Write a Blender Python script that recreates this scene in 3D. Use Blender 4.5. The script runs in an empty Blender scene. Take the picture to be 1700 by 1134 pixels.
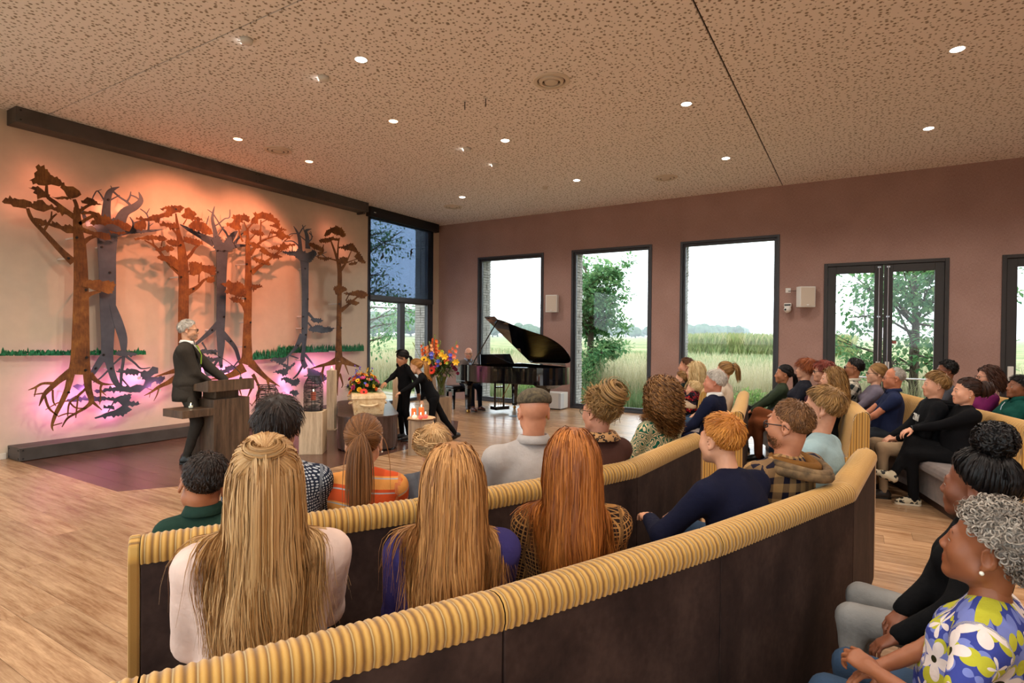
import bpy, math, random
import numpy as np
from mathutils import Vector, Matrix
from mathutils.geometry import tessellate_polygon

# ---------------------------------------------------------------- camera
rnd = random.Random(7)
SC = bpy.context.scene
COL = SC.collection
PI = math.pi
CAMP = np.array([9.0292, -11.2720, 1.6]); FPX = 939.58

def cam_axes(yaw, pitch, roll):
    cy, sy = math.cos(yaw), math.sin(yaw)
    f = np.array([-sy*math.cos(pitch), cy*math.cos(pitch), math.sin(pitch)])
    r = np.cross(f, [0, 0, 1]); r /= np.linalg.norm(r); u = np.cross(r, f)
    c, s = math.cos(roll), math.sin(roll)
    return c*r + s*u, -s*r + c*u, f
CR, CU, CF = cam_axes(math.radians(31.2868), math.radians(-.70196), math.radians(.47286))
cam = bpy.data.cameras.new('camera'); camo = bpy.data.objects.new('camera', cam); COL.objects.link(camo)
cam.sensor_width = 36; cam.lens = 36*FPX/1700; cam.clip_start = .05; cam.clip_end = 3000
camo.matrix_world = Matrix(((CR[0], CU[0], -CF[0], CAMP[0]), (CR[1], CU[1], -CF[1], CAMP[1]), (CR[2], CU[2], -CF[2], CAMP[2]), (0, 0, 0, 1)))
SC.camera = camo

def ray(x, y): return CF*FPX + CR*(x-850) + CU*(567-y)
def at(x, y, d): return CAMP + ray(x, y)*(d/FPX)              # point at depth d on the sight line of a pixel
def on_x(x, y, v):
    d = ray(x, y); return CAMP + d*((v-CAMP[0])/d[0])
def on_z(x, y, v):
    d = ray(x, y); return CAMP + d*((v-CAMP[2])/d[2])
def proj(p):
    d = np.asarray(p, float)-CAMP; z = d@CF
    return 850+FPX*(d@CR)/z, 567-FPX*(d@CU)/z, z

# ---------------------------------------------------------------- sky, exposure, lamps
W = bpy.data.worlds.new('world'); SC.world = W; W.use_nodes = True
bg = W.node_tree.nodes['Background']; bg.inputs[0].default_value = (.90, .95, 1, 1); bg.inputs[1].default_value = 3.0
SC.view_settings.view_transform = 'Standard'; SC.view_settings.look = 'None'
SC.view_settings.exposure = 0.36; SC.view_settings.gamma = 1; SC.view_settings.use_curve_mapping = False
SC.cycles.use_adaptive_sampling = True; SC.cycles.adaptive_threshold = .05; SC.cycles.max_bounces = 5; SC.cycles.diffuse_bounces = 3; SC.cycles.glossy_bounces = 2; SC.cycles.transmission_bounces = 5
SC.cycles.transparent_max_bounces = 10; SC.cycles.sample_clamp_indirect = 4; SC.cycles.caustics_reflective = False; SC.cycles.caustics_refractive = False
LAMP_W = 92          # each ceiling downlight
STAGE_W = 150       # each small stage spotlight
H = 4.327            # ceiling height

# ---------------------------------------------------------------- materials
def lin(c):
    if isinstance(c, str):
        c = c.lstrip('#'); c = [int(c[i:i+2], 16)/255 for i in (0, 2, 4)]
        return tuple(v/12.92 if v <= .04045 else ((v+.055)/1.055)**2.4 for v in c)+(1,)
    return tuple(c)[:3]+(1,)
MATS = {}
class NT:
    """small helper around a material's node tree"""
    def __init__(s, m): s.m = m; s.t = m.node_tree; s.b = s.t.nodes['Principled BSDF']
    def n(s, typ, **kw):
        nd = s.t.nodes.new('ShaderNode'+typ)
        for k, v in kw.items():
            if k.startswith('i_'):
                key = k[2:]; key = int(key) if key.isdigit() else key
                nd.inputs[key].default_value = v
            else: setattr(nd, k, v)
        return nd
    def l(s, a, b): s.t.links.new(a, b)
    def math(s, op, a, b=None, c=None):
        nd = s.t.nodes.new('ShaderNodeMath'); nd.operation = op
        for i, v in enumerate((a, b, c)):
            if v is None: continue
            if isinstance(v, (int, float)): nd.inputs[i].default_value = v
            else: s.l(v, nd.inputs[i])
        return nd.outputs[0]
    def mix(s, fac, a, b):
        nd = s.t.nodes.new('ShaderNodeMix'); nd.data_type = 'RGBA'
        for i, v in ((0, fac), (6, a), (7, b)):
            if isinstance(v, (int, float)): nd.inputs[i].default_value = v
            elif isinstance(v, (tuple, list, str)): nd.inputs[i].default_value = lin(v)
            else: s.l(v, nd.inputs[i])
        return nd.outputs[2]
    def coord(s, kind='Object', scale=None, rot=None):
        tc = s.n('TexCoord'); o = tc.outputs[kind]
        if scale or rot:
            mp = s.n('Mapping'); s.l(o, mp.inputs[0])
            if scale: mp.inputs['Scale'].default_value = scale
            if rot: mp.inputs['Rotation'].default_value = rot
            o = mp.outputs[0]
        return o
    def xyz(s, v):
        nd = s.n('SeparateXYZ'); s.l(v, nd.inputs[0]); return nd.outputs
    def noise(s, v, scale, detail=3, rough=.55):
        nd = s.n('TexNoise'); s.l(v, nd.inputs['Vector']); nd.inputs['Scale'].default_value = scale
        nd.inputs['Detail'].default_value = detail; nd.inputs['Roughness'].default_value = rough
        return nd.outputs[0]
    def ramp(s, fac, stops):
        nd = s.n('ValToRGB'); s.l(fac, nd.inputs[0]); e = nd.color_ramp.elements
        while len(e) < len(stops): e.new(.5)
        for q, (p, c) in zip(e, stops): q.position = p; q.color = lin(c)
        return nd.outputs[0]
    def bump(s, h, strength=.3, dist=.01):
        nd = s.n('Bump'); s.l(h, nd.inputs['Height']); nd.inputs['Strength'].default_value = strength; nd.inputs['Distance'].default_value = dist
        s.l(nd.outputs[0], s.b.inputs['Normal'])
    def color(s, o): s.l(o, s.b.inputs['Base Color'])

def mat(name, col, rough=.6, metal=0., spec=.5, noise=0., nscale=30, bump=0., sheen=0., emit=None, es=0.):
    """plain principled material with a little procedural tone variation and relief"""
    if name in MATS: return MATS[name]
    m = bpy.data.materials.new(name); m.use_nodes = True; t = NT(m); b = t.b
    c = lin(col); b.inputs['Base Color'].default_value = c; b.inputs['Roughness'].default_value = rough
    b.inputs['Metallic'].default_value = metal; b.inputs['Specular IOR Level'].default_value = spec
    if sheen: b.inputs['Sheen Weight'].default_value = sheen; b.inputs['Sheen Roughness'].default_value = .4
    if noise or bump:
        n = t.noise(t.coord(), nscale)
        if noise:
            lo = tuple(v*(1-noise) for v in c[:3]); hi = tuple(min(1, v*(1+noise)) for v in c[:3])
            t.color(t.ramp(n, [(.3, lo), (.7, hi)]))
        if bump: t.bump(n, bump, .01)
    if emit is not None:
        b.inputs['Emission Color'].default_value = lin(emit); b.inputs['Emission Strength'].default_value = es
    m.diffuse_color = c; MATS[name] = m
    return m

def newmat(name):
    m = bpy.data.materials.new(name); m.use_nodes = True; MATS[name] = m
    return m, NT(m)

def wood_mat(name, dark, light, scale=(1.2, 14, 14), rough=.45, per_object=True, tint=.25, bump=.12):
    m, t = newmat(name)
    v = t.coord()
    if per_object:
        oi = t.n('ObjectInfo'); at_ = t.n('Attribute', attribute_name='rnd')
        r = t.math('FRACT', t.math('ADD', oi.outputs['Random'], at_.outputs['Fac']))
        cm = t.n('CombineXYZ'); t.l(t.math('MULTIPLY', r, 37.), cm.inputs[0]); t.l(t.math('MULTIPLY', r, 91.), cm.inputs[1])
        ad = t.n('VectorMath', operation='ADD'); t.l(v, ad.inputs[0]); t.l(cm.outputs[0], ad.inputs[1]); v = ad.outputs[0]
    mp = t.n('Mapping'); t.l(v, mp.inputs[0]); mp.inputs['Scale'].default_value = scale
    n1 = t.noise(mp.outputs[0], 1.6, 5, .6)
    mp2 = t.n('Mapping'); t.l(v, mp2.inputs[0]); mp2.inputs['Scale'].default_value = tuple(q*5 for q in scale)
    n2 = t.noise(mp2.outputs[0], 2., 3, .6)
    g = t.math('ADD', t.math('MULTIPLY', n1, .7), t.math('MULTIPLY', n2, .3))
    c = t.ramp(g, [(.36, dark), (.62, light)])
    if per_object:
        hs = t.n('HueSaturation'); t.l(c, hs.inputs['Color'])
        t.l(t.math('ADD', t.math('MULTIPLY', r, tint), 1-tint*.5), hs.inputs['Value']); c = hs.outputs[0]
    t.color(c); t.b.inputs['Roughness'].default_value = rough
    t.bump(g, bump, .004)
    return m

# ---------------------------------------------------------------- mesh helpers
WBASE = set()        # things whose parts are given in world coordinates
def obj_from(name, verts, faces, mats=None, parent=None, smooth=False, fmat=None):
    me = bpy.data.meshes.new(name); me.from_pydata([tuple(map(float, v)) for v in verts], [], faces)
    return finish(name, me, mats, parent, smooth, fmat)
def finish(name, me, mats=None, parent=None, smooth=False, fmat=None):
    if mats is not None:
        for m in (mats if isinstance(mats, (list, tuple)) else [mats]): me.materials.append(m)
    if fmat is not None: me.polygons.foreach_set('material_index', np.asarray(fmat, np.int32))
    if smooth: me.polygons.foreach_set('use_smooth', np.ones(len(me.polygons), bool))
    me.update()
    o = bpy.data.objects.new(name, me); COL.objects.link(o)
    if parent is not None:
        o.parent = parent
        if parent.name in WBASE: o.matrix_parent_inverse = Matrix.Translation(-parent.location)
    return o
def quad_mesh(name, V, Q, attr=None, mi=None):
    """fast mesh from numpy arrays of vertices and quads"""
    me = bpy.data.meshes.new(name); n, k = len(V), len(Q)
    me.vertices.add(n); me.vertices.foreach_set('co', np.ascontiguousarray(V, np.float32).ravel())
    w = Q.shape[1]
    me.loops.add(k*w); me.loops.foreach_set('vertex_index', np.ascontiguousarray(Q, np.int32).ravel())
    me.polygons.add(k); me.polygons.foreach_set('loop_start', np.arange(0, k*w, w, dtype=np.int32))
    if mi is not None: me.polygons.foreach_set('material_index', np.asarray(mi, np.int32))
    me.update(calc_edges=True)
    if attr is not None:
        a = me.attributes.new('rnd', 'FLOAT', 'POINT'); a.data.foreach_set('value', np.asarray(attr, np.float32))
    return me
def uvec(v):
    v = np.asarray(v, float); return v/max(1e-9, np.linalg.norm(v))

class MB:
    def __init__(s): s.v = []; s.f = []; s.m = []; s.mi = 0
    def add(s, vs, fs, mi=None):
        o = len(s.v); s.v += [tuple(v) for v in vs]; s.f += [tuple(i+o for i in f) for f in fs]; s.m += [s.mi if mi is None else mi]*len(fs); return s
    def box(s, lo, hi, rz=0., piv=None, mi=None):
        (x0, y0, z0), (x1, y1, z1) = lo, hi
        vs = [(x0, y0, z0), (x1, y0, z0), (x1, y1, z0), (x0, y1, z0), (x0, y0, z1), (x1, y0, z1), (x1, y1, z1), (x0, y1, z1)]
        if rz:
            px, py = piv or ((x0+x1)/2, (y0+y1)/2); c, q = math.cos(rz), math.sin(rz)
            vs = [(px+(x-px)*c-(y-py)*q, py+(x-px)*q+(y-py)*c, z) for x, y, z in vs]
        return s.add(vs, [(0, 3, 2, 1), (4, 5, 6, 7), (0, 1, 5, 4), (1, 2, 6, 5), (2, 3, 7, 6), (3, 0, 4, 7)], mi)
    def tube(s, path, rad, n=8, cap=True, mi=None):
        path = [np.asarray(p, float) for p in path]; k = len(path)
        rad = [rad]*k if isinstance(rad, (int, float)) else rad
        vs = []; up = None
        for i, p in enumerate(path):
            t = uvec(path[min(i+1, k-1)]-path[max(i-1, 0)])
            if up is None: up = np.array([0, 0, 1.]) if abs(t[2]) < .9 else np.array([1., 0, 0])
            a = uvec(np.cross(t, up)); b = np.cross(a, t); up = b
            vs += [p+rad[i]*(math.cos(2*PI*j/n)*a+math.sin(2*PI*j/n)*b) for j in range(n)]
        fs = [(i*n+j, i*n+(j+1) % n, (i+1)*n+(j+1) % n, (i+1)*n+j) for i in range(k-1) for j in range(n)]
        if cap: fs += [tuple(range(n-1, -1, -1)), tuple((k-1)*n+j for j in range(n))]
        return s.add(vs, fs, mi)
    def lathe(s, prof, c=(0, 0, 0), n=20, mi=None, cap=True):
        """prof: (radius, z) from bottom to top"""
        vs = [(c[0]+r*math.cos(2*PI*j/n), c[1]+r*math.sin(2*PI*j/n), c[2]+z) for r, z in prof for j in range(n)]
        k = len(prof)
        fs = [(i*n+j, i*n+(j+1) % n, (i+1)*n+(j+1) % n, (i+1)*n+j) for i in range(k-1) for j in range(n)]
        if cap: fs += [tuple(range(n-1, -1, -1)), tuple((k-1)*n+j for j in range(n))]
        return s.add(vs, fs, mi)
    def prism(s, poly, z0, z1, mi=None):
        n = len(poly); vs = [(x, y, z0) for x, y in poly]+[(x, y, z1) for x, y in poly]
        return s.add(vs, [tuple(range(n-1, -1, -1)), tuple(range(n, 2*n))]+[(i, (i+1) % n, n+(i+1) % n, n+i) for i in range(n)], mi)
    def loft(s, rings, cap=True, mi=None):
        n = len(rings[0]); k = len(rings); vs = [p for r in rings for p in r]
        fs = [(i*n+j, i*n+(j+1) % n, (i+1)*n+(j+1) % n, (i+1)*n+j) for i in range(k-1) for j in range(n)]
        if cap: fs += [tuple(range(n-1, -1, -1)), tuple((k-1)*n+j for j in range(n))]
        return s.add(vs, fs, mi)
    def ball(s, c, r, n=10, k=6, mi=None):
        r = (r, r, r) if isinstance(r, (int, float)) else r
        rings = [[(c[0]+r[0]*math.sin(PI*i/k)*math.cos(2*PI*j/n), c[1]+r[1]*math.sin(PI*i/k)*math.sin(2*PI*j/n), c[2]-r[2]*math.cos(PI*i/k)) for j in range(n)] for i in range(1, k)]
        o = len(s.v); s.loft(rings, False, mi)
        b = len(s.v); s.v += [(c[0], c[1], c[2]-r[2]), (c[0], c[1], c[2]+r[2])]; q = s.mi if mi is None else mi
        s.f += [(b, o+(j+1) % n, o+j) for j in range(n)]+[(b+1, o+(k-2)*n+j, o+(k-2)*n+(j+1) % n) for j in range(n)]; s.m += [q]*(2*n)
        return s
    def xf(s, M, start=0):
        s.v[start:] = [tuple(M @ Vector(v)) for v in s.v[start:]]; return s
    def build(s, name, mats, parent=None, smooth=False, bevel=0, seg=2, loc=None, rz=None):
        o = obj_from(name, s.v, s.f, mats, parent, smooth, s.m)
        if bevel:
            b = o.modifiers.new('bevel', 'BEVEL'); b.width = bevel; b.segments = seg; b.limit_method = 'ANGLE'; b.angle_limit = .6
        if loc is not None: o.location = loc
        if rz is not None: o.rotation_euler = (0, 0, rz)
        return o

def tag(o, label, cat, group=None, kind=None):
    o['label'] = label; o['category'] = cat
    if group: o['group'] = group
    if kind: o['kind'] = kind
    return o
def wthing(name, label, cat, loc, group=None):
    o = thing(name, label, cat, loc, 0., group); WBASE.add(o.name); return o
def thing(name, label, cat, loc=(0, 0, 0), rz=0., group=None):
    o = bpy.data.objects.new(name, None); COL.objects.link(o); o.empty_display_size = .1
    o.location = loc; o.rotation_euler = (0, 0, rz)
    return tag(o, label, cat, group)
def struct(o): o['kind'] = 'structure'; return o
def part(name, mb, mats, parent, **kw): return mb.build(name, mats, parent, **kw)
# ================================================================ room
m_plaster = mat('cream_plaster', '#cdbba5', .85, noise=.04, nscale=6, bump=.05)
m_frame = mat('anthracite_frame', '#34353a', .45, noise=.05, nscale=8)
m_frame2 = mat('door_frame_brown_black', '#2c2826', .5, noise=.06, nscale=8)
m_steel_trim = mat('raw_steel', '#5b5653', .5, metal=.55, noise=.22, nscale=3, bump=.05)
m_black = mat('black_plastic', '#111214', .45)
m_white = mat('white_plastic', '#dcd9d2', .4)
m_chrome = mat('brushed_steel', '#b9bdc2', .3, metal=1.)

# fabric wall covering
m_wallr, t = newmat('brown_fabric_wallpaper')
v = t.coord(); a = t.noise(t.coord(scale=(9, 9, 120)), 3, 3); b_ = t.noise(t.coord(scale=(120, 120, 9)), 3, 3); c_ = t.noise(v, 1.3, 2)
g = t.math('ADD', t.math('MULTIPLY', t.math('ADD', a, b_), .4), t.math('MULTIPLY', c_, .2))
t.color(t.ramp(g, [(.36, '#8a6a5f'), (.62, '#b5948a')])); t.b.inputs['Roughness'].default_value = .9; t.bump(g, .25, .003)

# perforated acoustic ceiling: holes of mixed size, too small to model
m_ceil, t = newmat('perforated_acoustic_board')
v = t.coord()
def holes(scale, rmax, seed):
    mp = t.n('Mapping'); t.l(v, mp.inputs[0]); mp.inputs['Location'].default_value = (seed, seed*.7, 0); mp.inputs['Scale'].default_value = (1, 1, 0)
    vo = t.n('TexVoronoi'); vo.voronoi_dimensions = '2D'; vo.inputs['Scale'].default_value = scale; vo.inputs['Randomness'].default_value = .85
    t.l(mp.outputs[0], vo.inputs['Vector'])
    r = t.math('MULTIPLY', t.xyz(vo.outputs['Color'])[0], rmax)
    return t.math('SUBTRACT', 1., t.math('SMOOTH_MAX', 0., t.math('MINIMUM', 1., t.math('MULTIPLY', t.math('SUBTRACT', vo.outputs['Distance'], r), 9.)), .01))
h = t.math('MAXIMUM', holes(17., .19, 0), holes(12., .09, 5.3))
t.color(t.mix(h, '#f4eeea', '#938574')); t.b.inputs['Roughness'].default_value = .9; t.bump(t.math('SUBTRACT', 1., h), .5, .01)

m_glass, t = newmat('window_glass')
t.t.nodes.remove(t.b); out = t.t.nodes['Material Output']
tr = t.n('BsdfTransparent'); tr.inputs[0].default_value = (.93, .965, .97, 1); gl = t.n('BsdfGlossy'); gl.inputs['Roughness'].default_value = .02
fr = t.n('Fresnel'); fr.inputs[0].default_value = 1.45; mx = t.n('MixShader')
geo = t.n('NewGeometry'); t.l(t.math('MULTIPLY', fr.outputs[0], t.math('SUBTRACT', 1., geo.outputs['Backfacing'])), mx.inputs[0]); t.l(tr.outputs[0], mx.inputs[1]); t.l(gl.outputs[0], mx.inputs[2]); t.l(mx.outputs[0], out.inputs[0])

RX, RY = 13.4, -14.0            # extent of the hall
WIN = [(1.2, 3.0), (3.69, 5.48), (6.05, 7.83)]; WT = 3.45
DOORS = [(8.54, 10.28), (10.92, 12.66)]; DT = 2.875
# --- right (window) wall
mb = MB(); x = 0.
for (a, b), top in [(w, WT) for w in WIN]+[(d, DT) for d in DOORS]:
    mb.box((x, 0, 0), (a, .12, H+.1)); mb.box((a, 0, top), (b, .12, H+.1)); x = b
mb.box((x, 0, 0), (RX+.2, .12, H+.1))
wr = struct(part('wall_right', mb, m_wallr, None))
# --- outer brick leaf, with the individual rough bricks of the window reveals
m_brick = mat('grey_brick', '#a9a49c', .9, noise=.25, nscale=9, bump=.6)
m_mortar = mat('mortar', '#8b867f', .95)
mb = MB(); x = -.55
for (a, b), top in [(w, WT) for w in WIN]+[(d, DT) for d in DOORS]:
    mb.box((x, .12, -.15), (a+.02, .5, H+.4)); mb.box((a+.02, .12, top-.02), (b-.02, .5, H+.4)); x = b-.02
mb.box((x, .12, -.15), (RX+.6, .5, H+.4)); mb.box((-.55, -2.9, -.15), (-.19, -2.44, H+.4)); mb.box((-.55, -.26, -.15), (-.15, .5, H+.4))
wo = struct(part('wall_outer', mb, m_mortar, None)); wo.name = 'wall_outer'
rr = random.Random(3); mb = MB()
for a, b, top in [(w[0], w[1], WT) for w in WIN]+[(d[0], d[1], DT) for d in DOORS]:
    z = -.1
    while z < top-.05:
        for y0 in (.17, .345):
            pr = rr.uniform(.008, .026)
            mb.box((a+.018, y0+rr.uniform(-.004, .004), z), (a+.02+pr, y0+.163, z+.052)); mb.box((b-.02-pr, y0, z), (b-.018, y0+.163, z+.052))
        z += .062
z = -.1
while z < 4.2:
    for x0 in (-.53, -.35):
        mb.box((x0, -.262-rr.uniform(.008, .026), z), (x0+.165, -.258, z+.052))
    z += .062
bo = part('brick_reveal', mb, m_brick, wo); bo['kind'] = 'stuff'

# --- left (tree) wall with its tall window beside the corner
LW0, LW1, LWT = -2.44, -.25, 4.18
mb = MB()
mb.box((-.18, -9.7, 0), (0, LW0, H+.1)); mb.box((-.18, RY-.2, 0), (0, -13.1, H+.1)); mb.box((-.18, -13.1, 3.45), (0, -9.7, H+.1)); mb.box((-.18, LW0, LWT), (0, LW1, H+.1)); mb.box((-.18, LW1, 0), (0, .12, H+.1))
wl = struct(part('wall_left', mb, m_plaster, None))
BW = [(1.0, 4.4), (4.9, 8.3), (8.8, 12.4)]; mb = MB(); x = -.2  # unseen back-wall windows, enlarged to throw more daylight on the ceiling
for a, b in BW: mb.box((x, RY-.2, 0), (a, RY, H+.1)); mb.box((a, RY-.2, 4.0), (b, RY, H+.1)); x = b
mb.box((x, RY-.2, 0), (RX+.2, RY, H+.1)); struct(part('wall_back', mb, m_plaster, None))
struct(part('wall_far_right', MB().box((RX, RY, 0), (RX+.2, .12, H+.1)), m_wallr, None))
struct(part('baseboard_left', MB().box((0, RY, 0), (.016, -8.53, .075)), mat('white_baseboard', '#d9cfc0', .6), None, bevel=.003))

# --- ceiling: backing slab and six boards with shadow joints
ce = struct(part('ceiling', MB().box((-.2, RY-.2, H+.02), (RX+.2, .12, H+.2)), mat('ceiling_void', '#2a211b', .9), None))
xs, ys = [-.0, 7.86, RX], [RY, -8.19, -3.575, -.002]
for i in range(2):
    for j in range(3):
        part('ceiling_board', MB().box((xs[i]+.009*(i > 0), ys[j]+.007*(j > 0), H), (xs[i+1]-.009*(i < 1), ys[j+1]-.007*(j < 2), H+.02)), m_ceil, ce)

# --- steel beams that hold the tree wall
mt = thing('steel_beam', 'long grey steel beam running along the ceiling above the tree sculptures', 'beam', (0, 0, 0)); WBASE.add(mt.name); mt.location = (.15, -5.6, H-.19)
mb = MB().box((0.002, -8.515, H-.19), (.29, -2.7, H-.001)); part('beam', mb, m_steel_trim, mt, bevel=.004)
mb = MB()
for y in (-8.47, -5.30, -5.24, -2.76):
    for z in (H-.155, H-.04): mb.tube([(.289, y, z), (.295, y, z)], .011, 8)
part('bolt', mb, m_black, mt)
part('bracket', MB().box((.0, -2.76, H-.225), (.2, -2.71, H-.19)), m_steel_trim, mt)
mt = thing('steel_skirting', 'grey steel beam lying on the floor along the foot of the tree wall', 'beam', (0, 0, 0)); WBASE.add(mt.name); mt.location = (.18, -5.6, 0)
part('beam', MB().box((.002, -8.515, .006), (.37, -2.7, .165)), m_steel_trim, mt, bevel=.004)
mb = MB()
for y in (-8.48, -5.3, -2.74):
    for z in (.035, .135): mb.tube([(.369, y, z), (.375, y, z)], .01, 8)
for x in (.05, .33):
    for z in (.035, .135): mb.tube([(x, -8.514, z), (x, -8.52, z)], .01, 8)
part('bolt', mb, m_black, mt)

# --- floor: planks laid along the window wall, dark stage inlay
m_plank = wood_mat('oak_plank', '#8c6444', '#c6a07a', (1.1, 13, 13), .25, tint=.3)
m_dark = wood_mat('smoked_plank', '#3a241d', '#6d4a3c', (1.1, 13, 13), .25, tint=.35)
fl = struct(part('floor', MB().box((-.2, RY-.2, -.15), (RX+.2, .12, -.012)), mat('floor_base', '#2b1d14', .9), None))
STAGE = [(0, -8.5), (2.75, -8.5), (3.73, -7.12), (3.75, -4.23), (2.8, -2.9), (0, -2.9)]
def clip(poly, a, b, inside=True):
    (ax, ay), (bx, by) = a, b; out = []
    sd = lambda p: ((bx-ax)*(p[1]-ay)-(by-ay)*(p[0]-ax))*(1 if inside else -1)
    for i, p in enumerate(poly):
        q = poly[(i+1) % len(poly)]; s0, s1 = sd(p), sd(q)
        if s0 >= 0: out.append(p)
        if s0*s1 < 0:
            k = s0/(s0-s1); out.append((p[0]+(q[0]-p[0])*k, p[1]+(q[1]-p[1])*k))
    return out
def area(p): return .5*sum(p[i][0]*p[(i+1) % len(p)][1]-p[(i+1) % len(p)][0]*p[i][1] for i in range(len(p)))
pieces = []
PW, PL, G = .21, 1.5, .0009; rr = random.Random(11); y = RY; row = 0
while y < 0:
    x = -rr.uniform(0, PL)
    while x < RX:
        rect = [(max(0, x+G), y+G), (min(RX, x+PL-G), y+G), (min(RX, x+PL-G), min(0, y+PW-G)), (max(0, x+G), min(0, y+PW-G))]
        if rect[1][0]-rect[0][0] > .02:
            ins = rect; rest = []
            for k in range(6):
                a, b = STAGE[k], STAGE[(k+1) % 6]
                o_ = clip(ins, a, b, False)
                if len(o_) > 2 and abs(area(o_)) > 1e-5: rest.append(o_)
                ins = clip(ins, a, b, True)
                if len(ins) < 3: break
            if len(ins) > 2 and area(ins) > 1e-4: pieces.append((ins, 1, rect is None))
            for o_ in rest: pieces.append((o_, 0, len(rest) == 1 and abs(area(o_)-area(rect)) < 1e-6 and abs(rect[1][0]-rect[0][0]-PL+2*G) < 1e-6))
        x += PL
    y += PW; row += 1
def seen(p):
    c = (sum(q[0] for q in p)/len(p), sum(q[1] for q in p)/len(p), 0); X, Y, z = proj(c)
    return (-120 < X < 1820 and Y < 1250 and z > .6), z
cand = [(seen(p[0])[1], i) for i, p in enumerate(pieces) if seen(p[0])[0]]
near = set(i for z, i in sorted(cand)[:285]); sharedme = None; rest = {0: MB(), 1: MB()}; ratt = {0: [], 1: []}
for i, (p, dark, full) in enumerate(pieces):
    if i in near:
        cx, cy = sum(q[0] for q in p)/len(p), sum(q[1] for q in p)/len(p)
        if full and sharedme:
            o = bpy.data.objects.new('floor_plank', sharedme); COL.objects.link(o); o.parent = fl
        else:
            o = part('floor_plank', MB().prism([(a-cx, b-cy) for a, b in p], -.012, 0), m_dark if dark else m_plank, fl)
            if full: sharedme = o.data
        o.location = (cx, cy, 0)
    else:
        rest[dark].prism(p, -.012, 0); ratt[dark] += [rr.random()]*(2*len(p))
for d in (0, 1):
    if rest[d].v:
        o = part('distant_planks', rest[d], m_dark if d else m_plank, fl); o['kind'] = 'stuff'
        a = o.data.attributes.new('rnd', 'FLOAT', 'POINT'); a.data.foreach_set('value', np.asarray(ratt[d], np.float32))

# --- windows in the right wall
def frame_boxes(mb, a, b, z0, z1, w, y0, y1, bot=None):
    bot = w if bot is None else bot
    mb.box((a, y0, z0), (a+w, y1, z1)); mb.box((b-w, y0, z0), (b, y1, z1)); mb.box((a+w, y0, z1-w), (b-w, y1, z1)); mb.box((a+w, y0, z0), (b-w, y1, z0+bot))
m_sill = mat('stone_sill', '#b9bcbd', .7, noise=.06, nscale=12)
for i, (a, b) in enumerate(WIN):
    o = MB(); frame_boxes(o, a, b, 0, WT, .045, -.018, .12, .05)
    w = struct(part('window_%d' % (i+1), o, m_frame, None, bevel=.003))
    o = MB(); frame_boxes(o, a+.045, b-.045, .05, WT-.045, .05, .03, .1, .05); part('inner_frame', o, m_frame, w, bevel=.003)
    part('pane', MB().box((a+.09, .062, .095), (b-.09, .074, WT-.09)), m_glass, w)
    part('sill', MB().box((a+.02, .12, -.06), (b-.02, .56, .015)), m_sill, w)
for i, (a, b) in enumerate(BW):
    o = MB(); frame_boxes(o, a, b, 0, 4.0, .08, RY-.15, RY+.01); w = struct(part('window_%d' % (6+i), o, m_frame, None)); part('pane', MB().box((a+.08, RY-.08, .08), (b-.08, RY-.07, 3.92)), m_glass, w)
o = MB(); o.box((-.12, -13.1, 0), (.01, -13.02, 3.45)); o.box((-.12, -9.78, 0), (.01, -9.7, 3.45)); o.box((-.12, -13.02, 3.37), (.01, -9.78, 3.45)); o.box((-.12, -13.02, 0), (.01, -9.78, .08)); w = struct(part('window_5', o, m_frame, None)); part('pane', MB().box((-.07, -13.02, .08), (-.06, -9.78, 3.37)), m_glass, w)
# --- glazed double doors
def door(n, a, b):
    o = MB(); frame_boxes(o, a, b, 0, DT, .055, -.02, .12, .02); d = struct(part('door_%d' % n, o, m_frame2, None, bevel=.003))
    mid = (a+b)/2
    for s, (p, q) in enumerate(((a+.058, mid-.004), (mid+.004, b-.058))):
        o = MB(); frame_boxes(o, p, q, .022, DT-.058, .125, 0., .075, .2)
        lf = part('door_leaf', o, m_frame2, d, bevel=.004)
        part('pane', MB().box((p+.12, .03, .215), (q-.12, .042, DT-.178)), m_glass, lf)
        xr = q-.06 if s == 0 else p+.06
        mb = MB().tube([(xr, -.03, .35), (xr, -.03, DT-.085)], .009, 8)
        for z in (DT-.1, 1.95, 1.1, .5): mb.box((xr-.022, -.034, z-.012), (xr+.022, 0, z+.012))
        part('bolt_rod', mb, m_chrome, lf)
        mb = MB().tube([(p+.1, -.055, .93), (q-.1, -.055, .93)], .013, 8)
        for xx in (p+.1, q-.1): mb.box((xx-.02, -.06, .9), (xx+.02, 0, .96))
        part('push_bar', mb, m_chrome, lf)
        part('latch_box', MB().box((xr-.03, -.03, 1.05), (xr+.03, 0, 1.2)), m_white, lf, bevel=.004)
    return d
d1 = door(1, *DOORS[0]); d2 = door(2, *DOORS[1])
part('sticker', MB().box((9.505, .024, 1.5), (9.6, .029, 1.55)), mat('red_sticker', '#9a5a50', .7), d1)
part('door_handle', MB().box((11.0, -.05, .96), (11.07, 0, 1.18)), m_white, d2, bevel=.008)

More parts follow.
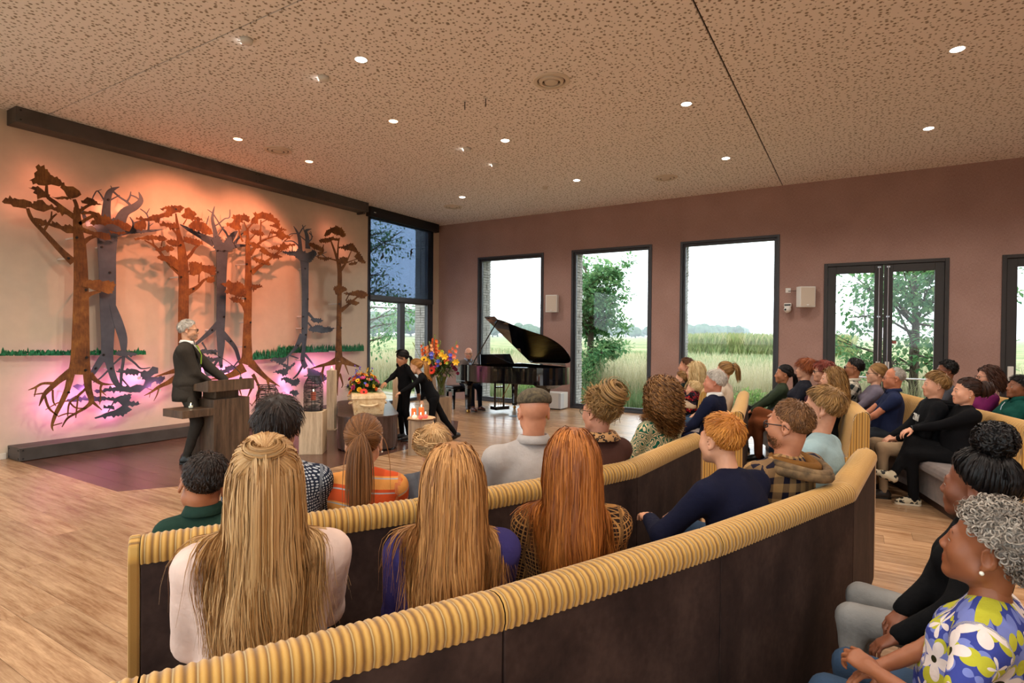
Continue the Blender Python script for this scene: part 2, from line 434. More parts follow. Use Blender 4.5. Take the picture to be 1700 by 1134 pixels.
# --- tall window in the left wall: mullion, transom, lower panes
o = MB(); o.box((-.1, LW0, 0), (.02, LW0+.07, LWT)); o.box((-.1, LW1-.07, 0), (.02, LW1, LWT)); o.box((-.1, LW0, LWT-.07), (.02, LW1, LWT)); o.box((-.1, LW0, 0), (.02, LW1, .07))
w4 = struct(part('window_4', o, m_frame, None, bevel=.003))
part('mullion', MB().box((-.09, -1.42, .07), (.01, -1.26, 2.36)), m_frame, w4, bevel=.003)
part('transom', MB().box((-.09, LW0+.07, 2.3), (0, LW1-.07, 2.38)), m_frame, w4, bevel=.003)
part('side_post', MB().box((-.09, -.44, .07), (.01, -.32, LWT-.07)), m_frame, w4, bevel=.003)
for y0, y1, z0, z1 in ((LW0+.07, -1.42, .07, 2.3), (-1.26, -.44, .07, 2.3), (LW0+.07, -.44, 2.38, LWT-.07)):
    part('pane', MB().box((-.056, y0, z0), (-.044, y1, z1)), m_glass, w4)
part('sill', MB().box((-.55, LW0, -.06), (-.1, LW1, .012)), m_sill, w4)
# --- roller blind with two bird stickers
m_screen, t = newmat('blue_grey_screen_fabric')
t.t.nodes.remove(t.b); out = t.t.nodes['Material Output']
tr = t.n('BsdfTransparent'); tr.inputs[0].default_value = (.44, .52, .64, 1); df = t.n('BsdfDiffuse'); df.inputs[0].default_value = (.06, .075, .1, 1)
wv = t.n('TexNoise'); wv.inputs['Scale'].default_value = 300; t.l(t.coord(), wv.inputs['Vector']); mx = t.n('MixShader')
t.l(t.math('ADD', t.math('MULTIPLY', wv.outputs[0], .16), .32), mx.inputs[0]); t.l(tr.outputs[0], mx.inputs[1]); t.l(df.outputs[0], mx.inputs[2]); t.l(mx.outputs[0], out.inputs[0])
bl = wthing('roller_blind', 'blue-grey see-through roller blind pulled halfway down the corner window', 'blind', (.05, -1.35, 2.35))
part('cassette', MB().box((.001, LW0-.06, 4.12), (.13, LW1+.09, H-.004)), mat('black_blind_box', '#17181b', .5), bl, bevel=.005)
part('screen', MB().box((.045, LW0+.03, 2.42), (.047, LW1-.03, 4.13)), m_screen, bl)
part('bottom_bar', MB().box((.034, LW0+.03, 2.33), (.058, LW1-.03, 2.44)), mat('blind_bar', '#35363c', .5), bl, bevel=.004)
part('clip', MB().box((.13, LW0+.05, 4.2), (.133, LW0+.11, 4.215)), m_white, bl)
def flat_x(poly, x0, x1):
    """extrude a polygon of (y, z) points along x"""
    n = len(poly); vs = [(x0, a, b) for a, b in poly]+[(x1, a, b) for a, b in poly]
    tri = [tuple(t_) for t_ in tessellate_polygon([[Vector((a, b, 0)) for a, b in poly]])]; ar_ = lambda t_: (poly[t_[1]][0]-poly[t_[0]][0])*(poly[t_[2]][1]-poly[t_[0]][1])-(poly[t_[2]][0]-poly[t_[0]][0])*(poly[t_[1]][1]-poly[t_[0]][1])
    tri = [t_ if ar_(t_) > 0 else t_[::-1] for t_ in tri if abs(ar_(t_)) > 1e-9]
    return MB().add(vs, [t_[::-1] for t_ in tri]+[tuple(n+i for i in t_) for t_ in tri]+[(i, (i+1) % n, n+(i+1) % n, n+i) for i in range(n)])
def px_poly(pts, x0, o, s): return [tuple(on_x(o[0]+a/s, o[1]+b/s, x0)[1:]) for a, b in pts]
for k, pts in enumerate(([(290, 798), (305, 745), (318, 735), (308, 715), (295, 705), (318, 712), (326, 685), (330, 730), (342, 742), (328, 752), (322, 770)],
                         [(652, 768), (644, 720), (650, 705), (638, 680), (654, 690), (656, 660), (694, 657), (666, 672), (668, 698), (694, 718), (668, 708), (660, 730)])):
    part('bird_sticker', flat_x(px_poly(pts, .05, (590, 320), 7.083), .0485, .051), mat('black_vinyl', '#14151a', .6), bl)

# ================================================================ ceiling fittings
m_lampglow = mat('lamp_glow', '#ffffff', .5, emit=(1, .93, .84), es=14.)
m_orangeglow = mat('orange_lamp_glow', '#ffffff', .5, emit=(1, .48, .26), es=10.)
m_ring = mat('lamp_ring', '#d8cdbf', .4)
DL = [(2.3, -2.15), (4.79, -2.15), (7.29, -2.15), (9.8, -2.15), (12.3, -2.15), (4.78, -4.51), (7.29, -4.51), (9.81, -4.51), (12.3, -4.51), (4.78, -7.22),
      (7.29, -7.22), (9.8, -7.22), (12.3, -7.22), (4.78, -9.7), (7.29, -9.7), (9.8, -9.7), (12.3, -9.7), (2.3, -9.7), (4.78, -12.2), (7.29, -12.2), (9.8, -12.2)]
TH = [(3.92, -5.84), (1.54, -6.44), (1.56, -5.24)]
SEENL = {(2.3, -2.15): 'nearest the corner', (4.79, -2.15): 'of the row by the windows, second from the corner', (7.29, -2.15): 'of the row by the windows, third from the corner', (9.8, -2.15): 'of the row by the windows, nearest the right edge',
         (4.78, -4.51): 'in the middle row, leftmost of it', (7.29, -4.51): 'in the middle row beside the board joint', (9.81, -4.51): 'large and near the top right corner', (4.78, -7.22): 'large, left of the biggest air vent'}
def spot(name, loc, w, col, ang, parent=None, target=None, blend=.7, rad=.05):
    L = bpy.data.lights.new(name, 'SPOT'); L.energy = w; L.color = col; L.spot_size = math.radians(ang); L.spot_blend = blend; L.shadow_soft_size = rad
    o = bpy.data.objects.new(name, L); COL.objects.link(o); o.location = loc
    if target is not None: o.rotation_euler = (Vector(target)-Vector(loc)).to_track_quat('-Z', 'Y').to_euler()
    if parent: o.parent = parent; o.matrix_parent_inverse = Matrix.Translation(-parent.location)
    return o
for i, (x, y) in enumerate(DL+TH):
    th = i >= len(DL)
    lab = ('recessed orange downlight near the tree wall, '+('the one furthest from the wall', 'left one beside the air vent', 'right one beside the air vent')[i-len(DL)] if th
           else 'recessed white ceiling downlight '+SEENL.get((x, y), 'outside the picture'))
    t_ = wthing('downlight', lab, 'downlight', (x, y, H), 'ceiling downlights')
    mb = MB().lathe([(.075, -.004), (.075, 0), (.058, 0), (.058, -.004), (.075, -.004)], (x, y, H), 24, cap=False); part('ring', mb, m_ring, t_)
    part('lens', MB().lathe([(.057, -.003), (.05, -.008), (.02, -.01)], (x, y, H), 20), m_orangeglow if th else m_lampglow, t_, smooth=True)
    if th: spot('orange_lamp', (x, y, H-.03), 190, (1, .30, .16), 78 if x < 3 else 56, t_, target=(0., y-.1, 2.75 if x < 3 else 2.4))
    else: spot('white_lamp', (x, y, H-.03), LAMP_W, (1, .90, .79), 150, t_)
for (x, y), lab in zip([(6.2, -5.85), (1.62, -5.85), (6.19, -1.55), (1.62, -1.56)], ['largest round air vent in the middle of the ceiling', 'round air vent between the orange lights', 'round air vent near the window wall', 'round air vent above the corner']):
    t_ = wthing('ceiling_vent', lab, 'vent', (x, y, H), 'round ceiling vents'); m_v = mat('vent_white', '#d9cdbd', .5)
    part('outer_ring', MB().lathe([(.2, -.008), (.2, 0), (.15, -.001), (.155, -.016), (.19, -.016), (.2, -.008)], (x, y, H), 32, cap=False), m_v, t_)
    part('middle_ring', MB().lathe([(.128, -.022), (.136, -.004), (.1, -.004), (.098, -.026), (.128, -.022)], (x, y, H), 32, cap=False), m_v, t_)
    part('inner_disc', MB().lathe([(.03, -.03), (.07, -.026), (.078, -.004), (.02, -.004)], (x, y, H), 24), m_v, t_)
    part('shadow_gap', MB().lathe([(.155, -.001), (.155, 0)], (x, y, H), 24), mat('vent_dark', '#5a4d42', .9), t_)
for k, ((x, y), tg) in enumerate(zip([(4.15, -8.04), (4.15, -7.15), (4.12, -4.51), (4.06, -3.66)], [(1.2, -7.5, .9), (2.0, -7.0, 1.1), (2.6, -5.1, .7), (1.8, -4.2, .9)])):
    t_ = wthing('stage_spotlight', 'small surface-mounted spotlight aimed at the stage, '+['leftmost of the four', 'just left of the large white downlight', 'in the middle of the ceiling', 'nearest the windows'][k], 'spotlight', (x, y, H), 'stage spotlights')
    part('housing', MB().lathe([(.02, -.045), (.05, -.04), (.058, 0)], (x, y, H), 20), m_white, t_, smooth=True)
    part('lens', MB().box((x-.056, y-.022, H-.036), (x-.03, y+.022, H-.014)), m_lampglow, t_, bevel=.003)
    spot('stage_lamp', (x-.07, y, H-.05), STAGE_W, (1, .84, .68), 66, t_, target=tg, blend=.8)
for k, (x, y) in enumerate([(5.08, -5.88), (5.34, -5.83)]):
    t_ = wthing('hanging_hook', 'black hook hanging from the ceiling, '+['left one of the pair', 'right one of the pair'][k], 'hook', (x, y, H), 'ceiling hooks')
    part('plate', MB().lathe([(.03, -.006), (.03, 0)], (x, y, H), 16), m_white, t_); part('rod', MB().tube([(x, y, H), (x, y, H-.1)], .006, 6), m_black, t_)
x, y = 4.1, -2.03
t_ = wthing('smoke_detector', 'small beige smoke detector on the ceiling near the window wall', 'detector', (x, y, H))
part('base', MB().lathe([(.05, -.02), (.05, 0)], (x, y, H), 18), m_ring, t_); part('head', MB().lathe([(.02, -.055), (.04, -.05), (.045, -.02)], (x, y, H), 18), m_ring, t_, smooth=True)

# ================================================================ wall fittings
def wall_speaker(x0, x1, z0, z1, lab, curved):
    t_ = wthing('wall_speaker', lab, 'loudspeaker', ((x0+x1)/2, -.1, z0), 'wall speakers'); mb = MB(); d = .2
    if curved:
        c = (x1-x0); prof = [(x0+.08, -.02), (x0+.02, -.09), (x0+.0, -.15), (x0+.07, -.24), (x1, -.13), (x1-.03, -.03)]
    else: prof = [(x0+.06, -.02), (x0, -.14), (x0+.03, -.2), (x1, -.16), (x1-.02, -.02)]
    part('cabinet', mb.prism(prof, z0, z1), m_white, t_, bevel=.006)
    a, b = (np.array(prof[-3]), np.array(prof[-2])); n_ = np.array([(b-a)[1], -(b-a)[0]]); n_ = n_/np.linalg.norm(n_)*.006
    pa, pb = a+(b-a)*.06, a+(b-a)*.94
    part('grille', MB().prism([tuple(pa), tuple(pa+n_), tuple(pb+n_), tuple(pb)], z0+.02, z1-.02), mat('speaker_grille', '#cdbfae', .6), t_)
    q = pa*.5+pb*.5+n_; part('badge', MB().box((q[0]-.018, q[1]-.008, z0+.03), (q[0]+.018, q[1], z0+.05)), m_white, t_)
    part('bracket', MB().box(((x0+x1)/2-.03, -.06, (z0+z1)/2-.04), ((x0+x1)/2+.03, 0, (z0+z1)/2+.04)), m_white, t_)
wall_speaker(3.13, 3.42, 2.1, 2.48, 'cream wall speaker between the two windows behind the piano', False)
wall_speaker(8.12, 8.42, 2.12, 2.48, 'white wedge-shaped wall speaker left of the double doors', True)
t_ = wthing('wall_socket', 'square white socket plate with a short black cable by the wedge-shaped speaker', 'socket', (7.98, -.01, 2.43))
part('plate', MB().box((7.935, -.014, 2.39), (8.02, 0, 2.475)), m_white, t_, bevel=.003); part('cable', MB().tube([(7.98, -.016, 2.42), (8.04, -.05, 2.42), (8.16, -.08, 2.41)], .006, 6), m_black, t_)
t_ = wthing('dome_camera', 'small white dome camera mounted on the wall under the socket plate', 'camera', (7.98, -.1, 2.05))
part('mount', MB().box((7.92, -.12, 2.13), (8.04, 0, 2.2)), m_white, t_, bevel=.01); part('slot', MB().box((7.93, -.124, 2.155), (8.03, -.118, 2.18)), m_black, t_)
part('dome', MB().ball((7.98, -.1, 2.09), (.06, .06, .065), 16, 10), m_white, t_, smooth=True); part('lens', MB().ball((7.95, -.15, 2.085), .018, 10, 6), m_black, t_, smooth=True)
# ================================================================ cut-steel tree sculptures on the left wall
m_rust, t = newmat('rusted_steel')
n1 = t.noise(t.coord(), 5., 5, .65); n2 = t.noise(t.coord(scale=(8, 8, 1.2)), 9., 3)
t.color(t.ramp(t.math('ADD', t.math('MULTIPLY', n1, .7), t.math('MULTIPLY', n2, .3)), [(.34, '#4a2a14'), (.5, '#734620'), (.66, '#94642e')]))
t.b.inputs['Roughness'].default_value = .75; t.b.inputs['Metallic'].default_value = .15; t.bump(n1, .2, .004)
m_grey, t = newmat('blued_steel')
n1 = t.noise(t.coord(), 4., 4, .6)
t.color(t.ramp(n1, [(.3, '#434a55'), (.7, '#5b6470')])); t.b.inputs['Roughness'].default_value = .5; t.b.inputs['Metallic'].default_value = .4
ZO = {1: ((0, 260), 4.725), 2: ((200, 320), 5.67), 3: ((350, 330), 5.67), 4: ((20, 560), 6.538), 5: ((240, 520), 6.3), 6: ((400, 480), 5.4), 0: ((0, 0), 1.)}
THK = .007
def smooth_path(P_, n=4):
    P_ = [np.array(p, float) for p in P_]
    if len(P_) < 3: return P_
    out = []
    for i in range(len(P_)-1):
        a, b, c, d = P_[max(i-1, 0)], P_[i], P_[i+1], P_[min(i+2, len(P_)-1)]
        for k in range(n):
            u = k/n; out.append(.5*((2*b)+(-a+c)*u+(2*a-5*b+4*c-d)*u*u+(-a+3*b-3*c+d)*u**3))
    return out+[P_[-1]]
def limb(mb, pts, z, x0):
    (ox, oy), s = ZO[z]; path = []
    for i, p in enumerate(pts):
        q = on_x(ox+p[0]/s, oy+p[1]/s, x0); w = p[2]/s; q2 = on_x(ox+p[0]/s, oy+p[1]/s+w, x0)
        path.append((q[1], q[2], abs(q2[2]-q[2])))
    path = smooth_path(path); k = len(path); vs = []
    for i, p in enumerate(path):
        d = path[min(i+1, k-1)][:2]-path[max(i-1, 0)][:2]; d = d/max(1e-6, np.linalg.norm(d)); nn = np.array([-d[1], d[0]])*max(.004, p[2])*.5
        a, b = p[:2]+nn, p[:2]-nn
        vs += [(x0, a[0], a[1]), (x0, b[0], b[1]), (x0+THK, b[0], b[1]), (x0+THK, a[0], a[1])]
    mb.loft([vs[i*4:i*4+4] for i in range(k)])
def clump(pts, z, x0, rr, jag=1.):
    (ox, oy), s = ZO[z]; P_ = [on_x(ox+a/s, oy+b/s, x0)[1:] for a, b in pts]; out = []
    n = len(P_); ar = .5*sum(P_[i][0]*P_[(i+1) % n][1]-P_[(i+1) % n][0]*P_[i][1] for i in range(n)); sg = 1 if ar > 0 else -1
    for i in range(n):
        a, b = np.array(P_[i]), np.array(P_[(i+1) % n]); L = np.linalg.norm(b-a); m = max(1, int(L/.042)); nn = np.array([(b-a)[1], -(b-a)[0]])/max(L, 1e-6)*sg
        for k in range(m):
            p = a+(b-a)*k/m
            if k: p = p+nn*rr.uniform(-.012, .032)*jag
            out.append(p)
            if m > 1: out.append(a+(b-a)*(k+.55)/m+nn*rr.uniform(-.016, -.002)*jag)
    return [tuple(p) for p in out]
def sculpture(name, lab, x0, mt, limbs, clumps, bolts, root_from):
    rr = random.Random(len(limbs)*7+len(clumps)); x_ = x0
    ys = [on_x(ZO[z][0][0]+p[0]/ZO[z][1], 600, x0)[1] for z, L in limbs[:1] for p in L]
    g = wthing(name, lab, 'sculpture', (x0, ys[0], .5), 'steel tree sculptures')
    tr_ = None; k = 0
    for i, (z, L) in enumerate(limbs):
        mb = MB(); limb(mb, L, z, x0+.0006*(i % 7))
        part('trunk' if i < root_from[0] else ('root' if i >= root_from[1] else 'branch'), mb, mt, g)
    for i, (z, c) in enumerate(clumps):
        part('foliage_plate', flat_x(clump(c, z, x0, rr), x0+.009+.001*(i % 5), x0+.015+.001*(i % 5)), mt, g)
    mb = MB(); ms = MB()
    for z, a, b in bolts:
        q = on_x(ZO[z][0][0]+a/ZO[z][1], ZO[z][0][1]+b/ZO[z][1], x0)
        ms.tube([(.003, q[1], q[2]), (x0, q[1], q[2])], .012, 8); mb.tube([(x0+.006, q[1], q[2]), (x0+.019, q[1], q[2])], .016, 8)
    if bolts:
        part('bolt_head', mb, m_black, g); part('spacer', ms, m_white, g)
    return g
XR, XG = .30, .17
sculpture('rusted_tree_sculpture', 'leftmost rusted steel tree with the widest crown and spreading roots', XR, m_rust,
 [(0, [(127, 345, 8), (128, 365, 12), (130, 390, 15), (132.5, 410, 18), (134.5, 470, 21), (134, 540, 24), (133, 600, 28), (131, 622, 35)]),
  (1, [(575, 830, 60), (480, 740, 44), (350, 600, 34), (250, 490, 28), (215, 405, 22)]), (1, [(340, 590, 18), (400, 490, 16), (445, 448, 10)]), (1, [(400, 490, 12), (405, 430, 8)]),
  (1, [(590, 480, 44), (520, 430, 38), (430, 360, 32), (370, 310, 26), (365, 225, 16)]), (1, [(590, 440, 34), (600, 390, 28), (580, 335, 24)]), (1, [(640, 690, 36), (700, 640, 30), (770, 620, 18)]),
  (1, [(620, 530, 26), (720, 470, 22), (790, 480, 14)]), (1, [(610, 440, 24), (680, 390, 20), (740, 368, 14)]), (1, [(630, 560, 26), (730, 600, 18)]), (1, [(640, 1120, 60), (700, 1080, 34), (790, 1055, 18)]),
  (4, [(640, 380, 95), (520, 460, 64), (430, 540, 52), (350, 620, 40), (292, 745, 6)]), (4, [(440, 500, 34), (330, 502, 26), (250, 545, 22), (175, 573, 5)]), (4, [(262, 552, 16), (240, 645, 6)]), (4, [(350, 605, 18), (235, 622, 10)]),
  (4, [(640, 400, 70), (600, 560, 56), (540, 700, 48), (470, 840, 38), (432, 960, 22), (446, 1015, 5)]), (4, [(815, 390, 80), (828, 560, 66), (860, 690, 50), (800, 760, 34), (700, 820, 26), (600, 880, 22), (540, 975, 8)]),
  (4, [(870, 700, 34), (975, 790, 6)]), (4, [(840, 400, 70), (900, 460, 46), (980, 505, 30), (1110, 512, 6)]), (4, [(975, 505, 24), (960, 570, 18), (1020, 632, 6)]), (4, [(800, 555, 26), (700, 650, 24), (620, 720, 18), (602, 860, 9)]),
  (4, [(440, 570, 18), (445, 690, 16), (475, 745, 8)]), (4, [(355, 640, 22), (400, 770, 22), (495, 852, 10)]), (4, [(620, 700, 16), (690, 765, 16), (805, 770, 12)]), (4, [(495, 862, 12), (600, 827, 14), (705, 832, 10)]),
  (4, [(430, 962, 12), (545, 928, 10)]), (4, [(610, 690, 14), (500, 710, 14), (360, 788, 5)]), (4, [(715, 640, 14), (700, 780, 14), (690, 875, 8)]), (4, [(960, 560, 16), (958, 660, 12), (950, 730, 5)])],
 [(1, [(300, 60), (370, 100), (410, 150), (470, 180), (490, 220), (460, 235), (400, 220), (350, 230), (300, 225), (225, 190), (270, 165), (265, 130), (290, 110), (275, 80)]),
  (1, [(460, 190), (520, 235), (570, 235), (620, 270), (635, 300), (600, 322), (560, 332), (520, 310), (500, 270), (470, 245)]), (1, [(220, 245), (290, 230), (330, 260), (390, 300), (380, 322), (330, 322), (290, 337), (285, 300), (255, 285), (270, 265)]),
  (1, [(400, 316), (480, 312), (540, 318), (560, 342), (450, 338)]), (1, [(10, 355), (40, 322), (110, 325), (180, 335), (240, 355), (250, 375), (200, 410), (140, 400), (100, 395), (80, 375), (30, 370)]),
  (1, [(240, 370), (290, 340), (330, 340), (360, 375), (440, 395), (530, 420), (520, 457), (450, 442), (390, 415), (340, 435), (280, 420), (230, 395)]),
  (1, [(230, 490), (270, 480), (320, 490), (380, 520), (440, 512), (480, 545), (540, 530), (580, 560), (575, 602), (520, 602), (470, 570), (420, 555), (370, 537), (320, 547), (260, 512)]),
  (1, [(630, 345), (680, 318), (730, 335), (780, 370), (800, 380), (740, 386), (690, 376), (640, 366)]),
  (1, [(620, 440), (700, 425), (770, 440), (790, 465), (850, 470), (870, 500), (920, 490), (990, 520), (1030, 550), (1010, 590), (960, 575), (930, 550), (880, 530), (820, 545), (760, 535), (700, 530), (720, 500), (760, 470), (690, 452), (640, 457)]),
  (1, [(650, 570), (720, 585), (790, 590), (850, 600), (870, 650), (820, 657), (760, 640), (700, 612), (650, 597)]), (1, [(850, 578), (930, 590), (1000, 595), (960, 612), (870, 607)]),
  (1, [(650, 985), (700, 965), (780, 965), (800, 980), (850, 970), (910, 1005), (890, 1050), (850, 1080), (800, 1060), (740, 1050), (690, 1030), (640, 1020)])],
 [(1, 535, 797), (1, 600, 635), (4, 805, 218), (4, 793, 356), (4, 610, 598), (1, 672, 1046)], (1, 11))
sculpture('grey_tree_sculpture', 'leftmost grey steel tree hung upside down behind the widest rusted tree', XG, m_grey,
 [(0, [(178, 395, 30), (177.5, 420, 27), (178.5, 460, 25), (179, 520, 23), (178.5, 560, 19), (178, 590, 17.5), (179.5, 600, 16)]), (1, [(830, 500, 70), (835, 390, 56), (850, 300, 46), (880, 260, 30), (935, 238, 5)]),
  (1, [(830, 370, 12), (790, 300, 10), (760, 270, 8), (735, 305, 8), (724, 332, 6)]), (1, [(758, 272, 6), (796, 258, 4)]), (1, [(882, 262, 10), (867, 228, 4)]), (1, [(888, 275, 14), (940, 320, 14), (1000, 360, 18), (1035, 400, 20)]),
  (1, [(858, 345, 12), (937, 303, 6)]), (1, [(998, 352, 12), (1020, 310, 10), (1025, 274, 4)]), (1, [(1018, 300, 10), (1065, 318, 12), (1092, 340, 12)]), (1, [(930, 540, 90), (975, 440, 66), (1060, 392, 52), (1105, 342, 36), (1088, 278, 5)]),
  (1, [(985, 422, 8), (967, 398, 4)]), (1, [(700, 545, 40), (660, 470, 26), (640, 390, 10)]), (2, [(-60, 392, 60), (60, 372, 40), (200, 365, 26), (300, 358, 22), (406, 345, 3)]), (2, [(108, 362, 26), (120, 292, 18), (88, 228, 6)]), (2, [(118, 290, 9), (190, 262, 9), (255, 262, 7)]),
  (2, [(262, 352, 18), (265, 270, 14), (245, 200, 12), (185, 152, 9)]), (2, [(245, 198, 10), (272, 148, 4)]), (2, [(265, 318, 8), (308, 288, 4)]),
  (4, [(1010, 180, 75), (930, 300, 64), (865, 400, 50), (790, 480, 26)]), (4, [(1045, 220, 90), (1070, 340, 68), (1110, 460, 62), (1170, 560, 40)]), (0, [(186, 505, 9), (196, 535, 14), (204, 562, 13), (205.5, 585, 7)]), (4, [(1210, 130, 44), (1205, 260, 30), (1185, 400, 30), (1180, 530, 22)]),
  (4, [(1185, 215, 20), (1085, 305, 14)]), (4, [(1235, 205, 26), (1330, 280, 20), (1400, 340, 16), (1500, 328, 10)]), (4, [(1190, 450, 18), (1270, 540, 10)]), (4, [(1050, 350, 18), (960, 440, 16), (880, 490, 10)]), (4, [(1190, 520, 22), (1170, 600, 10)]), (4, [(1110, 690, 14), (1040, 810, 10)])],
 [(1, [(700, 530), (800, 520), (860, 480), (940, 500), (1010, 540), (1130, 575), (1130, 602), (1000, 600), (930, 620), (905, 664), (773, 664), (768, 600), (740, 560)]),
  (4, [(1110, 170), (1160, 145), (1230, 150), (1300, 160), (1360, 180), (1330, 200), (1240, 205), (1170, 205), (1120, 190)]),
  (4, [(1120, 360), (1200, 355), (1290, 340), (1350, 350), (1380, 370), (1480, 360), (1520, 315), (1580, 330), (1580, 390), (1540, 400), (1500, 430), (1560, 430), (1650, 420), (1655, 450), (1600, 510), (1540, 480), (1510, 500), (1500, 540), (1430, 560), (1380, 600), (1280, 605), (1180, 590), (1060, 590), (1000, 580), (1020, 550), (1100, 540), (1200, 530), (1300, 530), (1350, 510), (1420, 520), (1440, 470), (1390, 430), (1390, 390), (1280, 410), (1200, 390), (1130, 380)]),
  (4, [(560, 695), (640, 660), (690, 630), (730, 640), (830, 650), (940, 640), (1000, 640), (1030, 660), (1000, 690), (900, 695), (850, 690), (780, 685), (700, 700), (620, 700)]), (4, [(650, 530), (700, 505), (760, 520), (790, 480), (800, 560), (740, 590), (700, 565)]), (4, [(870, 570), (950, 565), (1060, 560), (1000, 600), (920, 610)]),
  (4, [(1000, 645), (1130, 650), (1180, 630), (1260, 610), (1300, 620), (1270, 690), (1400, 715), (1350, 740), (1250, 750), (1300, 785), (1240, 830), (1150, 860), (1050, 860), (960, 870), (900, 885), (890, 870), (960, 845), (1010, 820), (1040, 810), (1110, 790), (1170, 755), (1190, 740), (1160, 710), (1080, 690), (1020, 680)]),
  (4, [(960, 770), (1040, 735), (1100, 745), (1110, 790), (1060, 775), (1000, 770)])],
 [(1, 795, 710), (1, 858, 910), (4, 990, 190), (4, 1070, 338), (4, 905, 338), (1, 848, 338)], (1, 18))
sculpture('rusted_tree_sculpture', 'second rusted steel tree from the left, its trunk passing behind the speaker', XR, m_rust,
 [(2, [(520, 195, 12), (530, 270, 22), (545, 380, 40), (560, 450, 60), (575, 540, 76), (590, 700, 95), (595, 900, 95), (592, 1134, 98), (592, 1500, 105), (595, 1640, 150)]),
  (2, [(560, 760, 50), (480, 690, 36), (400, 600, 26), (330, 510, 22), (225, 448, 10)]), (2, [(600, 640, 36), (660, 580, 30), (700, 520, 22), (745, 488, 12)]), (2, [(620, 945, 60), (720, 890, 34), (790, 820, 22), (885, 790, 8)]), (2, [(735, 850, 14), (740, 765, 10)]), (2, [(590, 300, 12), (622, 248, 8)]),
  (2, [(382, 505, 10), (392, 448, 7)]), (2, [(312, 500, 18), (298, 428, 12)]), (2, [(545, 410, 22), (470, 325, 16), (375, 300, 8)]),
  (5, [(360, 590, 60), (230, 628, 30), (100, 668, 6)]), (5, [(380, 640, 80), (250, 722, 48), (150, 770, 34), (60, 830, 18), (-5, 862, 4)]), (5, [(152, 770, 14), (130, 850, 11), (95, 917, 3)]), (5, [(80, 805, 8), (30, 788, 3)]), (5, [(60, 830, 7), (48, 882, 3)]), (5, [(400, 650, 60), (450, 760, 30), (470, 860, 6)])],
 [(2, [(365, 150), (420, 125), (560, 118), (600, 145), (560, 190), (500, 195), (450, 235), (410, 230), (370, 240), (360, 290), (300, 265), (250, 270), (190, 260), (140, 250), (145, 230), (230, 240), (300, 205), (370, 200), (420, 185), (430, 160)]),
  (2, [(600, 150), (640, 138), (690, 175), (715, 205), (690, 225), (760, 240), (770, 265), (700, 260), (640, 250), (590, 240), (565, 215), (600, 190)]), (2, [(640, 300), (700, 260), (760, 275), (800, 290), (850, 340), (865, 390), (800, 400), (740, 360), (660, 340), (635, 320)]),
  (2, [(130, 290), (170, 265), (230, 270), (240, 310), (230, 350), (150, 350), (120, 330)]), (2, [(360, 290), (440, 280), (530, 295), (550, 330), (500, 342), (430, 327), (370, 317)]), (2, [(120, 425), (200, 420), (250, 400), (330, 403), (400, 408), (440, 440), (400, 457), (330, 447), (260, 452), (200, 442), (140, 452)]),
  (2, [(420, 450), (500, 440), (560, 460), (550, 500), (490, 505), (440, 480)]), (2, [(590, 410), (680, 430), (760, 455), (775, 490), (700, 500), (640, 480), (590, 460)]), (2, [(340, 525), (400, 505), (470, 500), (505, 530), (480, 550), (400, 545), (360, 560), (315, 540)]),
  (2, [(320, 600), (380, 585), (440, 595), (500, 600), (540, 640), (540, 740), (500, 710), (440, 660), (380, 640)]), (2, [(640, 650), (700, 645), (780, 680), (880, 680), (895, 740), (880, 790), (820, 760), (760, 740), (740, 770), (690, 785), (640, 770)]), (2, [(800, 800), (850, 790), (890, 830), (850, 852), (810, 842)])],
 [(2, 517, 156), (2, 562, 492), (2, 567, 793), (2, 684, 905)], (1, 9))
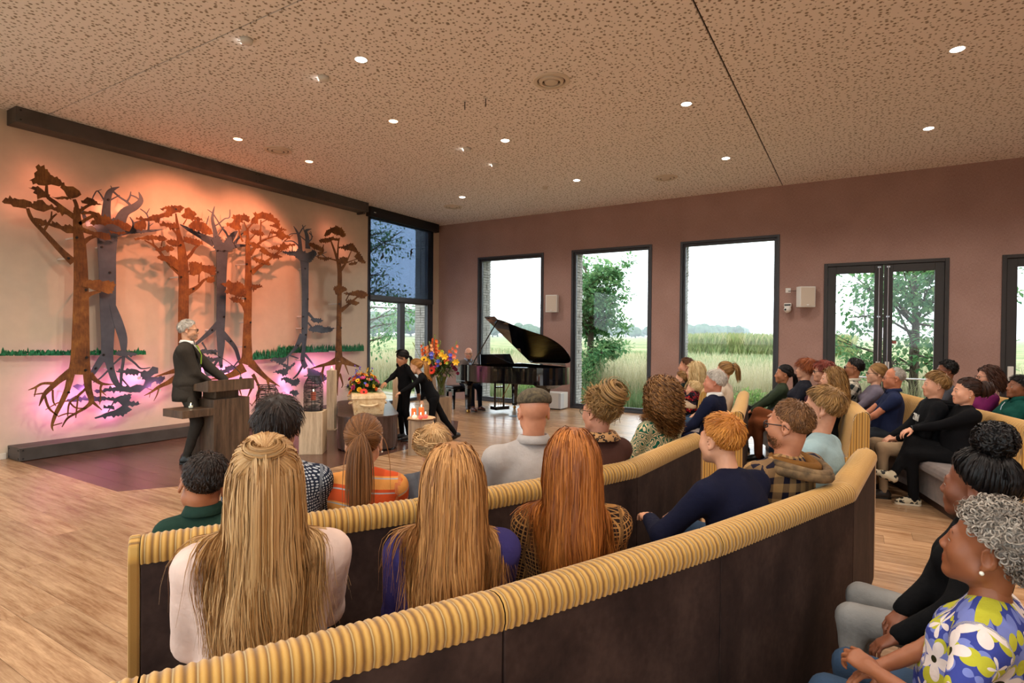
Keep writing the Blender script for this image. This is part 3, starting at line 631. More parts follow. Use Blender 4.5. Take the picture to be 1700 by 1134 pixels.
sculpture('grey_tree_sculpture', 'second grey steel tree from the left, hung upside down beside the speaker', XG, m_grey,
 [(2, [(955, 530, 120), (953, 620, 108), (950, 800, 96), (945, 1134, 88), (940, 1300, 80), (945, 1420, 75), (940, 1560, 45), (948, 1650, 25)]),
  (2, [(900, 440, 50), (885, 350, 40), (865, 260, 28), (870, 190, 18), (885, 128, 4)]), (2, [(868, 192, 12), (818, 158, 4)]), (2, [(876, 205, 12), (912, 262, 11), (960, 340, 12), (1015, 410, 14)]), (2, [(890, 312, 10), (925, 290, 10), (980, 245, 10), (1025, 232, 10), (1030, 158, 5)]),
  (2, [(1015, 430, 20), (990, 370, 14), (948, 318, 6)]), (2, [(922, 395, 10), (970, 322, 8)]), (2, [(735, 385, 22), (732, 300, 16), (708, 238, 6)]), (2, [(680, 352, 12), (668, 292, 10), (705, 258, 6)]), (2, [(800, 395, 16), (805, 310, 12), (832, 218, 5)]), (2, [(738, 300, 8), (792, 268, 4)]), (2, [(1080, 480, 24), (1100, 440, 16), (1140, 405, 8)]),
  (3, [(150, 470, 60), (250, 442, 30), (330, 440, 22), (425, 434, 5)]), (3, [(215, 425, 18), (270, 350, 12), (335, 298, 6)]), (2, [(560, 298, 8), (640, 345, 36), (740, 400, 50), (880, 470, 90)]), (2, [(1010, 470, 60), (1060, 400, 50), (1100, 360, 10)]),
  (5, [(790, 90, 70), (700, 180, 54), (620, 250, 38), (540, 320, 30), (505, 342, 12)]), (5, [(815, 215, 70), (890, 290, 50), (950, 370, 42), (985, 480, 38), (1003, 545, 14)]), (5, [(795, 450, 34), (730, 540, 26), (700, 625, 14)]), (5, [(600, 305, 18), (645, 378, 12)]), (5, [(980, 500, 18), (925, 565, 12)])],
 [(2, [(890, 545), (870, 490), (850, 440), (920, 400), (960, 470), (1010, 420), (1050, 440), (1060, 490), (1090, 500), (1022, 552)]), (5, [(530, 400), (600, 375), (700, 380), (770, 390), (740, 420), (690, 432), (620, 422), (560, 432)]),
  (5, [(560, 460), (640, 450), (720, 470), (760, 460), (740, 500), (690, 522), (600, 522), (580, 490)]), (5, [(610, 580), (700, 560), (740, 600), (820, 590), (870, 550), (960, 550), (1000, 530), (990, 572), (900, 602), (820, 642), (740, 662), (650, 662), (620, 622)])],
 [(2, 912, 545), (2, 972, 548), (2, 912, 748), (5, 828, 38), (5, 703, 176), (5, 898, 292), (5, 785, 456), (5, 803, 547), (5, 725, 543)], (1, 16))
sculpture('rusted_tree_sculpture', 'third rusted steel tree from the left, right behind the lectern', XR, m_rust,
 [(3, [(345, 275, 18), (345, 400, 40), (350, 550, 55), (352, 700, 66), (350, 900, 76), (345, 1134, 80), (340, 1300, 88), (340, 1490, 110), (325, 1560, 160)]),
  (3, [(300, 405, 18), (270, 330, 14), (255, 225, 10)]), (3, [(345, 295, 14), (308, 215, 9)]), (3, [(345, 285, 14), (400, 222, 11), (425, 198, 7)]), (3, [(370, 530, 34), (430, 440, 24), (500, 390, 18), (615, 348, 8)]), (3, [(465, 425, 16), (468, 300, 13), (470, 198, 9)]), (3, [(470, 228, 9), (525, 198, 6)]),
  (3, [(380, 700, 50), (450, 640, 34), (550, 570, 20), (645, 488, 8)]), (3, [(480, 570, 10), (478, 512, 8)]), (3, [(360, 395, 14), (425, 325, 7)]), (3, [(540, 365, 9), (575, 285, 6)]), (3, [(340, 1040, 80), (310, 1000, 50), (265, 970, 14)]), (3, [(600, 540, 10), (690, 470, 7)]), (3, [(690, 400, 9), (770, 340, 5)]), (3, [(300, 890, 14), (200, 850, 9)]), (3, [(320, 920, 18), (230, 900, 9)]),
  (5, [(1040, 560, 120), (920, 640, 64), (820, 670, 44), (690, 692, 8)]), (5, [(1110, 520, 90), (1210, 620, 54), (1290, 690, 38), (1412, 766, 4)]), (5, [(1280, 680, 34), (1300, 780, 16), (1290, 842, 4)]), (5, [(1130, 640, 40), (1170, 710, 24), (1195, 780, 24), (1180, 880, 16), (1115, 972, 4)]), (5, [(1195, 785, 14), (1305, 828, 4)]), (5, [(1190, 768, 10), (1245, 776, 3)]),
  (5, [(1120, 780, 30), (1078, 875, 10)]), (5, [(990, 790, 18), (1012, 862, 6)]), (5, [(1168, 890, 9), (1165, 948, 3)]), (5, [(1100, 940, 8), (1130, 972, 3)])],
 [(3, [(185, 175), (240, 150), (330, 150), (370, 200), (350, 225), (310, 205), (270, 230), (290, 290), (230, 300), (180, 270), (130, 235), (200, 220), (215, 195)]),
  (3, [(390, 130), (440, 140), (480, 120), (580, 150), (590, 180), (620, 185), (650, 240), (640, 270), (720, 295), (690, 302), (640, 292), (580, 267), (540, 252), (600, 235), (560, 215), (500, 190), (440, 195), (440, 240), (370, 230), (380, 190), (410, 165)]),
  (3, [(640, 280), (690, 330), (745, 355), (740, 382), (690, 372), (670, 392), (630, 372), (600, 332), (545, 327), (560, 303), (620, 308)]), (3, [(360, 300), (430, 295), (480, 310), (505, 345), (440, 352), (380, 327)]), (3, [(300, 310), (330, 300), (332, 342), (300, 347)]),
  (3, [(310, 410), (400, 405), (430, 430), (500, 460), (560, 510), (640, 530), (675, 550), (610, 567), (550, 547), (500, 527), (450, 492), (470, 470), (410, 470), (380, 442)]), (3, [(520, 465), (590, 440), (640, 455), (680, 400), (700, 430), (780, 420), (800, 440), (740, 447), (690, 482), (640, 492), (600, 482)]),
  (3, [(380, 550), (440, 560), (490, 575), (560, 615), (540, 632), (480, 612), (400, 582)]), (3, [(80, 800), (140, 790), (160, 760), (200, 790), (270, 780), (310, 820), (310, 870), (330, 900), (260, 932), (180, 902), (120, 880), (150, 840)]), (3, [(380, 800), (430, 805), (490, 835), (440, 842), (400, 872), (390, 882)]), (3, [(165, 930), (230, 920), (300, 950), (290, 982), (240, 982), (190, 957)])],
 [(3, 320, 940), (3, 335, 615), (5, 1105, 96), (5, 1045, 352)], (1, 16))
sculpture('grey_tree_sculpture', 'rightmost grey steel tree hung upside down above the wire lanterns', XG, m_grey,
 [(3, [(880, 580, 100), (885, 700, 80), (888, 900, 72), (885, 1100, 70), (880, 1260, 62), (872, 1420, 42), (865, 1520, 52), (895, 1590, 50)]), (3, [(842, 500, 46), (836, 400, 38), (820, 330, 28), (778, 258, 4)]), (3, [(828, 335, 12), (860, 282, 10), (893, 250, 4)]), (3, [(912, 470, 56), (905, 360, 42), (895, 302, 28), (947, 284, 4)]),
  (3, [(860, 245, 6), (882, 315, 10)]), (3, [(920, 405, 11), (950, 370, 10), (938, 305, 5)]), (3, [(695, 402, 8), (770, 400, 11), (825, 445, 14)]), (3, [(765, 505, 10), (768, 445, 5)]), (3, [(838, 350, 9), (905, 405, 9)]), (3, [(718, 362, 5), (752, 332, 8), (812, 328, 9)]), (3, [(960, 360, 8), (925, 320, 10)]), (3, [(1000, 540, 12), (1090, 500, 5)]), (3, [(1040, 520, 10), (1090, 560, 5)]),
  (6, [(550, 410, 60), (500, 510, 38), (450, 570, 22), (395, 625, 12)]), (6, [(600, 215, 30), (650, 268, 18)]), (6, [(575, 590, 24), (665, 695, 12)]), (6, [(560, 670, 24), (510, 760, 18), (465, 805, 10)]), (6, [(425, 590, 14), (515, 622, 10)]), (6, [(420, 600, 12), (418, 685, 8)]), (6, [(600, 300, 14), (640, 350, 12)])],
 [(3, [(640, 490), (720, 500), (800, 490), (830, 440), (860, 490), (900, 510), (970, 480), (1000, 520), (970, 560), (930, 602), (830, 582), (780, 540), (700, 522)]), (6, [(630, 255), (690, 260), (745, 280), (710, 302), (650, 302), (620, 282)]), (6, [(600, 355), (650, 330), (700, 320), (760, 340), (840, 350), (800, 387), (720, 397), (660, 387), (610, 377)]),
  (6, [(245, 640), (300, 610), (360, 620), (400, 600), (400, 640), (370, 665), (430, 690), (480, 650), (470, 690), (420, 730), (400, 780), (350, 760), (270, 745), (330, 725), (400, 710), (360, 680), (300, 650)]), (6, [(345, 800), (400, 785), (460, 810), (520, 800), (520, 850), (470, 872), (420, 842)]), (6, [(590, 720), (640, 710), (680, 730), (740, 760), (770, 810), (720, 842), (680, 862), (600, 790)]), (6, [(425, 915), (500, 905), (520, 940), (470, 962)])],
 [(3, 885, 658), (3, 910, 945), (3, 868, 1110), (6, 548, 352), (6, 580, 410), (6, 505, 507), (6, 550, 640)], (1, 13))
sculpture('rusted_tree_sculpture', 'rightmost and slimmest rusted steel tree, next to the corner window', XR, m_rust,
 [(3, [(1200, 590, 46), (1212, 700, 52), (1210, 900, 53), (1205, 1134, 56), (1203, 1300, 64), (1203, 1450, 78), (1203, 1530, 104)]), (3, [(1205, 620, 40), (1160, 480, 22), (1120, 375, 14)]), (3, [(1220, 670, 40), (1270, 605, 16), (1320, 495, 8)]), (3, [(1190, 570, 22), (1200, 420, 14), (1212, 368, 9)]), (3, [(1225, 1050, 44), (1290, 1000, 26), (1385, 915, 8)]), (3, [(1270, 605, 12), (1370, 568, 7)]),
  (3, [(1180, 580, 16), (1100, 560, 10)]), (3, [(1050, 500, 12), (1060, 430, 8)]), (3, [(1270, 960, 12), (1300, 900, 8)]), (3, [(1340, 960, 10), (1400, 910, 7)]),
  (6, [(860, 640, 70), (780, 670, 34), (700, 690, 22), (618, 716, 4)]), (6, [(895, 635, 70), (980, 670, 38), (1060, 695, 14)]), (6, [(878, 650, 80), (860, 800, 38), (865, 955, 4)]), (6, [(742, 688, 18), (730, 780, 12), (747, 845, 4)]), (6, [(885, 760, 26), (912, 850, 12), (900, 885, 4)]), (6, [(742, 690, 14), (703, 792, 4)]), (6, [(930, 670, 18), (965, 765, 5)])],
 [(3, [(1140, 270), (1190, 255), (1240, 290), (1270, 350), (1240, 367), (1200, 345), (1130, 320), (1110, 347), (1060, 352), (1080, 295)]), (3, [(1010, 415), (1030, 375), (1090, 370), (1130, 358), (1210, 380), (1200, 402), (1150, 392), (1110, 412), (1060, 417)]),
  (3, [(1195, 450), (1260, 440), (1310, 415), (1350, 440), (1380, 490), (1430, 560), (1455, 615), (1400, 600), (1340, 542), (1370, 512), (1300, 487), (1240, 477)]), (3, [(1170, 580), (1240, 540), (1290, 570), (1270, 612), (1200, 612)]), (3, [(1290, 610), (1380, 588), (1360, 622), (1300, 627)]), (3, [(910, 420), (960, 413), (1060, 470), (1060, 502), (990, 482), (930, 452)]),
  (3, [(970, 540), (1060, 550), (1140, 553), (1100, 582), (1050, 577)]), (3, [(1145, 835), (1200, 820), (1260, 830), (1285, 860), (1240, 882), (1200, 912), (1170, 900)]), (3, [(1240, 890), (1310, 880), (1380, 858), (1440, 870), (1485, 905), (1430, 942), (1370, 922), (1300, 912)]), (3, [(1260, 960), (1340, 948), (1400, 980), (1360, 1007), (1290, 992)]), (3, [(1000, 500), (1060, 488), (1040, 532), (1010, 532)])],
 [(3, 1205, 990), (6, 895, 348), (6, 850, 560)], (1, 10))
# --- strips of green metal grass on the wall
m_gg, t = newmat('green_enamel_grass'); n1 = t.noise(t.coord(), 25, 3)
t.color(t.ramp(n1, [(.35, '#0d4a2c'), (.65, '#2f8a5c')])); t.b.inputs['Roughness'].default_value = .35
rr = random.Random(5)
for (xa, ya, xb, yb, h, lab) in ((-40, 586, 242, 585, 10, 'long strip of green metal grass on the wall behind the widest rusted tree'), (419, 590, 478, 586, 12, 'short strip of green metal grass right of the third rusted tree'), (461, 580, 604, 577, 9, 'strip of green metal grass behind the slimmest rusted tree')):
    x0 = .10; a = on_x(xa, ya, x0); b = on_x(xb, yb, x0); L = abs(b[1]-a[1]); hh = h*L/abs(xb-xa)*1.15
    n = int(L/.028); blades = MB()
    t_ = wthing('metal_grass_strip', lab, 'wall decoration', (x0, (a[1]+b[1])/2, a[2]), 'green grass strips')
    mb = MB()
    for k in range(int(L/.5)+2): yy = a[1]+(b[1]-a[1])*(k+.3)/(int(L/.5)+2); mb.tube([(.003, yy, a[2]-hh*.3), (x0, yy, a[2]-hh*.3)], .006, 6)
    part('spacer', mb, m_white, t_); part('rail', MB().box((x0-.012, a[1], a[2]-hh*.34), (x0-.006, b[1], a[2]-hh*.2)), m_gg, t_)
    for layer in range(3):
        for i in range(n):
            y = a[1]+(b[1]-a[1])*(i+rr.random())/n; z = a[2]+(b[2]-a[2])*i/n-hh*.5; tall = hh*rr.uniform(.75, 1.15)
            if rr.random() < .03: tall *= 1.5
            xx = x0-.02+layer*.015+rr.uniform(-.004, .004); w = rr.uniform(.012, .02); ln = rr.uniform(-.02, .02)
            blades.add([(xx, y-w, z+rr.uniform(0, .02)), (xx, y+w, z), (xx+.006, y+w*.6+ln*.6, z+tall*.7), (xx+.01, y+ln, z+tall), (xx+.006, y-w*.6+ln*.6, z+tall*.7)], [(0, 1, 2, 3, 4)])
    o = part('grass_blades', blades, m_gg, t_); o['kind'] = 'stuff'
# --- LED pucks fixed to the backs of the plates: magenta at the roots, amber at the crowns
def puck(px, py, x0, col, w, trees):
    q = on_x(px, py, x0); g = min(trees, key=lambda o: abs(o.location[1]-q[1]))
    part('led_puck', MB().tube([(x0-.002, q[1], q[2]), (x0-.016, q[1], q[2])], .022, 10), m_white, g)
    L = bpy.data.lights.new('led_light', 'AREA'); L.shape = 'DISK'; L.size = .045; L.energy = w; L.color = col
    o = bpy.data.objects.new('led_light', L); COL.objects.link(o); o.location = (x0-.02, q[1], q[2]); o.rotation_euler = (0, math.radians(90), 0)
    o.parent = g; o.matrix_parent_inverse = Matrix.Translation(-g.location)
TREES = [o for o in bpy.data.objects if o.name.startswith(('rusted_tree', 'grey_tree'))]
for px, py, rust in ((116, 640, 1), (99, 676, 1), (150, 650, 1), (130, 684, 1), (205, 643, 0), (190, 684, 0), (232, 628, 0), (265, 648, 1), (345, 612, 0), (382, 617, 0), (400, 625, 1), (428, 625, 1), (428, 650, 1), (478, 632, 0), (512, 612, 0), (486, 653, 0), (562, 612, 1), (560, 635, 1), (535, 608, 1)):
    puck(px, py, XR if rust else XG, (1, .25, .68), .95 if rust else .75, TREES)
for px, py, rust in ((76, 290, 1), (115, 316, 1), (42, 336, 1), (180, 345, 0), (215, 348, 0), (160, 370, 1), (290, 352, 1), (322, 354, 1), (268, 364, 1), (365, 400, 0), (395, 368, 1), (440, 362, 1), (470, 400, 1), (498, 412, 0), (560, 384, 1), (585, 415, 1)):
    puck(px, py, XR if rust else XG, (1, .30, .18), .5, TREES)
# ================================================================ stage furniture
m_oakv = wood_mat('dark_oak_veneer', '#35281f', '#69523f', (14, 14, 1.2), .42, False)
m_oakl = wood_mat('pale_oak_veneer', '#a58a6c', '#d2b896', (16, 16, 1.3), .5, False)
m_oakm = wood_mat('grey_oak_veneer', '#7d6651', '#ab9276', (16, 16, 1.3), .5, False)
m_wax = mat('ivory_wax', '#f2e6d2', .5); m_flame = mat('candle_flame', '#ffffff', .5, emit=(1, .72, .38), es=18.)
m_glasst = m_glass; _, t = newmat('clear_glass'); t.b.inputs['Roughness'].default_value = .02; t.b.inputs['Transmission Weight'].default_value = 1.; t.b.inputs['IOR'].default_value = 1.3
t.b.inputs['Base Color'].default_value = (.95, .98, .97, 1)
def flame(parent, x, y, z, s=1.):
    part('wick', MB().tube([(x, y, z), (x, y, z+.01*s)], .0015*s, 5), m_black, parent)
    return part('flame', MB().lathe([(.001, .004*s), (.0055*s, .012*s), (.0045*s, .022*s), (.0008*s, .036*s)], (x, y, z), 10), m_flame, parent, smooth=True)
# --- lectern
g = wthing('lectern', 'dark oak lectern of offset blocks with a side shelf', 'lectern', (2.2, -7.1, 0))
part('column', MB().box((1.97, -7.33, 0), (2.45, -6.86, .785)), m_oakv, g, bevel=.003)
part('neck', MB().box((2.08, -7.25, .785), (2.36, -6.95, .9)), m_oakv, g, bevel=.003)
part('side_shelf', MB().box((2.03, -7.7, .6), (2.45, -7.331, .69)), m_oakv, g, bevel=.003)
part('reading_desk', MB().add([(2.02, -7.43, .89), (2.5, -7.43, .885), (2.5, -7.43, 1.025), (2.02, -7.43, .935), (2.02, -6.83, .89), (2.5, -6.83, .885), (2.5, -6.83, 1.025), (2.02, -6.83, .935)],
     [(0, 1, 2, 3), (7, 6, 5, 4), (1, 5, 6, 2), (4, 0, 3, 7), (3, 2, 6, 7), (4, 5, 1, 0)]), m_oakv, g, bevel=.003)
g = wthing('gooseneck_microphone', 'thin black gooseneck microphone on the lectern', 'microphone', (2.46, -7.02, 1.02))
b0 = at(394, 630, 7.0); part('base', MB().lathe([(.02, 0), (.018, .02), (.008, .03)], (2.45, -6.98, 1.012), 12), m_black, g)
part('gooseneck', MB().tube(smooth_path([(2.45, -6.98, 1.02), (2.44, -6.99, 1.1), (2.36, -7.08, 1.22), (2.27, -7.2, 1.33)], 6), .005, 6), m_black, g)
part('capsule', MB().tube([(2.275, -7.195, 1.325), (2.26, -7.215, 1.345), (2.245, -7.235, 1.362)], [.011, .014, .011], 10), m_black, g)
g = wthing('votive_candle', 'small lit tealight in a glass on the lectern side shelf', 'candle', (2.3, -7.52, .69))
part('glass', MB().lathe([(.03, 0), (.034, .075), (.03, .075), (.027, .006), (.002, .006)], (2.3, -7.52, .691), 16), m_glasst, g, smooth=True)
part('wax', MB().lathe([(.024, .008), (.024, .03)], (2.3, -7.52, .692), 14), m_wax, g); flame(g, 2.3, -7.52, .722, 1.0)
# --- plinths
def plinth(lab, x, y, w, h, rz, m, nm='plinth', base=False):
    g = wthing(nm, lab, 'plinth', (x, y, 0), 'wooden plinths')
    if base: part('foot_plate', MB().box((x-w*.75, y-w*.75, 0), (x+w*.75, y+w*.75, .012), rz), m, g)
    part('column', MB().box((x-w/2, y-w/2, .012 if base else 0), (x+w/2, y+w/2, h), rz), m, g, bevel=.003)
    return g
VA = math.atan2(CF[1], CF[0])-PI/2
plinth('pale wooden plinth under the wire lantern with the red candle', 2.83, -6.18, .3, .56, VA+.12, m_oakl)
plinth('low pale wooden plinth under the squat wire lantern behind the dark-haired heads', 2.2, -6.42, .3, .42, VA+.12, m_oakl)
plinth('tall slim pale plinth with a white candle left of the coffin', 1.6, -4.8, .13, .985, VA, m_oakl, base=True)
plinth('tall slim pale plinth behind the girls in black', 2.36, -4.05, .13, .85, VA, m_oakl, base=True)
plinth('wooden plinth carrying the slice of trunk with candles', 4.06, -5.42, .32, .455, VA+.1, m_oakm)
plinth('wooden plinth under the glass vase of flowers', 3.05, -3.72, .26, .54, VA+.5, m_oakm)
for lab, x, y, z, s in (('white pillar candle on the tall slim plinth left of the coffin', 1.6, -4.8, .985, 1.), ('white candle on the tall slim plinth behind the girls', 2.36, -4.05, .85, 1.)):
    g = wthing('pillar_candle', lab, 'candle', (x, y, z)); part('wax', MB().lathe([(.03, 0), (.03, .03)], (x, y, z), 16), m_wax, g); flame(g, x, y, z+.03)
# --- wire lanterns
def lantern(lab, x, y, z, r, h, top, red):
    g = wthing('wire_lantern', lab, 'lantern', (x, y, z), 'black wire lanterns'); mb = MB(); rr = random.Random(int(h*100))
    prof = [(0, .96), (.06, 1.), (.72, 1.), (.86, .84), (1., .56)]
    rad = lambda u: float(np.interp(u, [p[0] for p in prof], [p[1] for p in prof]))*r
    n = int(h/.013)
    for k in range(n):
        u = (k+.5)/n*.98; rk = rad(u)*rr.uniform(.985, 1.015); tx, ty = rr.uniform(-.03, .03), rr.uniform(-.03, .03)
        pts = [(x+rk*math.cos(a), y+rk*math.sin(a), z+u*h+tx*h*.3*math.cos(a)+ty*h*.3*math.sin(a)) for a in np.linspace(0, 2*PI, 17)]
        mb.tube(pts, .003, 4, False)
    part('wire_rings', mb, m_black, g)
    mb = MB()
    for a in np.linspace(0, 2*PI, 7)[:-1]+.2: mb.tube([(x+rad(u)*math.cos(a), y+rad(u)*math.sin(a), z+u*h) for u in (0, .06, .4, .72, .86, 1.)], .004, 5)
    part('uprights', mb, m_black, g)
    part('top_bar', MB().box((x-r*1.05, y-.02, z+h), (x+r*.7, y+.02, z+h+.01), VA), m_black, g); part('base', MB().lathe([(r*.96, 0), (r*.96, .01)], (x, y, z), 20), m_black, g)
    c = wthing('pillar_candle', ('red' if red else 'pale')+' pillar candle inside the '+('tall' if red else 'squat')+' wire lantern', 'candle', (x, y, z+.01), 'lantern candles')
    zz = z+h*.3 if red else z+.02
    if red: part('glass_stand', MB().lathe([(.035, 0), (.03, h*.3-.012)], (x, y, z+.011), 14), m_glasst, c)
    part('wax', MB().lathe([(.033, 0), (.033, .11)], (x, y, zz), 16), mat('red_wax', '#a8402a', .5, emit=(.9, .2, .08), es=.25) if red else m_wax, c); flame(c, x, y, zz+.11, 1.2)
lantern('tall black wire lantern with a lit red candle on a pale plinth', 2.83, -6.18, .561, .125, .455, 1, True)
lantern('squat black wire lantern seen behind a dark-haired head', 2.2, -6.42, .421, .15, .46, 1, False)
# --- coffin on its rounded catafalque
AX = math.radians(138.6); cx, cy = 2.68, -5.09
g = thing('catafalque', 'dark brown rounded catafalque carrying the coffin', 'plinth', (cx, cy, 0), AX)
def rrect(hx, hy, r, n=8):
    out = []
    for sx, sy, a0 in ((1, 1, 0), (-1, 1, PI/2), (-1, -1, PI), (1, -1, 1.5*PI)):
        for k in range(n+1):
            a = a0+PI/2*k/n; out.append((sx*(hx-r)+r*math.cos(a), sy*(hy-r)+r*math.sin(a)))
    return out
m_cat = wood_mat('smoked_oak_veneer', '#31221c', '#57423a', (10, 10, 1.5), .35, False)
part('body', MB().prism(rrect(1.02, .40, .26), .03, .46), m_cat, g); part('top', MB().prism(rrect(1.03, .41, .26), .46, .48), m_cat, g); part('toe', MB().prism(rrect(.98, .36, .22), 0, .03), m_black, g)
g = thing('coffin', 'pale pine coffin with carved wooden handles', 'coffin', (cx-.02, cy+.02, .481), AX)
m_pine = wood_mat('pale_pine', '#d3ae7b', '#f0d8ad', (1.2, 12, 12), .5, False)
def taper(hx0, hy0, z0, hx1, hy1, z1): return MB().loft([[(-hx0, -hy0, z0), (hx0, -hy0, z0), (hx0, hy0, z0), (-hx0, hy0, z0)], [(-hx1, -hy1, z1), (hx1, -hy1, z1), (hx1, hy1, z1), (-hx1, hy1, z1)]])
part('base', taper(.9, .195, 0, .91, .2, .04), m_pine, g, bevel=.004); part('body', taper(.905, .197, .04, .94, .222, .225), m_pine, g, bevel=.003); part('lid', taper(.955, .235, .225, .945, .225, .272), m_pine, g, bevel=.005)
def handle(path, r=.016): return MB().tube(smooth_path(path, 5), [r*.8]+[r]*(5*(len(path)-1)-1)+[r*.8] if len(path) > 2 else r, 8)
xe = -.93
part('handle', handle([(xe+.0, -.12, .15), (xe-.03, -.06, .135), (xe-.035, 0, .13), (xe-.03, .06, .135), (xe, .12, .15)]), m_pine, g, smooth=True)
for sx in (-.6, -.1, .4):
    for sy in (-1, 1): part('handle', handle([(sx-.1, sy*.21, .15), (sx-.05, sy*.245, .135), (sx, sy*.25, .13), (sx+.05, sy*.245, .135), (sx+.1, sy*.21, .15)]), m_pine, g, smooth=True)
mb = MB()
for y_, z_ in ((-.17, .19), (.17, .19), (-.16, .06), (.16, .06), (0, .09)): mb.tube([(-.91, y_, z_), (-.934, y_, z_)], .006, 6)
part('peg', mb, mat('wood_peg', '#8a6238', .6), g)
# --- slice of trunk and five candles
g = wthing('trunk_slice', 'round slice of tree trunk lying on the wooden plinth', 'wood slice', (4.06, -5.42, .456))
rr = random.Random(2); pr = [(4.06+(.185+rr.uniform(-.012, .012))*math.cos(a), -5.42+(.185+rr.uniform(-.012, .012))*math.sin(a)) for a in np.linspace(0, 2*PI, 25)[:-1]]
part('wood', MB().prism(pr, .456, .48), mat('end_grain', '#d8b083', .6, noise=.15, nscale=14), g, bevel=.004); part('bark', MB().prism([(4.06+(a-4.06)*1.03, -5.42+(b+5.42)*1.03) for a, b in pr], .4565, .474), mat('bark', '#6a4c33', .9, noise=.3, nscale=40), g)
for nm, lab, px, py, d, r, h, col in (('pillar_candle', 'tall orange pillar candle at the back left of the trunk slice', 687, 694, 7.62, .033, .115, '#e06a30'), ('pillar_candle', 'tall orange pillar candle at the back right of the trunk slice', 699.5, 693, 7.66, .036, .125, '#e06a30'),
     ('ball_candle', 'small ivory ball candle at the front left of the trunk slice', 688, 693, 7.44, .034, .055, '#f3dcc0'), ('ball_candle', 'small coral ball candle in the middle of the trunk slice', 698.5, 693, 7.42, .032, .055, '#e2655a'), ('ball_candle', 'small coral ball candle at the right of the trunk slice', 706.5, 692, 7.5, .032, .052, '#dd6a5e')):
    q = on_z(px, py, .48)
    q = at(px, py, d); x, y = q[0], q[1]; z = .481
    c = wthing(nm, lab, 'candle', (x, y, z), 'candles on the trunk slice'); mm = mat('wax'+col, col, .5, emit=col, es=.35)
    prof = [(r, 0), (r, h*.94), (r*.88, h)] if nm == 'pillar_candle' else [(r*.6, 0), (r, h*.3), (r, h*.65), (r*.55, h*.97), (r*.3, h)]
    part('wax', MB().lathe(prof, (x, y, z), 18), mm, c, smooth=nm != 'pillar_candle'); flame(c, x, y, z+h, 1.)
# --- white bass speaker on the floor
g = wthing('bass_speaker', 'white subwoofer box standing on the floor beside the piano', 'loudspeaker', (3.42, -.26, 0))
part('cabinet', MB().box((3.16, -.46, .02), (3.68, -.1, .36)), m_white, g, bevel=.008); part('feet', MB().box((3.18, -.44, 0), (3.66, -.12, .02)), m_black, g)
part('port', MB().box((3.22, -.464, .14), (3.3, -.458, .22)), mat('port_grey', '#8d8674', .7), g); part('corner_strip', MB().box((3.63, -.463, .03), (3.682, -.3, .35)), mat('speaker_side_grille', '#c9cdd0', .5), g)
# --- grand piano
PA = math.radians(-22); m_lac, t = newmat('black_lacquer'); t.b.inputs['Base Color'].default_value = (.004, .004, .006, 1); t.b.inputs['Roughness'].default_value = .06; t.b.inputs['Coat Weight'].default_value = .6
m_brass = mat('brass', '#c79a4b', .25, metal=1.); m_gold = mat('gold_plate', '#b58a3e', .3, metal=1.)
g = thing('grand_piano', 'black lacquered grand piano with its lid propped open', 'piano', (2.0, -1.915, 0), PA)
# outline in (u along the strings, v along the keyboard, far side = bass)
curve = smooth_path([(.34, 0.02), (.75, .02), (1.1, .1), (1.4, .3), (1.7, .46), (1.98, .6), (2.14, .84), (2.12, 1.14), (1.95, 1.36), (1.75, 1.42)], 5)
rim = [(0, .0), (.34, 0)]+[tuple(p) for p in curve]+[(.34, 1.46), (0, 1.46)]
def inset(poly, d):
    c = np.mean(np.array(poly), 0); out = []
    n = len(poly)
    for i in range(n):
        a, b, e = np.array(poly[i-1]), np.array(poly[i]), np.array(poly[(i+1) % n]); t1 = uvec(np.append(b-a, 0))[:2]; t2 = uvec(np.append(e-b, 0))[:2]; nn = np.array([-(t1+t2)[1], (t1+t2)[0]]); nn = nn/max(1e-6, np.linalg.norm(nn)); out.append(tuple(b+nn*d))
    return out
case = [(.34, 0)]+[tuple(p) for p in curve]+[(.34, 1.46)]; inn = inset(case, .045)
n = len(case); mb = MB(); mb.add([(a, b, .665) for a, b in case]+[(a, b, .985) for a, b in case]+[(a, b, .985) for a, b in inn]+[(a, b, .80) for a, b in inn],
   [(i, (i+1) % n, n+(i+1) % n, n+i) for i in range(n)]+[(n+i, n+(i+1) % n, 2*n+(i+1) % n, 2*n+i) for i in range(n)]+[(2*n+i, 2*n+(i+1) % n, 3*n+(i+1) % n, 3*n+i) for i in range(n)]+[tuple(range(n-1, -1, -1))])
part('case', mb, m_lac, g)
part('soundboard', MB().prism(inn, .81, .83), m_gold, g)
mb = MB()
for k in range(26): u = k/25; mb.tube([(.5, .12+u*1.22, .87), (.9+.95*u if u > .3 else .9+.3*u, .16+u*1.1, .87)], .0025, 4)
part('strings', mb, m_brass, g)
part('keybed', MB().box((0, 0.0, .60), (.36, 1.46, .66)), m_lac, g, bevel=.006)
for v0 in (0., 1.40): part('cheek', MB().add([(0, v0, .66), (.36, v0, .66), (.36, v0, .985), (.2, v0, .985), (.03, v0, .86), (0, v0, .8), (0, v0+.06, .66), (.36, v0+.06, .66), (.36, v0+.06, .985), (.2, v0+.06, .985), (.03, v0+.06, .86), (0, v0+.06, .8)],
    [(5, 4, 3, 2, 1, 0), (6, 7, 8, 9, 10, 11)]+[(i, (i+1) % 6, 6+(i+1) % 6, 6+i) for i in range(6)]), m_lac, g)
part('fallboard', MB().box((.22, .06, .68), (.25, 1.4, .9)), m_lac, g, bevel=.004)
part('white_keys', MB().box((.04, .1, .665), (.2, 1.36, .69)), mat('ivory_keys', '#ece6d8', .3), g)
mb = MB()
for k in range(36): mb.box((.1, .12+k*.034, .69), (.2, .132+k*.034, .702))
part('black_keys', mb, m_black, g)
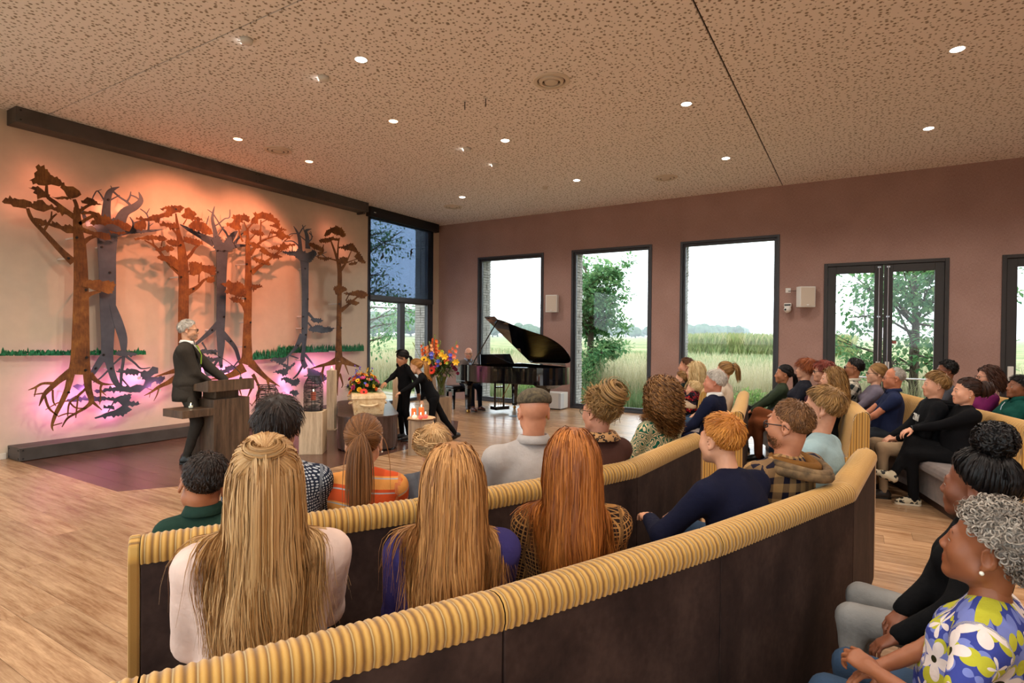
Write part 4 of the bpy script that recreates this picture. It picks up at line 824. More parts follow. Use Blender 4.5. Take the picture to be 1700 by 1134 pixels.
part('music_desk', MB().add([(.45, .3, .99), (.45, 1.15, .99), (.36, 1.1, 1.19), (.36, .35, 1.19), (.465, .3, .99), (.465, 1.15, .99), (.375, 1.1, 1.19), (.375, .35, 1.19)], [(0, 1, 2, 3), (7, 6, 5, 4), (0, 4, 5, 1), (1, 5, 6, 2), (2, 6, 7, 3), (3, 7, 4, 0)]), m_lac, g)
def pleg(u, v, h=.66):
    mb = MB(); mb.box((u-.065, v-.065, h-.1), (u+.065, v+.065, h)); mb.loft([[(u+sx*w, v+sy*w, z) for sx, sy in ((-1, -1), (1, -1), (1, 1), (-1, 1))] for w, z in ((.035, .07), (.042, .12), (.05, .5), (.06, h-.1))])
    lg = part('leg', mb, m_lac, g, bevel=.004); part('castor', MB().tube([(u, v, .04), (u, v, .08)], .012, 8).tube([(u-.018, v, .03), (u+.018, v, .03)], .03, 12), m_brass, lg)
pleg(.26, .14); pleg(.26, 1.32); pleg(1.72, .98)
part('tail_bracket', MB().loft([[(1.6, .86, .57), (1.84, .86, .57), (1.84, 1.1, .57), (1.6, 1.1, .57)], [(1.5, .76, .67), (2.0, .76, .67), (2.0, 1.2, .67), (1.5, 1.2, .67)]]), m_lac, g)
mb = MB()
for v in (.62, .84): mb.tube([(.52, v, .12), (.52, v, .66)], .022, 8)
mb.box((.44, .56, .06), (.64, .9, .13)); mb.box((.49, .62, .5), (.55, .84, .53)); part('lyre', mb, m_lac, g)
part('pedal_rods', MB().tube([(.53, .7, .12), (.5, .7, .66)], .005, 5).tube([(.53, .76, .12), (.5, .76, .66)], .005, 5).tube([(.62, .73, .3), (.9, .73, .64)], .008, 5), m_brass, g)
for v in (.66, .73, .8): part('pedal', MB().box((.34, v-.014, .075), (.46, v+.014, .088)), m_brass, g, bevel=.004)
# lid: hinged on the straight bass side, main leaf opened, front flap folded back on it
LA = math.radians(38); hv, hz = 1.46, 1.0
lidp = [(.64, -.03)]+[tuple(np.array(p)+np.array([.02, -.03])) for p in curve if p[0] > .64]+[(1.75, 1.46), (.64, 1.46)]
def lidpt(u, v, w): # rotate about the hinge line v = hv
    dv = hv-v; return (u, hv-dv*math.cos(LA)-w*math.sin(LA)*-1*-1, hz+dv*math.sin(LA)+w*math.cos(LA))
n = len(lidp); mb = MB(); mb.add([lidpt(a, b, 0) for a, b in lidp]+[lidpt(a, b, .022) for a, b in lidp], [tuple(range(n-1, -1, -1)), tuple(range(n, 2*n))]+[(i, (i+1) % n, n+(i+1) % n, n+i) for i in range(n)])
part('lid', mb, m_lac, g)
flap = [(.64, -.03), (1.0, -.03), (1.0, 1.45), (.64, 1.45)]
fp = [lidpt(a, b, .024) for a, b in flap]+[lidpt(a, b, .045) for a, b in flap]
part('folded_front_lid', MB().add(fp, [(3, 2, 1, 0), (4, 5, 6, 7)]+[(i, (i+1) % 4, 4+(i+1) % 4, 4+i) for i in range(4)]), m_lac, g)
fl2 = [(.64, .0, 0), (.34, .0, 0), (.34, 1.46, 0), (.64, 1.46, 0)]
pr_ = lidpt(.85, .12, 0); part('lid_prop', MB().tube([(.55, .03, .985), pr_], .011, 8), m_lac, g)
mb = MB()
for u in (.8, 1.25, 1.65): mb.tube([(u-.06, hv+.005, hz), (u+.06, hv+.005, hz)], .008, 6)
part('hinge', mb, m_brass, g)
g = thing('floor_plate', 'small dark cable plate lying on the floor in front of the piano', 'floor plate', tuple(on_z(853, 691, 0)), 0)
part('disc', MB().lathe([(.1, 0), (.1, .004), (.085, .006)], (0, 0, 0), 20), mat('floor_plate_grey', '#4d5560', .4), g)
# --- piano stool
g = thing('piano_stool', 'black padded piano stool under the pianist', 'stool', (1.70, -1.36, 0), PA)
part('cushion', MB().box((-.17, -.28, .43), (.17, .28, .49)), mat('black_leather', '#141519', .4), g, bevel=.02, seg=3); part('frame', MB().box((-.165, -.27, .36), (.165, .27, .43)), m_lac, g, bevel=.004)
for sx in (-1, 1):
    for sy in (-1, 1): part('leg', MB().loft([[(sx*.14+a*w, sy*.245+b*w, z) for a, b in ((-1, -1), (1, -1), (1, 1), (-1, 1))] for w, z in ((.018, 0), (.026, .36))]), m_lac, g)
    part('knob', MB().tube([(sx*.0, sx*.27, .395), (0, sx*.3, .395)], .022, 10), m_black, g)
# ================================================================ curved benches
m_velvet, t = newmat('brown_grey_velvet')
n1 = t.noise(t.coord(scale=(1, 1, .6)), 5, 4, .6); n2 = t.noise(t.coord(), 40, 3)
t.color(t.ramp(t.math('ADD', t.math('MULTIPLY', n1, .75), t.math('MULTIPLY', n2, .25)), [(.36, '#231613'), (.5, '#33231e'), (.66, '#44322b')]))
t.b.inputs['Roughness'].default_value = .75; t.b.inputs['Specular IOR Level'].default_value = .25; t.bump(n2, .1, .002)
m_stripe, t = newmat('striped_gold_corduroy')
uv = t.coord('UV'); u = t.xyz(uv)[0]
ph = t.math('FRACT', t.math('MULTIPLY', u, 1/.0225)); ph2 = t.math('FRACT', t.math('MULTIPLY', u, 1/.045))
w = t.math('MULTIPLY', t.math('ADD', t.math('COSINE', t.math('MULTIPLY', ph, 2*PI)), 1.), .5)
c = t.ramp(w, [(.0, '#7d561f'), (.3, '#a0722a'), (.65, '#bd8c38'), (1., '#c99c4e')])
ln_ = t.math('LESS_THAN', t.math('ABSOLUTE', t.math('SUBTRACT', ph2, .27)), .035)
t.color(t.mix(t.math('MULTIPLY', ln_, .5), c, '#d8c088')); t.b.inputs['Roughness'].default_value = .7; t.b.inputs['Sheen Weight'].default_value = .3
t.bump(t.noise(t.coord(), 260, 2), .25, .002)
m_seat, t = newmat('taupe_seat_fabric')
n1 = t.noise(t.coord(), 9, 3); t.color(t.ramp(n1, [(.35, '#574842'), (.65, '#75645b')])); t.b.inputs['Roughness'].default_value = .85; t.b.inputs['Sheen Weight'].default_value = .3
m_toe = mat('bench_toe_wood', '#3a2318', .6, noise=.2, nscale=12)
BH, SEAT = .90, .44
def bench(lab, pts, group='curved benches', ends=(True, True)):
    """pts: plan polyline along the crown of the backrest; the seat lies on the left-hand side of its direction"""
    P_ = [np.array(p, float) for p in pts]; n = len(P_); T = [uvec(np.append(P_[i+1]-P_[i], 0))[:2] for i in range(n-1)]
    N = [np.array([-t_[1], t_[0]]) for t_ in T]; MN = []
    for i in range(n):
        if i == 0: MN.append(N[0])
        elif i == n-1: MN.append(N[-1])
        else:
            m = N[i-1]+N[i]; m = m/np.linalg.norm(m); MN.append(m/(m@N[i]))
    c = P_[n//2]
    g = wthing('curved_bench', lab, 'bench', (c[0], c[1], 0), group)
    pos = lambda i, f, s: (P_[i]+MN[i]*s)*(1-f)+(P_[i+1]+MN[i+1]*s)*f
    # backrest: ribbed upholstery rolled over the crown and down the front
    prof = [(-.060, BH-.085), (-.068, BH-.06), (-.066, BH-.035), (-.054, BH-.014), (-.034, BH-.002), (-.008, BH), (.02, BH-.006), (.045, BH-.02), (.064, BH-.045), (.075, BH-.09), (.088, BH-.2), (.105, BH-.34), (.118, SEAT+.0), (.12, SEAT-.06)]
    pn = np.array(prof); dn = np.gradient(pn, axis=0); nr = np.stack([-dn[:, 1], dn[:, 0]], 1); nr /= np.linalg.norm(nr, axis=1)[:, None]
    acc = 0.
    for i in range(n-1):
        L = np.linalg.norm(P_[i+1]-P_[i]); k = max(2, int(round(L/.0225))); m = k*5; ringsV = []; U = []
        for j in range(m+1):
            f = j/m; f_ = .002/L+f*(1-.004/L); ph_ = math.cos(2*PI*j/5); am = .0022*ph_-(.004 if j in (0, m) else 0)
            for q in range(len(prof)):
                s_, z_ = pn[q]+nr[q]*am; xy = pos(i, f_, s_); ringsV.append((xy[0], xy[1], z_)); U.append((k*.0225*f, q*.05))
        w_ = len(prof); Q = np.array([(j*w_+q, j*w_+q+1, (j+1)*w_+q+1, (j+1)*w_+q) for j in range(m) for q in range(w_-1)])
        me = quad_mesh('backrest_upholstery', np.array(ringsV), Q); uvl = me.uv_layers.new(name='UVMap')
        uvl.data.foreach_set('uv', np.array(U, np.float32)[Q.ravel()].ravel())
        finish('backrest_upholstery', me, m_stripe, g, True)
        # rear panel and toe kick
        def slab(nm, s0, s1, z0, z1, mt, gap=.0025, bev=.003):
            g0, g1 = gap/L, 1-gap/L
            q = [pos(i, g0, s0), pos(i, g1, s0), pos(i, g1, s1), pos(i, g0, s1)]
            return part(nm, MB().prism([tuple(a) for a in q], z0, z1), mt, g, bevel=bev)
        slab('back_panel', -.058, -.03, .085, BH-.083, m_velvet, bev=.004); slab('toe_kick', -.02, .5, 0, .085, m_toe, 0, 0)
        slab('seat_base', -.03, .545, .085, .33, m_seat, .003, .006)
        # seat cushion with a rounded nose
        sp = [(.11, .33), (.58, .33), (.605, .35), (.612, .385), (.6, .42), (.57, .438), (.3, SEAT), (.11, SEAT)]
        mb = MB(); mb.loft([[(*pos(i, f_, s_), z_) for s_, z_ in sp] for f_ in (.002/L, .5, 1-.002/L)]); part('seat_cushion', mb, m_seat, g, smooth=False, bevel=.006)
    # upholstered ends
    def end(i, f, tdir):
        o = P_[i]; nn = MN[i]; out = [(-.06, .085), (-.06, BH-.08), (-.05, BH-.02), (-.008, BH+.004), (.045, BH-.016), (.076, BH-.09), (.106, BH-.34), (.118, SEAT+.02), (.57, SEAT+.012), (.605, SEAT-.01), (.612, .385), (.6, .33), (.55, .3), (.55, .085)]
        a = [(*(o+nn*s_), z_) for s_, z_ in out]; b = [(*(o+nn*s_+tdir*.035), z_) for s_, z_ in out]; k = len(out); V = a+b
        me = bpy.data.meshes.new('end_panel'); me.from_pydata([tuple(map(float, v)) for v in V], [], [tuple(range(k-1, -1, -1)), tuple(range(k, 2*k))]+[(j, (j+1) % k, k+(j+1) % k, k+j) for j in range(k)])
        uvl = me.uv_layers.new(name='UVMap')
        for p in me.polygons:
            for li in p.loop_indices:
                vi = me.loops[li].vertex_index % k; uvl.data[li].uv = (out[vi][0]+.3, out[vi][1])
        ob = finish('end_panel', me, m_stripe, g); bv = ob.modifiers.new('bevel', 'BEVEL'); bv.width = .008; bv.segments = 2; bv.limit_method = 'ANGLE'
    if ends[0]: end(0, 0, -T[0])
    if ends[1]: end(n-1, 1, T[-1])
    return g
ROW1A = [(6.93, -10.27), (7.43, -9.44)]
ROW1B = [(7.475, -9.37), (7.71, -8.86), (7.95, -8.23), (8.04, -7.12)]
ROW2 = [(7.5, -11.2), (7.80, -10.69), (8.19, -9.98), (8.575, -9.14), (8.975, -8.1), (9.085, -7.07)]
bench('front bench at the left end, with a striped edge and dark back', ROW1A)
bench('front bench in the middle, bending towards the windows', ROW1B)
bench('nearest long bench with gold ribbed top and dark brown back', ROW2)
bench('bench at the right edge under the woman in the floral top', [(9.50, -9.95), (9.74, -9.2), (9.9, -8.4)])
bench('bench in the right block under the man in the navy suit', [(8.08, -5.65), (7.97, -4.75), (7.80, -3.5)])
bench('frontmost bench in the right block, carrying the family with children', [(7.38, -3.75), (7.2, -2.75), (7.05, -2.1)])
bench('bench in the right block under the wavy-haired woman in black', [(9.09, -5.0), (9.0, -4.1), (8.75, -3.2), (8.42, -2.4)])
bench('bench in the right block under the woman in black with white trainers', [(10.30, -5.02), (10.08, -4.2), (9.74, -3.4), (9.42, -2.3)])
bench('rearmost bench in the right block under the women in purple and green', [(11.25, -4.6), (10.98, -3.9), (10.7, -3.0), (10.35, -2.0)])
# ================================================================ people: one continuous skin surface each, clothes and hair as children
A_ = np.array
def rotm(yaw=0., pitch=0., roll=0.):
    """columns = right, forward, up; yaw turns to the left, pitch looks up, roll tips to the right (degrees)"""
    y, p, r = map(math.radians, (yaw, pitch, roll))
    Rz = A_([[math.cos(y), -math.sin(y), 0], [math.sin(y), math.cos(y), 0], [0, 0, 1]])
    Rx = A_([[1, 0, 0], [0, math.cos(p), -math.sin(p)], [0, math.sin(p), math.cos(p)]])
    Ry = A_([[math.cos(r), 0, math.sin(r)], [0, 1, 0], [-math.sin(r), 0, math.cos(r)]])
    return Rz@Rx@Ry
def cone(a, b, ra, rb, k=.02, sub=False): return ('c', A_(a, float), A_(b, float), ra, rb, k, sub)
def ell(c, r, R=None, k=.02, sub=False): return ('e', A_(c, float), A_(r, float), R, None, k, sub)
def prim_d(p, X):
    if p[0] == 'c':
        _, a, b, ra, rb = p[:5]; ab = b-a; L2 = max(1e-9, ab@ab)
        t = np.clip(((X-a)@ab)/L2, 0, 1); return np.linalg.norm(X-a-t[..., None]*ab, axis=-1)-(ra+(rb-ra)*t)
    _, c, r, R = p[:4]; Q = X-c
    if R is not None: Q = Q@R
    k0 = np.linalg.norm(Q/r, axis=-1); k1 = np.linalg.norm(Q/(r*r), axis=-1)
    return k0*(k0-1)/np.maximum(k1, 1e-9)
def prim_box(p):
    if p[0] == 'c':
        _, a, b, ra, rb = p[:5]; r = max(ra, rb); return np.minimum(a, b)-r, np.maximum(a, b)+r
    r = p[2].max() if p[3] is not None else p[2]; return p[1]-r, p[1]+r
def smin(a, b, k):
    h = np.maximum(k-np.abs(a-b), 0)/k; return np.minimum(a, b)-h*h*k*.25
def eval_sdf(prims, X):
    D = np.full(X.shape[:-1], 1.)
    for p in prims:
        d = prim_d(p, X); D = -smin(-D, d, p[5]) if p[6] else smin(D, d, p[5])
    return D
def nets(prims, h, disp=None, clipz=None):
    lo = np.min([prim_box(p)[0] for p in prims if not p[6]], 0)-2.5*h; hi = np.max([prim_box(p)[1] for p in prims if not p[6]], 0)+2.5*h
    n = np.ceil((hi-lo)/h).astype(int)+1; D = np.full(n, 1., np.float32)
    ax = [(lo[i]+h*np.arange(n[i])).astype(np.float32) for i in range(3)]
    for p in prims:
        a, b = prim_box(p); pad = p[5]+2*h
        i0 = np.clip(np.floor((a-pad-lo)/h).astype(int), 0, n-1); i1 = np.clip(np.ceil((b+pad-lo)/h).astype(int)+1, 1, n)
        if (i1 <= i0).any(): continue
        sl = tuple(slice(i0[q], i1[q]) for q in range(3))
        X = np.stack(np.meshgrid(ax[0][sl[0]], ax[1][sl[1]], ax[2][sl[2]], indexing='ij'), -1); d = prim_d(p, X)
        D[sl] = -smin(-D[sl], d, p[5]) if p[6] else smin(D[sl], d, p[5])
    if disp is not None or clipz is not None:
        X = np.stack(np.meshgrid(*ax, indexing='ij'), -1)
        if disp is not None: D = D+disp(X)*(np.abs(D) < .08)
        if clipz is not None: D = np.maximum(D, clipz-X[..., 2])
    D[0] = D[-1] = 1; D[:, 0] = D[:, -1] = 1; D[:, :, 0] = D[:, :, -1] = 1
    S = D < 0; c8 = [(i, j, k) for i in (0, 1) for j in (0, 1) for k in (0, 1)]
    m = n-1; vw = lambda A, c: A[c[0]:m[0]+c[0], c[1]:m[1]+c[1], c[2]:m[2]+c[2]]
    cnt = sum(vw(S, c).astype(np.int8) for c in c8); mix = (cnt > 0) & (cnt < 8); I = np.argwhere(mix)
    val = {c: D[I[:, 0]+c[0], I[:, 1]+c[1], I[:, 2]+c[2]] for c in c8}; acc = np.zeros((len(I), 3)); w = np.zeros(len(I))
    for c in c8:
        for q in range(3):
            if c[q]: continue
            e = list(c); e[q] = 1; e = tuple(e); a, b = val[c], val[e]; cr = (a < 0) != (b < 0); t = np.where(cr, a/np.where(a == b, 1, a-b), 0)
            pt = np.tile(A_(c, float), (len(I), 1)); pt[:, q] += t; acc += pt*cr[:, None]; w += cr
    V = lo+h*(I+acc/w[:, None]); vid = -np.ones(m, np.int64); vid[tuple(I.T)] = np.arange(len(I)); Qs = []
    for q in range(3):
        u, v = (q+1) % 3, (q+2) % 3; s0 = [slice(0, -1) if i == q else slice(1, -1) for i in range(3)]; s1 = list(s0); s1[q] = slice(1, None)
        A0, A1 = S[tuple(s0)], S[tuple(s1)]; E = np.argwhere(A0 != A1)
        if not len(E): continue
        fl_ = A0[tuple(E.T)]; o = E.copy(); o[:, u] += 1; o[:, v] += 1   # back to grid index
        def cell(du, dv):
            k = o.copy(); k[:, u] += du; k[:, v] += dv; return vid[tuple(k.T)]
        qd = np.stack([cell(-1, -1), cell(0, -1), cell(0, 0), cell(-1, 0)], 1); qd[~fl_] = qd[~fl_][:, ::-1]; Qs.append(qd)
    Q = np.concatenate(Qs); return V, Q[(Q >= 0).all(1)]
def relax(V, Q, it=1, f=.5):
    for _ in range(it):
        acc = np.zeros_like(V); w = np.zeros(len(V))
        for a, b in ((0, 1), (1, 2), (2, 3), (3, 0)):
            np.add.at(acc, Q[:, a], V[Q[:, b]]); np.add.at(acc, Q[:, b], V[Q[:, a]]); np.add.at(w, Q[:, a], 1); np.add.at(w, Q[:, b], 1)
        V = V*(1-f)+f*acc/np.maximum(w, 1)[:, None]
    return V
def folds(seed, amp, sc=9.):
    r = np.random.RandomState(seed); W_ = r.normal(size=(5, 3))*A_([1, 1, .7])*sc; ph = r.uniform(0, 6.28, 5)
    def f(X):
        o = 0
        for i in range(5): o = o+np.sin(X@W_[i]+ph[i]+1.5*np.sin(X@W_[(i+2) % 5]*.6))
        return (o*amp/3.).astype(np.float32)
    return f
# ---------------------------------------------------------------- skin, hair and cloth materials
def skin_mat(col):
    nm = 'skin_'+col.strip('#')
    if nm in MATS: return MATS[nm]
    m, t = newmat(nm); c = lin(col); n = t.noise(t.coord(), 22, 3)
    t.color(t.ramp(n, [(.3, tuple(v*q for v, q in zip(c[:3], (.92, .86, .84)))), (.7, tuple(min(1, v*1.06) for v in c[:3]))]))
    t.b.inputs['Roughness'].default_value = .5; t.b.inputs['Subsurface Weight'].default_value = .0; return m
def hair_mat(dark, light, rough=.38):
    nm = 'hair_'+dark.strip('#')+light.strip('#')
    if nm in MATS: return MATS[nm]
    m, t = newmat(nm); a = t.n('Attribute', attribute_name='rnd')
    t.color(t.ramp(a.outputs['Fac'], [(.08, dark), (.92, light)])); t.b.inputs['Roughness'].default_value = rough+.08; t.b.inputs['Specular IOR Level'].default_value = .28
    return m
def fabric(name, c1, c2=None, kind='plain', s=1., extra=()):
    nm = 'cloth_'+name
    if nm in MATS: return MATS[nm]
    m, t = newmat(nm); v = t.coord(); wv = t.noise(v, 500, 2, .5); c2 = c2 or c1
    if kind != 'plain': v = t.n('Attribute', attribute_name='pc').outputs['Vector']
    X, Y, Z = t.xyz(v)
    def band(ax, per, w, off=0.):
        return t.math('LESS_THAN', t.math('FRACT', t.math('ADD', t.math('MULTIPLY', ax, 1/per), off)), w)
    l1 = lin(c1)
    if kind == 'plain':
        n = t.noise(v, 7, 3); c = t.ramp(n, [(.3, tuple(q*.86 for q in l1[:3])), (.7, tuple(min(1, q*1.1) for q in l1[:3]))])
    elif kind == 'stripe':
        zz = t.math('ADD', Z, t.math('MULTIPLY', X, .12)); c = t.mix(band(zz, .13*s, .45), c1, c2)
        if extra: c = t.mix(band(zz, .065*s, .09, .3), c, extra[0])
    elif kind == 'plaid':
        a, b = band(X, .05*s, .45), band(Z, .05*s, .45); c = t.mix(t.math('MULTIPLY', t.math('ADD', a, b), .5), c1, c2)
        if extra: c = t.mix(t.math('MAXIMUM', band(X, .025*s, .1, .4), band(Z, .025*s, .1, .4)), c, extra[0])
    elif kind == 'grid':
        u = X; c = t.mix(t.math('MAXIMUM', t.math('MAXIMUM', band(u, .03*s, .16), band(u, .03*s, .09, .5)), t.math('MAXIMUM', band(Z, .03*s, .16), band(Z, .03*s, .09, .5))), c1, c2)
    elif kind == 'dots':
        vo = t.n('TexVoronoi'); vo.inputs['Scale'].default_value = 75/s; vo.inputs['Randomness'].default_value = .2; t.l(v, vo.inputs['Vector']); c = t.mix(t.math('LESS_THAN', vo.outputs['Distance'], .33), c1, c2)
    elif kind == 'maze':
        n = t.n('TexNoise'); n.inputs['Scale'].default_value = 13/s; n.inputs['Detail'].default_value = 0; n.inputs['Distortion'].default_value = 1.2; t.l(v, n.inputs['Vector'])
        c = t.mix(t.math('LESS_THAN', t.math('FRACT', t.math('MULTIPLY', n.outputs[0], 9.)), .5), c1, c2)
    elif kind == 'leopard':
        vo = t.n('TexVoronoi'); vo.inputs['Scale'].default_value = 42/s; t.l(v, vo.inputs['Vector']); d = vo.outputs['Distance']
        c = t.mix(t.math('MULTIPLY', t.math('GREATER_THAN', d, .22), t.math('LESS_THAN', d, .42)), c1, c2)
    elif kind == 'floral':
        def bloom(scale, petals, off, rmax):
            mp = t.n('Mapping'); t.l(v, mp.inputs[0]); mp.inputs['Location'].default_value = off
            vo = t.n('TexVoronoi'); vo.inputs['Scale'].default_value = scale; vo.inputs['Randomness'].default_value = .55; t.l(mp.outputs[0], vo.inputs['Vector'])
            df = t.n('VectorMath', operation='SUBTRACT'); t.l(mp.outputs[0], df.inputs[0]); t.l(vo.outputs['Position'], df.inputs[1]); x_, y_, z_ = t.xyz(df.outputs[0])
            an = t.math('ARCTAN2', z_, x_); pet = t.math('ADD', t.math('MULTIPLY', t.math('ABSOLUTE', t.math('COSINE', t.math('MULTIPLY', an, petals/2))), rmax*.65), rmax*.35)
            return t.math('LESS_THAN', vo.outputs['Distance'], pet), vo.outputs['Distance']
        leaf, _ = bloom(13/s, 2, (3.1, .4, 1.7), .55); leaf2, _ = bloom(11/s, 2, (.3, 2.4, .9), .5); fl_, dd = bloom(7.5/s, 5, (0, 0, 0), .5)
        c = t.mix(leaf, c1, extra[0]); c = t.mix(leaf2, c, extra[1]); c = t.mix(fl_, c, c2); c = t.mix(t.math('LESS_THAN', dd, .1), c, extra[2])
    t.color(c); t.b.inputs['Roughness'].default_value = .9; t.b.inputs['Specular IOR Level'].default_value = .15; wr_ = t.noise(t.coord(), 17, 3, .6); t.bump(t.math('ADD', t.math('MULTIPLY', wv, .06), wr_), .55, .012)
    return m
m_eyew = mat('eye_white', '#e9e4dc', .25); m_pupil = mat('pupil', '#14100d', .15)
def iris(c): return mat('iris'+c, c, .2)
m_shoe_b = mat('black_shoe', '#15130f', .4); m_sole = mat('pale_sole', '#d8cbb4', .7)
# ---------------------------------------------------------------- head, hand
def head_prims(f, chin=1., nose=1., full=0.):
    """head-local primitives; f = 1 female, 0 male; origin between the ears at eye height, y forward"""
    j = 1-.12*f; P = [ell((0, -.016, .034), (.077, .097, .089)), ell((0, .028, -.040), (.061*j+.006*full, .064, .078), k=.03), cone((-.046*j-full*.006, .012, -.062), (-.014, .072*chin, -.098), .021+full*.006, .017, k=.03),
         cone((.046*j+full*.006, .012, -.062), (.014, .072*chin, -.098), .021+full*.006, .017, k=.03), ell((0, .078*chin, -.101), (.018, .016, .015), k=.02), cone((-.033, .079, .017), (.033, .079, .017), .012, .012, k=.016),
         ell((-.038, .056, -.030), (.028, .028, .030), k=.03), ell((.038, .056, -.030), (.028, .028, .030), k=.03),
         ell((-.031, .094, -.001), (.017, .014, .011), k=.012, sub=True), ell((.031, .094, -.001), (.017, .014, .011), k=.012, sub=True),
         ell((-.031, .080, .003), (.0150, .0125, .0105), k=.006), ell((.031, .080, .003), (.0150, .0125, .0105), k=.006), ell((-.031, .094, -.0035), (.0115, .0075, .0048), k=.003, sub=True), ell((.031, .094, -.0035), (.0115, .0075, .0048), k=.003, sub=True),
         cone((0, .088, .008), (0, .1055*nose, -.031), .0075, .011, k=.014), ell((-.0115, .1, -.036), (.0085, .010, .0075), k=.007), ell((.0115, .1, -.036), (.0085, .010, .0075), k=.007),
         ell((0, .085, -.064), (.026, .016, .022), k=.015), cone((-.017, .0935, -.0635), (.017, .0935, -.0635), .0055, .0055, k=.006), cone((-.014, .0925, -.0735), (.014, .0925, -.0735), .0065, .0065, k=.006), cone((-.019, .1, -.0685), (.019, .1, -.0685), .0018, .0018, k=.003, sub=True)]
    for s in (-1, 1):
        Re = rotm(s*-25, -12, 0)
        P += [ell((s*.0795, -.014, -.008), (.0085, .020, .032), Re, k=.006), ell((s*.086, -.010, -.006), (.006, .0115, .020), Re, k=.004, sub=True), ell((s*.0785, -.006, -.037), (.007, .009, .010), k=.005)]
    return P
def xf_prims(P, R, o, s=1.):
    out = []
    for p in P:
        if p[0] == 'c': out.append(('c', R@(p[1]*s)+o, R@(p[2]*s)+o, p[3]*s, p[4]*s, p[5]*s, p[6]))
        else: out.append(('e', R@(p[1]*s)+o, p[2]*s, R if p[3] is None else R@p[3], None, p[5]*s, p[6]))
    return out
def hand_prims(curl=35., spread=4., thumb=30.):
    """right hand, wrist at the origin, fingers along +y, back of the hand +z, thumb on -x"""
    P = [cone((0, -.03, 0), (0, .015, 0), .024, .026, k=.015), ell((0, .045, -.002), (.037, .045, .0135), k=.02), ell((-.02, .03, -.008), (.017, .028, .014), k=.015)]
    for i, (x, y0, L, r) in enumerate(((-.030, .083, (.040, .024, .020), .0088), (-.010, .088, (.045, .028, .021), .0090), (.010, .084, (.041, .026, .020), .0086), (.029, .075, (.032, .019, .018), .0076))):
        p = A_([x, y0, .001]); P.append(cone((x*.6, .03, 0), p, .011, r*1.12, k=.012)); a = math.radians(curl*.55+i*3); yaw = math.radians(spread*(i-1.5))
        for q, l in enumerate(L):
            d = A_([math.sin(yaw)*math.cos(a), math.cos(yaw)*math.cos(a), -math.sin(a)]); e = p+d*l; P.append(cone(p, e, r*(1-.07*q), r*(.93-.07*q), k=.0035)); p = e; a += math.radians(curl*(1.1 if q == 0 else .7))
    t = math.radians(thumb); p = A_([-.022, .018, -.008])
    for l, r0, r1, da in ((.042, .0125, .0108, 0), (.030, .0105, .0095, -18), (.024, .0093, .0078, -16)):
        t += math.radians(da); d = A_([-math.sin(t), math.cos(t)*.92, -.32]); d /= np.linalg.norm(d); e = p+d*l; P.append(cone(p, e, r0, r1, k=.006)); p = e
    return P
def ik(S, W, a, b, pole):
    v = W-S; d = np.linalg.norm(v)
    if d > (a+b)*.995: W = S+v/d*(a+b)*.995; v = W-S; d = np.linalg.norm(v)
    if d < abs(a-b)+.02: d = abs(a-b)+.02; W = S+uvec(v)*d
    u = uvec(W-S); x = (a*a-b*b+d*d)/(2*d); h = math.sqrt(max(0, a*a-x*x)); p = pole-u*(pole@u); return S+u*x+uvec(p)*h, W
# ---------------------------------------------------------------- hair
C0 = A_([0, -.016, .034]); RC = A_([.077, .097, .089])
HY = [-.12, -.085, -.055, -.03, 0., .03, .055, .075, .1]; HZ = [-.085, -.075, -.045, -.012, .012, .04, .066, .078, .085]
def scalp(n, rs, hy=HY, hz=HZ, up=0.):
    out = []
    while sum(map(len, out)) < n:
        d = rs.normal(size=(n*3, 3)); d /= np.linalg.norm(d, axis=1)[:, None]; p = C0+RC*d; out.append(d[p[:, 2] > np.interp(p[:, 1], hy, hz)+up])
    return np.concatenate(out)[:n]
def tubes(P, r0, r1=None, flat=1.5, ref=None, rs=None, shade=None):
    """P: (n, k, 3) strand points -> verts, quads, rnd attribute"""
    n, k, _ = P.shape; T = np.gradient(P, axis=1); T /= np.maximum(np.linalg.norm(T, axis=2), 1e-9)[..., None]
    rv = P-(ref if ref is not None else C0); S = np.cross(T, rv); S /= np.maximum(np.linalg.norm(S, axis=2), 1e-9)[..., None]; N = np.cross(S, T)
    r1 = r0*.35 if r1 is None else r1; rad = np.interp(np.linspace(0, 1, k), [0, .7, 1], [r0, r0*.95, r1])[None, :, None]
    tw = ((rs or np.random).uniform(-.7, .7, n) if n > 3 else np.zeros(n))[:, None, None]; D_ = S*np.cos(tw)+N*np.sin(tw)
    V = np.stack([P-rad*D_*flat, P+rad*D_*flat], 2).reshape(-1, 3)
    i = np.arange(n)[:, None]*k*2; j = np.arange(k-1)[None, :]*2; a = i+j
    Q = np.stack([a, a+1, a+3, a+2], -1).reshape(-1, 4)
    p0 = P[:, 0]; sh = np.clip(.5+.16*np.sin(p0@A_([70., 40, 30]))+.14*np.sin(p0@A_([-45., 95, 60])+2)+.13*(rs or np.random).normal(size=n), 0, 1) if shade is None else shade
    return V, Q, np.repeat(sh, k*2)
def cap_mesh(off=.006, hy=HY, hz=HZ, up=0., n=40, ramp=.02):
    V = []; ok = []
    for i in range(n//2+1):
        for j in range(n):
            th, ph = PI*i/(n//2), 2*PI*j/n; d = A_([math.sin(th)*math.cos(ph), math.sin(th)*math.sin(ph), math.cos(th)]); p = C0+RC*d; zz = np.interp(p[1], hy, hz)+up
            e = p[2]-zz; V.append(C0+(RC+off*min(1, max(.12, e/ramp)))*d); ok.append(e > -.004)
    Q = [(i*n+j, (i+1)*n+j, (i+1)*n+(j+1) % n, i*n+(j+1) % n) for i in range(n//2) for j in range(n)]
    Q = A_([q for q in Q if all(ok[a] for a in q)]); return A_(V), Q, np.full(len(V), .35)
